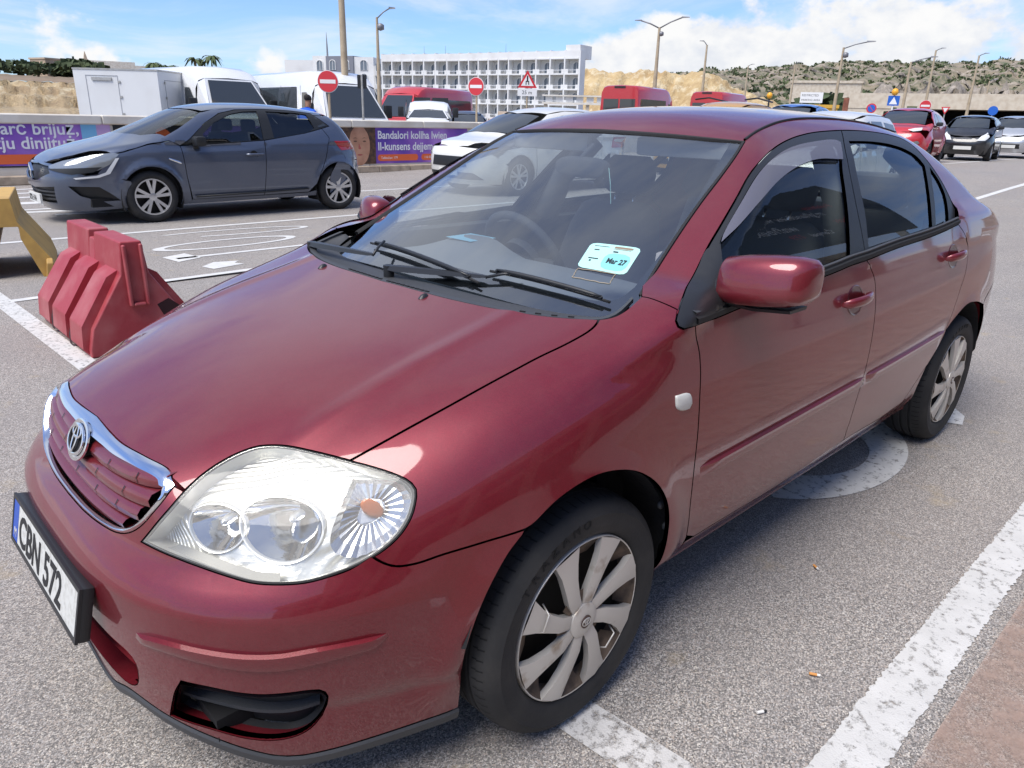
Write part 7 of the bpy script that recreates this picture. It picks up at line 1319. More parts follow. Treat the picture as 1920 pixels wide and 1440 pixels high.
def raw_panel(name, mt, parent, S, kind, pts, holes=(), both=False, gap=.004, step=.05, off=0., flange=.02, dense_=True, fn=None):
    """pts given in the panel's own plane: side (x, z), top (x, y), front / back (degrees round the corner, z)"""
    fn = fn or S.B
    if kind == 'side': par = Dir((0, 1, 0)); to3 = lambda q: (q[0], 1.2, q[1])
    elif kind == 'top': par = Dir((0, 0, 1)); to3 = lambda q: (q[0], q[1], 2.2)
    elif kind == 'ws': par = Dir((.5, 0, .85)); to3 = None
    else:
        bk = kind == 'back'; x0 = S.xr+.1 if bk else S.xc+.2; par = Cyl(x0, .9, bk); sg = -1 if bk else 1; to3 = lambda q: (x0+sg*1.9*math.cos(R(q[0])), 1.9*math.sin(R(q[0])), q[1])
    def loop(p):
        if to3: p = [to3(q) for q in p]
        p = np.array(p, float); o = []
        for i in range(len(p)): a, b = p[i], p[(i+1) % len(p)]; n = max(1, int(np.linalg.norm(b-a)/(step*1.1))); o += [a+(b-a)*k/n for k in range(n)]
        return np.array(o)
    f2 = (lambda p: fn(p)+off) if off else fn
    loops3 = [loop(pts)]+[loop(h) for h in holes]
    if kind == 'ws': loops3 = [snap(f2, l, 6) for l in loops3]
    loops = [inset2(par.to2(loops3[0]), gap)]+[inset2(par.to2(h), -gap) for h in loops3[1:]]; allb = np.concatenate(loops); lo, hi = allb.min(0), allb.max(0)
    gx, gy = np.meshgrid(np.arange(lo[0]+step/2, hi[0], step), np.arange(lo[1]+step/2, hi[1], step)); Q = np.stack([gx.ravel(), gy.ravel()], 1); k = inside(Q, loops[0])
    for h in loops[1:]: k &= ~inside(Q, h)
    Q = Q[k]
    if len(Q): Q = Q[np.sqrt(((Q[:, None]-allb[None])**2).sum(-1)).min(1) > step*.45]
    pp = np.concatenate([allb, Q]); edges = []; n = 0; idx = []
    for l in loops: m_ = len(l); edges += [(n+i, n+(i+1) % m_) for i in range(m_)]; idx.append(range(n, n+m_)); n += m_
    vo, eo, fo, ov, _, _ = delaunay_2d_cdt([Vector(p) for p in pp], edges, [], 0, 1e-6, True); V2 = np.array([tuple(v) for v in vo]); mp = {}
    for i, o in enumerate(ov):
        for q in o: mp[q] = i
    Fc = np.array([f for f in fo if len(f) == 3]); c = V2[Fc].mean(1); k = inside(c, loops[0])
    for h in loops[1:]: k &= ~inside(c, h)
    Fc = Fc[k]; P3 = par.lift(f2, V2, loops3[0]); bad = np.abs(f2(P3)) > .02
    if bad.any():
        good = P3[~bad]; g2 = V2[~bad]; P3[bad] = [snap(f2, good[np.argmin(((g2-v)**2).sum(1))][None], 3)[0] for v in V2[bad]]
    Nn = grad(f2, P3); nr = np.cross(P3[Fc[:, 1]]-P3[Fc[:, 0]], P3[Fc[:, 2]]-P3[Fc[:, 0]]); fl = (nr*Nn[Fc[:, 0]]).sum(1) < 0; Fc[fl] = Fc[fl][:, ::-1]
    V = list(P3); NN = list(Nn); Fs = [tuple(f) for f in Fc]
    if flange:
        for l in idx:
            ids = [mp[i] for i in l]; a = len(V); m_ = len(ids); A = P3[ids]; V += list(A)+list(A-Nn[ids]*flange); NN += list(Nn[ids])*2; Fs += [(a+i, a+(i+1) % m_, a+m_+(i+1) % m_, a+m_+i) for i in range(m_)]
    V = np.array(V); NN = np.array(NN); o = mesh(name, V, Fs, mt, parent, True, NN)
    if both: S_ = np.array((1, -1, 1)); return o, mesh(name, V*S_, [f[::-1] for f in Fs], mt, parent, True, NN*S_)
    return o
def side_y(S, x, z, fn=None):
    fn = fn or S.B; ys_ = np.linspace(1.3, 0, 261); v = fn(np.stack([0*ys_+x, ys_, 0*ys_+z], 1)); k = np.argmax(v <= 0); return float(ys_[k]) if (v <= 0).any() else .5
mat('glass_dark', (.040, .046, .050), .05, 0, spec=.9); mat('alloy', (.62, .63, .64), .3, .8); mat('lamp_clear', (.30, .32, .33), .12, .4, 1.); mat('lamp_white', (.66, .67, .67), .25); mat('lamp_red', (.42, .015, .02), .15, 0, 1.); mat('plate_pale', (.70, .70, .66), .5); mat('black_trim', (.014, .015, .016), .5); mat('seat_dark', (.03, .031, .034), .9)
car_paint('paint_slate', (.085, .105, .150), (.09, .11, .158), .36, .5, dust=.05); car_paint('paint_white', (.74, .75, .75), (.70, .71, .71), .4, 0, dust=.06); car_paint('paint_cream', (.70, .69, .64), (.68, .67, .62), .4, 0, dust=.06); car_paint('paint_signal', (.50, .022, .03), (.46, .02, .03), .4, .1, dust=.05); car_paint('paint_black', (.012, .014, .018), (.016, .018, .022), .4, .2, dust=.08); car_paint('paint_silver', (.55, .57, .59), (.5, .52, .54), .38, .6, dust=.05); car_paint('paint_yellow', (.62, .33, .02), (.58, .30, .02), .4, 0, dust=.05); car_paint('paint_bluevan', (.03, .13, .42), (.03, .12, .40), .4, 0)
glass('car_glass', (.42, .47, .45), 1.3, 1.5, add=.04)
def wheel(car, x, y, s, r, rim, w=.2, spokes=10, mt='alloy', parts=True, twin=False):
    wl = bpy.data.objects.new('wheel', None); link(wl, car); wl.location = (x, 0, r); Y = lambda q: s*q; f = (lambda p: p) if s > 0 else (lambda p: p[::-1])
    MB().lathe([(a, Y(b)) for a, b in f([(rim, y-.02), (rim+.012, y), (rim+(r-rim)*.45, y+.008), (r-.02, y-.004), (r, y-.03), (r, y-w+.03), (r-.02, y-w), (rim, y-w)])], 'y', 40).build('tyre', 'tyre', wl, True, 50)
    MB().lathe([(a, Y(b)) for a, b in f([(rim, y-.012), (rim, y-.06), (rim*.9, y-.09), (.001, y-.10)])], 'y', 32).build('rim_well', 'steel_dark', wl, True, 50)
    if not parts:
        MB().lathe([(a, Y(b)) for a, b in f([(rim*1.01, y-.012), (rim*.9, y-.004), (rim*.5, y-.012), (.001, y-.004)])], 'y', 24).build('hubcap', mt, wl, True, 50); return
    MB().lathe([(a, Y(b)) for a, b in f([(rim*1.02, y-.014), (rim*1.02, y-.002), (rim*.95, y-.002), (rim*.92, y-.02)])], 'y', 40).build('rim', mt, wl, True, 50)
    MB().lathe([(a, Y(b)) for a, b in f([(rim*.22, y-.03), (rim*.22, y-.014), (rim*.12, y-.010), (.001, y-.010)])], 'y', 20).build('hub', mt, wl, True, 50)
    for k in range(spokes):
        a = 2*math.pi*(k//2)/(spokes/2)+(.21 if k % 2 else -.21)+.3; ai = 2*math.pi*(k//2)/(spokes/2)+(.13 if k % 2 else -.13)+.3; pt = lambda q, an, wd, yy: (q*math.cos(an)-wd*math.sin(an), Y(yy), q*math.sin(an)+wd*math.cos(an))
        MB().loft([[pt(rim*.16, ai, -.016, y-.014), pt(rim*.16, ai, .016, y-.014), pt(rim*.16, ai, .016, y-.03), pt(rim*.16, ai, -.016, y-.03)], [pt(rim*.95, a, -.021, y-.006), pt(rim*.95, a, .021, y-.006), pt(rim*.95, a, .021, y-.03), pt(rim*.95, a, -.021, y-.03)]]).build('spoke', mt, wl, False)
def wheels(car, S, y, r, rim, **k):
    for x in (0, -S.wb):
        for s in (1, -1):
            wheel(car, x, y, s, r, rim, **k); MB().loft([[(x+S.ra*1.02*math.cos(t), s*q, S.zw+S.ra*1.03*math.sin(t)) for t in np.linspace(R(-25), R(205), 18)] for q in (y+.005, y-.32)], close=False).build('wheel_liner', 'void', car, True)
def arch(xa, zc, ra, a0, a1, n=12): return [(xa+ra*math.cos(R(a0+(a1-a0)*k/n)), zc+ra*math.sin(R(a0+(a1-a0)*k/n))) for k in range(n+1)]
def mirrors(car, x, y, z, mt, sx=.09, sy=.17, sz=.11):
    for s in (1, -1):
        o = rbox('door_mirror', (x-sx, min(s*(y+.03), s*(y+.03+sy)), z-sz/2), (x+sx*.4, max(s*(y+.03), s*(y+.03+sy)), z+sz/2), mt, car, .035, 2); MB().box((x-.04, min(s*(y-.1), s*(y+.05)), z-sz*.8), (x+.02, max(s*(y-.1), s*(y+.05)), z-sz*.35)).build('mirror_arm', 'black_trim', car)
# ---- blue-grey hatchback in the near lane
def hatchback():
    c = empty('hatchback_car', 'slate blue five-door hatchback driving past the purple banners', 'car', (-2.31, -9.37, 0))
    S = Shape([(.12, .80), (.2, .85), (.3, .885), (.45, .915), (.6, .93), (.75, .935), (.86, .925), (.95, .905), (1.05, .88), (1.2, .83)], [(.15, 1.0), (.25, 1.06), (.4, 1.10), (.52, 1.11), (.62, 1.09), (.70, 1.05), (.78, .99), (.86, .92)],
              [(.2, -3.20), (.35, -3.29), (.5, -3.32), (.66, -3.30), (.85, -3.25), (.95, -3.20), (1.1, -3.10), (1.25, -2.98), (1.36, -2.87)], [(1.08, .72), (1.0, .775), (.85, .84), (.65, .905), (.4, .975), (.1, 1.03), (-.2, 1.05), (-.5, 1.02), (-1., 1.03), (-1.6, 1.08), (-2.2, 1.17), (-2.6, 1.24), (-3.2, 1.24)],
              [(-.4, 1.28), (-.72, 1.40), (-1.0, 1.455), (-1.5, 1.488), (-1.9, 1.485), (-2.3, 1.458), (-2.7, 1.41), (-3.0, 1.355)], (.13, 1.05, 2.35), (.90, .98, .40, .25), 2.71, n=3.6, xc=-.45, flare=.03, ra=.375, zw=.32, kt=.09)
    P = 'paint_slate'; A1 = arch(0, .32, .375, 205, -22, 14); ra = .375
    sill = .20
    belt = [(-.40, .945), (-.9, .965), (-1.6, 1.01), (-2.23, 1.10), (-2.50, 1.17)]
    fend = [(.36, .55), (.60, .62), (.40, .845), (.28, .87), (-.02, .955), (-.30, 1.0), (-.42, .94), (-.45, .55), (-.50, .25), (-.45, sill)]+arch(0, .32, ra, 199, 37, 14)
    raw_panel('front_fender', P, c, S, 'side', fend, both=True, step=.04)
    raw_panel('front_door', P, c, S, 'side', [(-.42, .94), (-.45, .55), (-.51, .26), (-1.52, .27), (-1.55, .6), (-1.58, 1.005), (-.9, .965)], both=True, step=.04)
    raw_panel('rear_door', P, c, S, 'side', [(-1.58, 1.005), (-1.55, .6), (-1.52, .27), (-2.22, .28), (-2.33, .40), (-2.38, .52), (-2.50, .75), (-2.60, 1.04), (-2.52, 1.165), (-2.23, 1.10)], both=True, step=.04)
    raw_panel('sill_panel', P, c, S, 'side', [(-.45, sill), (-.51, .255), (-2.21, .27), (-2.34, .30), (-2.34, sill+.02)], both=True, step=.05)
    roofedge = [(-.60, 1.30), (-.95, 1.395), (-1.5, 1.43), (-2.0, 1.425), (-2.4, 1.39), (-2.7, 1.345), (-2.86, 1.30)]
    quarter = [(-2.52, 1.165), (-2.60, 1.04), (-2.50, .75), (-2.38, .52)]+arch(-2.71, .32, ra, 33, 148, 14)+[(-3.06, .60), (-3.07, .88), (-3.0, 1.05), (-2.93, 1.20), (-2.86, 1.30), (-2.7, 1.345), (-2.63, 1.34), (-2.48, 1.345), (-2.66, 1.20)]
    raw_panel('quarter_panel', P, c, S, 'side', quarter, both=True, step=.04)
    # window frames and glass
    w1 = [(-.75, .985), (-.75, 1.085), (-.93, 1.22), (-1.2, 1.335), (-1.4, 1.37), (-1.60, 1.38), (-1.57, 1.02), (-1.0, .985)]; w2 = [(-1.74, 1.38), (-2.18, 1.37), (-2.36, 1.35), (-2.40, 1.17), (-2.26, 1.10), (-1.74, 1.035)]
    frame = [(-.42, .945), (-.55, 1.02), (-.80, 1.215), (-1.05, 1.345), (-1.3, 1.395), (-1.7, 1.41), (-2.1, 1.405), (-2.46, 1.37), (-2.66, 1.20), (-2.52, 1.165), (-2.23, 1.10), (-1.6, 1.01), (-.9, .965)]
    raw_panel('window_frame', 'black_trim', c, S, 'side', frame, [w1, w2], both=True, step=.05, fn=S.G, off=.002)
    raw_panel('door_glass', 'car_glass', c, S, 'side', w1, both=True, step=.1, fn=S.G, off=.010, flange=0, gap=-.006); raw_panel('door_glass', 'car_glass', c, S, 'side', w2, both=True, step=.1, fn=S.G, off=.010, flange=0, gap=-.006)
    raw_panel('quarter_light', 'glass_dark', c, S, 'side', [(-2.48, 1.335), (-2.62, 1.205), (-2.47, 1.175)], both=True, step=.1, fn=S.G, off=-.003, flange=.004)
    rail = [(-.30, 1.0), (-.42, .945), (-.55, 1.02), (-.80, 1.215), (-1.05, 1.345), (-1.3, 1.395), (-1.7, 1.41), (-2.1, 1.405), (-2.46, 1.37), (-2.48, 1.345), (-2.63, 1.34), (-2.63, 1.375), (-2.4, 1.40), (-2.0, 1.432), (-1.5, 1.44), (-1.1, 1.415), (-.80, 1.345), (-.45, 1.15), (-.2, 1.03)]
    raw_panel('roof_rail', P, c, S, 'side', rail, both=True, step=.04)
    # hood, roof, glass
    he_ = [(x, side_y(S, x, z)) for x, z in ((.40, .845), (.28, .87), (.13, .913), (-.02, .955), (-.16, .978), (-.29, .998))]
    hr_ = [(1.0, .30), (.90, .50), (.78, .62), (.60, .70)]+he_+[(-.20, .74), (-.05, .60), (.04, .3)]
    hood = [(1.03, 0)]+hr_+[(.07, 0)]+[(x, -y) for x, y in hr_[::-1]]
    raw_panel('hood', P, c, S, 'top', hood, step=.05)
    raw_panel('roof', P, c, S, 'top', [(-.86, -.60), (-.76, -.3), (-.73, 0), (-.76, .3), (-.86, .60), (-1.4, .635), (-2.2, .62), (-2.8, .56), (-2.86, 0), (-2.8, -.56), (-2.2, -.62), (-1.4, -.635)], step=.07, fn=S.G)
    raw_panel('windscreen', 'car_glass', c, S, 'ws', [(.02, -.5, 1.07), (.08, 0, 1.07), (.02, .5, 1.07), (-.12, .70, 1.06), (-.45, .70, 1.17), (-.82, .61, 1.345), (-.76, .3, 1.39), (-.73, 0, 1.40), (-.76, -.3, 1.39), (-.82, -.61, 1.345), (-.45, -.70, 1.17), (-.12, -.70, 1.06)], step=.1, fn=S.G, off=.006, flange=0)
    # front
    bumper = [(-62, .20), (-62, .52), (-47, .62), (-40, .60), (-30, .72), (0, .745), (30, .72), (40, .60), (47, .62), (62, .52), (62, .20), (40, .17), (0, .16), (-40, .17)]
    grille = [(-19, .70), (-22, .62), (-10, .53), (0, .51), (10, .53), (22, .62), (19, .70), (0, .715)]; low = [(-24, .46), (-22, .26), (0, .24), (22, .26), (24, .46), (0, .42)]; fogs = [(32, .47), (45, .46), (54, .30), (44, .29), (36, .36)]
    raw_panel('front_bumper', P, c, S, 'front', bumper, [grille, low, fogs, [(-a, z) for a, z in fogs][::-1]], step=.04)
    for q, nm in ((grille, 'grille'), (low, 'lower_grille'), (fogs, 'fog_recess'), ([(-a, z) for a, z in fogs], 'fog_recess')): raw_panel(nm, 'black_trim', c, S, 'front', q, step=.06, off=.03, flange=.0, gap=-.01)
    for z in (.30, .345, .39): raw_panel('grille_bar', 'grey_plastic', c, S, 'front', [(-23, z), (-23, z+.018), (0, z), (23, z+.018), (23, z), (0, z-.018)], step=.08, off=.012, flange=.01, gap=0)
    for s in (1, -1):
        hl = [(20, .700), (28, .765), (42, .835), (54, .865), (57, .85), (52, .73), (46, .66), (36, .635), (24, .655)]; hh = [(s*a, z) for a, z in hl]; raw_panel('headlight', 'lamp_clear', c, S, 'front', hh, step=.05, off=-.004, gap=.0)
        led = [(55, .80), (57, .805), (51.5, .62), (46, .575), (36, .555), (35, .572), (45, .597), (49.5, .635)]; raw_panel('daytime_light', 'lamp_white', c, S, 'front', [(s*a, z) for a, z in led], step=.05, off=-.009, gap=0)
        raw_panel('lamp_bezel', 'black_trim', c, S, 'front', [(s*a, z) for a, z in ((20, .67), (40, .69), (48, .70), (44, .64), (34, .61))], step=.05, off=-.006, gap=0)
        raw_panel('tail_lamp', 'lamp_red', c, S, 'back', [(s*a, z) for a, z in ((66, 1.0), (40, 1.0), (40, .88), (60, .86))], step=.06, off=-.006)
    # badge diamond, plate, wing vent
    m = MB(); o4 = [(1.125, 0, .72), (1.125, .055, .625), (1.125, 0, .53), (1.125, -.055, .625)]; i4 = [(1.13, 0, .68), (1.13, .03, .625), (1.13, 0, .57), (1.13, -.03, .625)]; m.loft([[(x-.03, y, z) for x, y, z in o4], o4, i4, [(x-.02, y, z) for x, y, z in i4]], caps=(False, False)); m.build('badge', 'chrome', c)
    p = MB().box((1.10, -.26, .24), (1.125, .26, .355)).build('number_plate', 'plate_pale', c); text('plate_text', 'KYL·114', .10, 'plate_ink', p, frame_mat((1.127, -.235, .26), (0, 1, 0), (0, 0, 1)), .001, sx=.92, bold=.002)
    for s in (1, -1): MB().loft([[(-.24, s*.938, .80), (-.37, s*.937, .755), (-.39, s*.937, .74)], [(-.24, s*.942, .79), (-.37, s*.942, .742), (-.395, s*.942, .728)], [(-.25, s*.938, .775), (-.36, s*.937, .73), (-.385, s*.937, .72)]], close=False).build('fender_vent', 'chrome_dull', c, False)
    raw_panel('rear_hatch', P, c, S, 'back', [(-58, .72), (-58, 1.0), (-52, 1.28), (52, 1.28), (58, 1.0), (58, .72)], step=.07); raw_panel('rear_bumper', P, c, S, 'back', [(-70, .24), (-72, .48), (-66, .715), (66, .715), (72, .48), (70, .24)], step=.07)
    mirrors(c, -.60, .88, 1.0, 'black_trim', .10, .17, .12)
    for s in (1, -1):
        MB().tube([(-1.27, s*.955, .822), (-1.33, s*.972, .825), (-1.46, s*.972, .828), (-1.52, s*.955, .83)], .016, 8).build('door_handle', P, c, True); MB().lathe([(.055, s*.934), (.05, s*.930), (.001, s*.928)], 'y', 16, (-1.39, 0, .82)).build('handle_cup', 'black_trim', c, True)
        MB().tube([(-.55, s*.915, .30), (-1.5, s*.92, .315), (-2.2, s*.915, .335)], .012, 6).build('door_moulding', 'black_trim', c, True)
    wheels(c, S, .915, .322, .222, spokes=10)
    # interior
    MB().box((-2.9, -.82, .22), (.7, .82, .32)).build('floor_pan', 'void', c); MB().box((-2.85, -.80, .32), (-2.2, .80, .9)).build('rear_bench', 'seat_dark', c); MB().box((-.45, -.80, .32), (.3, .80, .93)).build('dashboard', 'seat_dark', c)
    for y in (-.38, .38):
        rbox('front_seat', (-1.65, y-.26, .5), (-1.42, y+.26, 1.08), 'seat_dark', c, .06, 2); rbox('headrest', (-1.66, y-.14, 1.10), (-1.54, y+.14, 1.27), 'seat_dark', c, .04, 2)
    MB().loft([[(.0, y, .97) for y in (-.6, .6)], [(-.5, y, .98) for y in (-.7, .7)]], close=False).build('dash_top', 'dash', c)
hatchback()
# ---- simple builder for the traffic further off
def small_car(name, label, cat, loc, rz, P, S, spec, group=None, scale=1., lod=1):
    c = empty(name, label, cat, loc, rz, group, scale); g = spec; wb = S.wb; ra = S.ra; zw = S.zw; sl = g.get('sill', .22); st = .09 if lod else .14
    xb, zb = g['belt'][0]; d0, d1, d2 = g['doors']; bz = lambda x: float(np.interp(-x, [-q[0] for q in g['belt']], [q[1] for q in g['belt']])); nose = g['nose']; tail = g['tail']; re = g['roofedge']
    raw_panel('front_fender', P, c, S, 'side', [(nose, .52), (nose+.05, .70), (ra*.6, g['fz']), (d0+.02, zb+.02), (d0, zb), (d0-.02, sl)]+arch(0, zw, ra, 196, 40, 12), both=True, step=st)
    raw_panel('front_door', P, c, S, 'side', [(d0, zb), (d0-.03, sl+.04), (d1+.02, sl+.04), (d1, bz(d1))], both=True, step=st)
    if d2: raw_panel('rear_door', P, c, S, 'side', [(d1, bz(d1)), (d1+.02, sl+.04), (-wb+ra+.02, sl+.06), (-wb+ra-.06, .55), (d2, bz(d2))], both=True, step=st)
    q0 = d2 or d1
    raw_panel('quarter_panel', P, c, S, 'side', [(q0, bz(q0))]+([(-wb+ra-.06, .55)] if d2 else [(d1+.02, sl+.04), (-wb+ra+.05, sl+.04)])+arch(-wb, zw, ra, 38 if d2 else -8, 150, 12)+[(tail-.03, .72), (tail, bz(q0))], both=True, step=st)
    raw_panel('sill_panel', P, c, S, 'side', [(d0-.02, sl), (d0-.03, sl+.035), (-wb+ra+.02, sl+.035), (-wb+ra+.02, sl)], both=True, step=.15)
    cab = [(d0+.02, zb+.02)]+re+[(tail, bz(q0)), (q0, bz(q0)), (d1, bz(d1)), (d0, zb)]
    raw_panel('cabin_side', P, c, S, 'side', cab, both=True, step=st, fn=S.B)
    for w_ in g['win']: raw_panel('window', 'glass_dark', c, S, 'side', w_, both=True, step=.15, fn=S.B, off=-.005, flange=.01, gap=.01)
    hw = g['hw']; h0, h1 = g['hood']; raw_panel('hood', P, c, S, 'top', [(h0, -hw*.45), (h0+.04, 0), (h0, hw*.45), (nose+.04, side_y(S, nose+.05, .72)*.9), (ra*.6, side_y(S, ra*.6, g['fz'])), (d0+.03, side_y(S, d0+.02, zb+.02)), (h1-.10, hw*.8), (h1, 0), (h1-.10, -hw*.8), (d0+.03, -side_y(S, d0+.02, zb+.02)), (ra*.6, -side_y(S, ra*.6, g['fz'])), (nose+.04, -side_y(S, nose+.05, .72)*.9)], step=.1)
    r0, r1 = g['roof']; raw_panel('roof', P, c, S, 'top', [(r0, 0)]+[(x, side_y(S, x, z, S.G)) for x, z in re[1:]]+[(r1-.03, 0)]+[(x, -side_y(S, x, z, S.G)) for x, z in re[1:][::-1]], step=.12, fn=S.G)
    x0, zz, slp = S.ws; wt = S.Rf(r0)
    raw_panel('windscreen', 'glass_dark', c, S, 'ws', [(h1, 0, zz+.02), (h1-.12, hw*.78, zz+.02), (r0-.05, hw*.66, float(wt)-.08), (r0+.02, 0, float(wt)-.03), (r0-.05, -hw*.66, float(wt)-.08), (h1-.12, -hw*.78, zz+.02)], step=.15, fn=S.G, off=-.003, flange=.01)
    fb = [(-64, sl), (-64, .55), (-40, g['fz']-.02), (-20, g['nz']), (0, g['nz']+.02), (20, g['nz']), (40, g['fz']-.02), (64, .55), (64, sl), (0, sl-.02)]; raw_panel('front_bumper', P, c, S, 'front', fb, step=st)
    raw_panel('rear_panel', P, c, S, 'back', [(-66, .26), (-68, .72), (-60, g['rz']), (60, g['rz']), (68, .72), (66, .26)], step=.12)
    if g.get('rwin'): raw_panel('rear_window', 'glass_dark', c, S, 'back', g['rwin'], step=.15, off=-.006)
    for hl, mt_ in g['lamps']:
        for s in (1, -1): raw_panel('headlight', mt_, c, S, 'front', [(s*a, z) for a, z in hl], step=.08, off=-.008, gap=0)
    for q in g.get('grilles', ()): raw_panel('grille', 'black_trim', c, S, 'front', q, step=.1, off=-.004, gap=0)
    for q in g.get('tails', ()):
        for s in (1, -1): raw_panel('tail_lamp', 'lamp_red', c, S, 'back', [(s*a, z) for a, z in q], step=.1, off=-.008, gap=0)
    nx_ = float(S.N(.42)); MB().box((nx_-.02, -.26, .36), (nx_+.02, .26, .47)).build('number_plate', 'plate_pale', c)
    mirrors(c, d0-.15, g['mw'], zb+.10, g.get('mmat', 'black_trim'))
    wheels(c, S, g['wy'], g['wr'], g['wr']*.66, spokes=10, mt=g.get('wmat', 'alloy'), parts=g.get('wparts', True))
    MB().box((-wb-.4, -hw*.85, .2), (.5, hw*.85, .42)).build('floor_pan', 'void', c)
    return c
std = lambda W, h=0.: [(.12, W-.12), (.2, W-.07), (.3, W-.03), (.5, W), (.7, W), (.85, W-.015), (1.0, W-.04), (1.15, W-.08)]
# white crossover following the hatchback
S_suv = Shape(std(.93), [(.2, .86), (.4, .95), (.6, .97), (.75, .95), (.88, .88)], [(.25, -3.35), (.5, -3.45), (.8, -3.45), (1.1, -3.36), (1.4, -3.15)], [(.95, .80), (.8, .92), (.5, 1.0), (.2, 1.05), (-.1, 1.09), (-.5, 1.08), (-1.5, 1.10), (-2.4, 1.16), (-3.4, 1.16)], [(-.5, 1.36), (-.9, 1.50), (-1.3, 1.575), (-1.8, 1.60), (-2.4, 1.58), (-3.0, 1.50), (-3.2, 1.45)], (.12, 1.09, 2.0), (.89, 1.05, .40, .3), 2.65, n=3.6, ra=.39, zw=.35, kt=.10, zb=.9)
suv_spec = dict(belt=[(-.40, 1.00), (-1.5, 1.03), (-2.4, 1.09), (-3.3, 1.15)], doors=(-.42, -1.45, -2.35), nose=.45, tail=-3.12, roofedge=[(-.62, 1.30), (-1.0, 1.46), (-1.5, 1.525), (-2.2, 1.52), (-2.8, 1.45), (-3.1, 1.36)], fz=.86, nz=.86, rz=1.38, hw=.86, hood=(.82, .08), roof=(-.78, -3.05), mw=.87, wy=.91, wr=.345,
    win=[[(-.72, 1.07), (-.80, 1.19), (-1.05, 1.40), (-1.35, 1.455), (-1.42, 1.455), (-1.40, 1.08)], [(-1.50, 1.455), (-2.15, 1.45), (-2.35, 1.40), (-2.32, 1.13), (-1.50, 1.085)], [(-2.45, 1.39), (-2.75, 1.36), (-2.62, 1.20), (-2.42, 1.15)]],
    lamps=[([(28, .72), (40, .86), (54, .90), (50, .80), (38, .72)], 'lamp_clear')], grilles=[[(-24, .52), (-22, .70), (22, .70), (24, .52)], [(-40, .30), (-30, .42), (30, .42), (40, .30)]], tails=[[(60, 1.05), (42, 1.05), (42, .85), (64, .85)]], rwin=[(-42, 1.12), (-40, 1.40), (40, 1.40), (42, 1.12)])
small_car('crossover_car', 'white crossover partly hidden behind the foreground car roof', 'car', (-8.88, -9.40, 0), 0, 'paint_cream', S_suv, suv_spec)
# red crossover, black city car, silver city car queued at the right (they face the picture's lower left)
S_juke = Shape(std(.88), [(.2, .78), (.45, .86), (.65, .86), (.85, .80), (1.0, .70)], [(.25, -3.2), (.5, -3.28), (.8, -3.27), (1.05, -3.15), (1.35, -2.9)], [(.8, .86), (.6, 1.0), (.3, 1.06), (0, 1.09), (-.5, 1.08), (-1.4, 1.10), (-2.2, 1.16), (-3.2, 1.18)], [(-.45, 1.38), (-.85, 1.51), (-1.2, 1.565), (-1.6, 1.575), (-2.2, 1.54), (-2.8, 1.44)], (.1, 1.09, 1.75), (.84, 1.05, .42, .3), 2.53, n=3.2, ra=.38, zw=.34, kt=.14, flare=.05, zb=.9)
spec_j = dict(suv_spec, belt=[(-.35, 1.02), (-1.4, 1.06), (-2.2, 1.14), (-3.0, 1.2)], doors=(-.38, -1.35, -2.15), nose=.42, tail=-2.95, roofedge=[(-.60, 1.32), (-1.0, 1.46), (-1.5, 1.50), (-2.1, 1.47), (-2.6, 1.38), (-2.8, 1.32)], fz=.90, nz=.88, rz=1.30, hw=.80, hood=(.70, .06), roof=(-.72, -2.75), mw=.82, wy=.87, wr=.335, win=[[(-.66, 1.09), (-.76, 1.22), (-1.0, 1.39), (-1.28, 1.43), (-1.30, 1.10)], [(-1.40, 1.43), (-1.95, 1.40), (-2.10, 1.30), (-2.02, 1.17), (-1.40, 1.115)]], lamps=[([(22, .96), (34, 1.0), (50, 1.02), (44, .95), (30, .92)], 'lamp_white'), ([(26, .62), (36, .66), (40, .60), (34, .54), (26, .55)], 'lamp_clear')], wmat='black_trim')
small_car('crossover_car', 'bright red crossover car nearest in the queue at the right', 'car', (-23.0, -7.0, .38), R(10), 'paint_signal', S_juke, spec_j, 'cars queued at the right')
S_city = Shape(std(.81), [(.2, .62), (.45, .72), (.62, .72), (.8, .62)], [(.25, -2.85), (.5, -2.92), (.8, -2.9), (1.1, -2.8), (1.35, -2.6)], [(.65, .74), (.5, .86), (.25, .97), (0, 1.03), (-.4, 1.04), (-1.4, 1.07), (-2.2, 1.12), (-2.9, 1.12)], [(-.3, 1.30), (-.6, 1.42), (-.9, 1.46), (-1.4, 1.475), (-2.0, 1.44), (-2.5, 1.36)], (.22, 1.02, 1.7), (.78, 1.0, .36, .3), 2.34, n=3.2, ra=.33, zw=.30, kt=.12, zb=.85)
spec_c = dict(suv_spec, belt=[(-.30, .98), (-1.4, 1.03), (-2.0, 1.10), (-2.7, 1.14)], doors=(-.30, -1.30, -2.0), nose=.38, tail=-2.62, roofedge=[(-.40, 1.22), (-.72, 1.36), (-1.2, 1.41), (-1.9, 1.385), (-2.4, 1.31), (-2.55, 1.26)], fz=.82, nz=.74, rz=1.26, hw=.74, hood=(.55, .18), roof=(-.46, -2.45), mw=.77, wy=.80, wr=.29, win=[[(-.46, 1.04), (-.58, 1.18), (-.80, 1.33), (-1.2, 1.365), (-1.24, 1.06)], [(-1.34, 1.365), (-1.8, 1.345), (-2.0, 1.26), (-1.92, 1.12), (-1.34, 1.07)]], lamps=[([(24, .66), (34, .80), (52, .92), (52, .78), (40, .66)], 'lamp_white')], grilles=[[(-26, .34), (-24, .50), (24, .50), (26, .34)]], tails=[[(62, 1.1), (50, 1.1), (50, .8), (64, .8)]])
small_car('city_car', 'small black hatchback behind the red crossover', 'car', (-28.5, -6.75, .38), R(9), 'paint_black', S_city, dict(spec_c, wmat='alloy'), 'cars queued at the right')
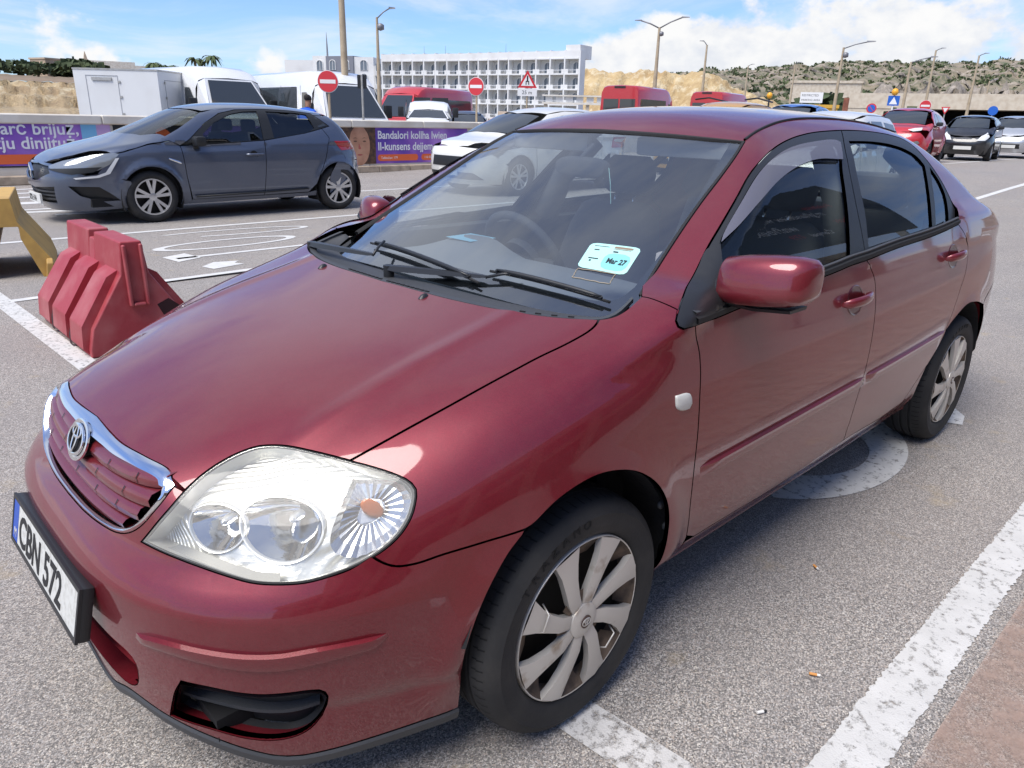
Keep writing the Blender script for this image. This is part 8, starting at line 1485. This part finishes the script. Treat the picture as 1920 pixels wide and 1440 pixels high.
small_car('city_car', 'silver hatchback at the right edge of the picture', 'car', (-33.2, -6.6, .38), R(8), 'paint_silver', S_city, dict(spec_c, wmat='alloy'), 'cars queued at the right', 1.04)
# taxi and estate showing over the foreground roof, small van, dark car
S_est = Shape(std(.90), [(.2, .86), (.45, .94), (.65, .94), (.85, .85)], [(.25, -3.5), (.6, -3.58), (1.0, -3.5), (1.4, -3.3)], [(.9, .82), (.6, .98), (.2, 1.05), (-.1, 1.08), (-1.5, 1.08), (-2.6, 1.12), (-3.5, 1.12)], [(-.5, 1.38), (-.9, 1.54), (-1.3, 1.64), (-2.0, 1.68), (-2.8, 1.66), (-3.4, 1.58)], (.1, 1.08, 1.8), (.86, 1.04, .32, .25), 2.65, n=3.8, ra=.37, zw=.33, zb=.9)
spec_e = dict(suv_spec, belt=[(-.40, 1.0), (-1.5, 1.03), (-3.4, 1.07)], tail=-3.2, roofedge=[(-.58, 1.32), (-1.0, 1.53), (-1.5, 1.60), (-2.4, 1.60), (-3.1, 1.56), (-3.28, 1.50)], roof=(-.85, -3.25), rz=1.50, win=[[(-.70, 1.08), (-.82, 1.25), (-1.05, 1.47), (-1.4, 1.51), (-1.4, 1.08)], [(-1.50, 1.51), (-2.2, 1.51), (-2.25, 1.09), (-1.50, 1.085)], [(-2.36, 1.50), (-3.0, 1.46), (-3.05, 1.10), (-2.36, 1.09)]])
small_car('estate_car', 'cream estate car whose glasshouse shows beyond the foreground roof', 'car', (-12.0, -4.6, -.02), R(7), 'paint_cream', S_est, spec_e, None, 1.0)
tx = small_car('taxi_car', 'yellow high-roofed car showing over the foreground roof', 'car', (-15.4, -8.9, .10), R(10), 'paint_yellow', S_est, spec_e, None, 1.08)
for s in (1, -1): MB().tube([(-1.0, s*.60, 1.70), (-1.8, s*.60, 1.76), (-3.0, s*.58, 1.70)], .02, 6).build('roof_bar', 'black_trim', tx, True)
small_car('hatchback_car', 'blue car behind the cream estate', 'car', (-22.6, -10.4, .3), R(12), 'paint_bluevan', S_city, spec_c, None, 1.18)
small_car('suv_car', 'black off-road car parked beside the small white van', 'car', (-19.0, -21.6, -.05), R(56), 'paint_black', S_est, dict(spec_e), None, .98)
small_car('parked_car', 'dark small hatchback parked between the minibus and the red van', 'car', (-19.5, -29.6, .0), R(70), 'paint_black', S_city, dict(spec_c, wparts=False), None, 1.)
# ---- vans
def van(label, loc, rz, P, L=5.6, H=2.65, wdt=1.02, side_glass=True, name='minibus', group=None, scale=1., short=False, rear_glass=True, hood=.95):
    v = empty(name, label, 'van', loc, rz, group, scale); zb = 1.28
    # section stations along x: (x, half width factor, z bottom, z top)
    def ring_(x, hw, zt, r=.16, z0=.32, tum=.10):
        pts = []
        for (yy, zz) in ((hw*.96, z0), (hw, z0+.25), (hw, zb), (hw-tum*.55, zt-r*1.6), (hw-tum-r*.35, zt-r*.35), (hw-tum-r*1.3, zt), (0, zt+.03)): pts.append((x, yy, zz))
        return pts+[(x, -p[1], p[2]) for p in pts[-2::-1]]
    xr = -L+.95; st = [(xr, .97, H-.04), (xr+.10, 1., H), (xr+1.5, 1., H+.01), (-.95, 1., H), (-.60, .995, H-.10), (-.35, .99, H-.30)]
    m = MB(); m.loft([ring_(x, wdt*k, z) for x, k, z in st], close=False); rg = ring_(*[xr, wdt*.97, H-.04]); m.add(rg, [tuple(range(len(rg)))]); body = m.build('body', P, v, True, 40)
    # cab: windscreen slope and bonnet
    zt, ze = H-.30, 1.28; hb = .94
    wsl = [(-.35, wdt*.78, zt), (.28, wdt*.86, ze)]
    m = MB(); m.add([(-.35, wdt*.99, ze-.0), (-.35, wdt*.86, zt-.1), (-.35, wdt*.66, zt), (.30, wdt*.90, ze), (.30, wdt*.94, ze-.3), (-.35, wdt*.99, .35), (.30, wdt*.96, .35)], [(0, 3, 2, 1), (0, 5, 6, 4, 3)]); m.build('cab_side', P, v); m2 = MB(); m2.add([(x, -y, z) for x, y, z in m.v], [f[::-1] for f in m.f]); m2.build('cab_side', P, v)
    sc = [(-.355, -wdt*.66, zt), (-.355, wdt*.66, zt), (.30, wdt*.88, ze), (.30, -wdt*.88, ze)]; MB().add(sc, [(0, 3, 2, 1)]).build('windscreen_frame', P, v)
    cs_ = [sum(c[k] for c in sc)/4 for k in range(3)]; MB().add([(cs_[0]+(x-cs_[0])*.88+.022, y*.92, cs_[2]+(z-cs_[2])*.88+.012) for x, y, z in sc], [(0, 3, 2, 1)]).build('windscreen', 'glass_dark', v)
    # bonnet and nose
    st2 = [(.30, .96, ze), (.55, .95, ze-.06), (.80, .92, ze-.20), (hb, .86, ze-.42), (hb+.06, .82, .75), (hb+.07, .82, .40)]
    rings = []
    for x, k, z in st2: rings.append([(x, wdt*k, .35), (x, wdt*k, max(.4, z-.28)), (x, wdt*k*.93, z-.06), (x, wdt*k*.75, z), (x, 0, z+.02), (x, -wdt*k*.75, z), (x, -wdt*k*.93, z-.06), (x, -wdt*k, max(.4, z-.28)), (x, -wdt*k, .35)])
    m = MB(); m.loft(rings, close=False); m.add(rings[-1], [tuple(range(9))[::-1]]); m.build('bonnet', P, v, True, 50)
    MB().box((hb+.03, -wdt*.80, .34), (hb+.10, wdt*.80, .58)).build('bumper', 'black_trim', v); MB().hexa([(hb+.02, -.42, .62), (hb+.10, -.42, .62), (hb+.10, .42, .62), (hb+.02, .42, .62)], [(hb-.04, -.46, .88), (hb+.045, -.46, .88), (hb+.045, .46, .88), (hb-.04, .46, .88)]).build('grille', 'black_trim', v)
    MB().box((hb+.10, -.25, .42), (hb+.115, .25, .53)).build('number_plate', 'plate_pale', v)
    for s in (1, -1):
        MB().hexa([(hb-.02, s*wdt*.50, .78), (hb+.03, s*wdt*.50, .78), (hb-.10, s*wdt*.90, .80), (hb-.15, s*wdt*.90, .80)][::s], [(hb-.12, s*wdt*.55, .96), (hb-.05, s*wdt*.55, .96), (hb-.24, s*wdt*.93, 1.04), (hb-.30, s*wdt*.93, 1.04)][::s]).build('headlight', 'lamp_clear', v)
        q = lambda pts, nm, mt: MB().add([(x, s*(wdt*1.004-.055*max(0, (z-zb))/1.0), z) for x, z in pts], [tuple(range(len(pts)))[::s]]).build(nm, mt, v)
        q([(-.22, 1.30), (-.90, 1.30), (-.90, 1.92), (-.62, 1.92), (-.22, 1.42)], 'door_window', 'glass_dark')
        if side_glass: q([(-1.20, 1.28), (xr+.30, 1.28), (xr+.22, 1.36), (xr+.22, 2.0), (xr+.30, 2.06), (-1.20, 2.06)], 'side_window', 'glass_dark')
        for xx in (-.98, -2.2): q([(xx, .5), (xx-.012, .5), (xx-.012, 2.1), (xx, 2.1)], 'door_gap', 'black_trim')
        rbox('door_mirror', (-.20, min(s*(wdt+.03), s*(wdt+.24)), 1.32), (-.08, max(s*(wdt+.03), s*(wdt+.24)), 1.66), 'black_trim', v, .03, 2)
        MB().box((xr-.012, min(s*wdt*.86, s*wdt*.97), 1.0), (xr+.02, max(s*wdt*.86, s*wdt*.97), 1.5)).build('tail_lamp', 'lamp_red', v)
        if rear_glass: MB().box((xr-.015, min(s*.04, s*wdt*.80), 1.32), (xr+.01, max(s*.04, s*wdt*.80), 2.05)).build('rear_window', 'glass_dark', v)
        for x in (.02, -L+1.95): wheel(v, x, wdt-.02, s, .34, .22, w=.22, mt='alloy', parts=False); MB().loft([[(x+.41*math.cos(t), s*yy, .36+.41*math.sin(t)) for t in np.linspace(0, math.pi, 12)] for yy in (wdt*1.002, wdt*.7)], close=False).build('wheel_liner', 'void', v, True)
    MB().box((xr-.02, -.28, H-.10), (xr+.06, .28, H-.02)).build('brake_light', 'black_trim', v)
    MB().box((xr+.05, -wdt*.95, .30), (.85, wdt*.95, .36)).build('floor_pan', 'void', v)
    return v
v1 = van('white high-roof minibus, left of the two beyond the wall', (-8.2, -18.6, 0), R(93), 'paint_white', 5.9, 2.45, 1.0, group='white minibuses beyond the wall')
v2 = van('white high-roof minibus, right of the two, with a blue mark on its side', (-10.3, -16.3, -.05), R(86), 'paint_white', 5.9, 2.45, 1.02, group='white minibuses beyond the wall')
mat('decal_blue', (.03, .20, .60), .4)
for k, (x, z, w_, h_) in enumerate(((-4.55, 2.14, .07, .16), (-4.66, 2.10, .05, .10), (-4.58, 1.98, .09, .06), (-4.70, 2.20, .05, .05))): MB().add([(x, -.995, z), (x-w_, -.995, z+.03), (x-w_*1.2, -.992, z+h_), (x-.02, -.992, z+h_*.8)], [(0, 1, 2, 3)]).build('side_decal', 'decal_blue', v2)
van('red high-roof van with its black grille facing left, beyond the wall', (-17.9, -25.0, -.05), R(20), 'paint_signal', 5.7, 2.52, 1.0, side_glass=True, name='delivery_van')
van('red minibus seen from behind, left of two over the foreground roof', (-32.1, -22.3, .25), R(193), 'paint_signal', 5.4, 2.62, 1.0, name='minibus', group='red minibuses over the foreground roof')
van('red minibus seen from behind, right of two over the foreground roof', (-41.5, -23.4, .35), R(190), 'paint_signal', 5.4, 2.62, 1.0, name='minibus', group='red minibuses over the foreground roof')
van('red van cab standing behind the white box lorry', (-7.2, -22.0, -.3), R(80), 'paint_signal', 5.2, 2.55, 1.0, side_glass=False, name='delivery_van')
van('small white van with a dark windscreen parked before the red van', (-16.6, -21.2, 0), R(50), 'paint_white', 4.3, 1.86, .86, side_glass=False, name='delivery_van')
# ---- box lorry
def lorry():
    v = empty('box_lorry', 'white box lorry with side and rear doors parked beyond the wall at the left', 'lorry', (-5.5, -19.4, 0), R(45)); mt = 'paint_white'; mat('lorry_panel', (.72, .73, .72), .45, var=((.66, .66, .64), 1.2, .4, .7))
    # local: +x rear face towards the viewer's right, +y ... body stands with one long side and the rear in view
    bx = MB().box((-3.3, -1.05, .95), (0, 1.05, 2.24)).build('box_body', 'lorry_panel', v)
    for a, b in (((-3.31, -1.06, 2.24), (.01, 1.06, 2.28)), ((-3.31, -1.06, .90), (.01, 1.06, .95))): MB().box(a, b).build('edge_trim', 'galv', bx)
    def lines(face, x0, x1, z0, z1, nm):
        for a in ((x0, x1, z0, z0+.012), (x0, x1, z1-.012, z1), (x0, x0+.012, z0, z1), (x1-.012, x1, z0, z1)):
            if face == 'x': MB().box((.001, a[0], a[2]), (.008, a[1], a[3])).build(nm, 'sign_grey', bx)
            else: MB().box((a[0], 1.051, a[2]), (a[1], 1.058, a[3])).build(nm, 'sign_grey', bx)
    lines('y', -1.9, -.35, 1.05, 2.05, 'side_door_seam'); lines('x', -.75, .05, 1.02, 2.12, 'rear_door_seam')
    for z in (1.2, 1.6, 1.95): MB().box((-.36, 1.058, z), (-.30, 1.075, z+.06)).build('hinge', 'galv', bx); MB().box((.008, .05, z), (.022, .11, z+.05)).build('hinge', 'galv', bx)
    MB().box((.008, -.60, 2.0), (.03, -.1, 2.07)).build('door_rail', 'galv', bx)
    cab = MB().loft([[(-3.35, y, z) for y, z in ((-1., .5), (1., .5), (1., 1.4), (.9, 2.15), (-.9, 2.15), (-1., 1.4))], [(-4.9, y, z) for y, z in ((-1., .5), (1., .5), (1., 1.3), (.85, 2.05), (-.85, 2.05), (-1., 1.3))], [(-5.2, y, z) for y, z in ((-.95, .5), (.95, .5), (.95, 1.2), (.8, 1.9), (-.8, 1.9), (-.95, 1.2))]]).build('cab', mt, v, True, 30)
    for s in (1, -1): MB().add([(-3.6, s*1.004, 1.4), (-4.7, s*1.004, 1.35), (-4.7, s*.90, 1.95), (-3.6, s*.93, 2.0)], [(0, 1, 2, 3)]).build('cab_window', 'glass_dark', v); rbox('door_mirror', (-4.9, min(s*1.1, s*1.3), 1.4), (-4.8, max(s*1.1, s*1.3), 1.8), 'galv', v, .02, 1); [wheel(v, x, 1.0, s, .38, .24, w=.26, parts=False, mt='galv') for x in (-.9, -4.2)]
    MB().box((-3.3, -.45, .55), (-.1, .45, .9)).build('chassis', 'void', v)
lorry()
# ---- person leaning at the minibus window
mat('shirt_blue', (.01, .10, .55), .8); mat('skin', (.30, .15, .09), .6); mat('hair_black', (.015, .012, .011), .8); mat('trousers', (.04, .042, .05), .85); mat('vest_yellow', (.65, .36, .05), .7)
def person(label, loc, rz):
    p = empty('person', label, 'person', loc, rz)
    # joints: x forward (towards the van), z up; the figure stands and leans forward with one arm on the window ledge
    J = {'pel': ((0, 0, .95), .145), 'wst': ((.05, 0, 1.10), .13), 'chest': ((.16, 0, 1.32), .155), 'neck': ((.24, 0, 1.47), .06), 'head0': ((.28, 0, 1.55), .075), 'head1': ((.31, 0, 1.65), .095), 'head2': ((.325, 0, 1.73), .06)}
    for s, n in ((1, 'l'), (-1, 'r')):
        J.update({'hip'+n: ((0, s*.09, .90), .095), 'kn'+n: ((.03, s*.10, .50), .065), 'an'+n: ((0, s*.10, .10), .045), 'toe'+n: ((.15, s*.11, .04), .035), 'sh'+n: ((.19, s*.19, 1.40), .065), 'el'+n: ((.30, s*.27, 1.18), .048), 'wr'+n: ((.48, s*.20, 1.22), .035)})
        for k, (dy, l) in enumerate(((-.03, .075), (-.01, .085), (.01, .08), (.03, .065))): J['f%d' % k+n] = ((.48+.09, s*.20+dy, 1.22), .012); J['g%d' % k+n] = ((.48+.09+l*.6, s*.20+dy, 1.20), .009)
        J['t0'+n] = ((.52, s*.20-s*.05, 1.23), .012); J['t1'+n] = ((.56, s*.20-s*.065, 1.22), .010)
    E_ = [('pel', 'wst'), ('wst', 'chest'), ('chest', 'neck'), ('neck', 'head0'), ('head0', 'head1'), ('head1', 'head2')]
    for n in 'lr':
        E_ += [('pel', 'hip'+n), ('hip'+n, 'kn'+n), ('kn'+n, 'an'+n), ('an'+n, 'toe'+n), ('chest', 'sh'+n), ('sh'+n, 'el'+n), ('el'+n, 'wr'+n), ('wr'+n, 't0'+n), ('t0'+n, 't1'+n)]
        for k in range(4): E_ += [('wr'+n, 'f%d' % k+n), ('f%d' % k+n, 'g%d' % k+n)]
    names = list(J); me = bpy.data.meshes.new('body'); me.from_pydata([J[n][0] for n in names], [(names.index(a), names.index(b)) for a, b in E_], []); ob = bpy.data.objects.new('body', me); COL.objects.link(ob)
    md = ob.modifiers.new('skin', 'SKIN'); sv_ = me.skin_vertices[0].data
    for i, n in enumerate(names): sv_[i].radius = (J[n][1],)*2; sv_[i].use_root = n == 'pel'
    ob.modifiers.new('sub', 'SUBSURF').levels = 1
    dg = bpy.context.evaluated_depsgraph_get(); m2 = bpy.data.meshes.new_from_object(ob.evaluated_get(dg)); bpy.data.objects.remove(ob); m2.materials.clear()
    for k in ('shirt_blue', 'skin', 'trousers'): m2.materials.append(MAT[k])
    for f in m2.polygons:
        c = f.center; f.use_smooth = True; f.material_index = 1 if (c.z > 1.50 or (c.x > .33 and c.z < 1.4)) else (2 if c.z < .98 else 0)
    b = bpy.data.objects.new('body', m2); COL.objects.link(b); b.parent = p
    MB().loft([[(.30-.015*k+r*.095*math.cos(t), r*.088*math.sin(t), 1.70+h_) for t in np.linspace(0, 2*math.pi, 15)[:-1]] for k, (r, h_) in enumerate(((.95, -.04), (1.08, .0), (.98, .05), (.6, .085), (.1, .10)))], caps=(False, True)).build('hair', 'hair_black', p, True)
    MB().box((.10, -.165, 1.02), (.30, -.15, 1.32)).build('vest_flap', 'vest_yellow', p)
    for s in (1, -1): rbox('shoe', (-.06, s*.105-.045, 0), (.20, s*.105+.045, .09), 'sign_black', p, .025, 2)
person('person in a bright blue shirt leaning at the right minibus window', (-8.55, -15.75, 0), R(215))
# ---- cardboard box standing on the wall, far parked cars by the hotel
mat('cardboard', (.52, .42, .33), .9); b = empty('cardboard_box', 'pale cardboard box standing on the wall coping before the black car', 'box', (-14.6, WY-.12, 1.236), R(10)); rbox('body', (-.28, -.16, 0), (.28, .16, .30), 'cardboard', b, .008, 1); MB().box((-.02, -.163, .0), (.02, .163, .302)).build('tape', 'butt_orange', b)
for k, (a, D, P_) in enumerate(((-117.2, 95, 'paint_silver'), (-118.0, 96, 'paint_black'), (-119.0, 97, 'paint_white'), (-125.6, 90, 'paint_white'), (-126.8, 92, 'paint_silver'))):
    x, y = azp(a, D); small_car('parked_car', ['silver car parked far off, left below the hotel annex', 'black car parked far off below the hotel annex', 'white car parked far off, right below the hotel annex', 'white car parked far off under the hotel balconies', 'silver car parked far off under the hotel balconies'][k], 'car', (x, y, .4), R(60+k*3), P_, S_city, dict(spec_c, wparts=False), 'cars parked far off by the hotel', 1.05, 0)
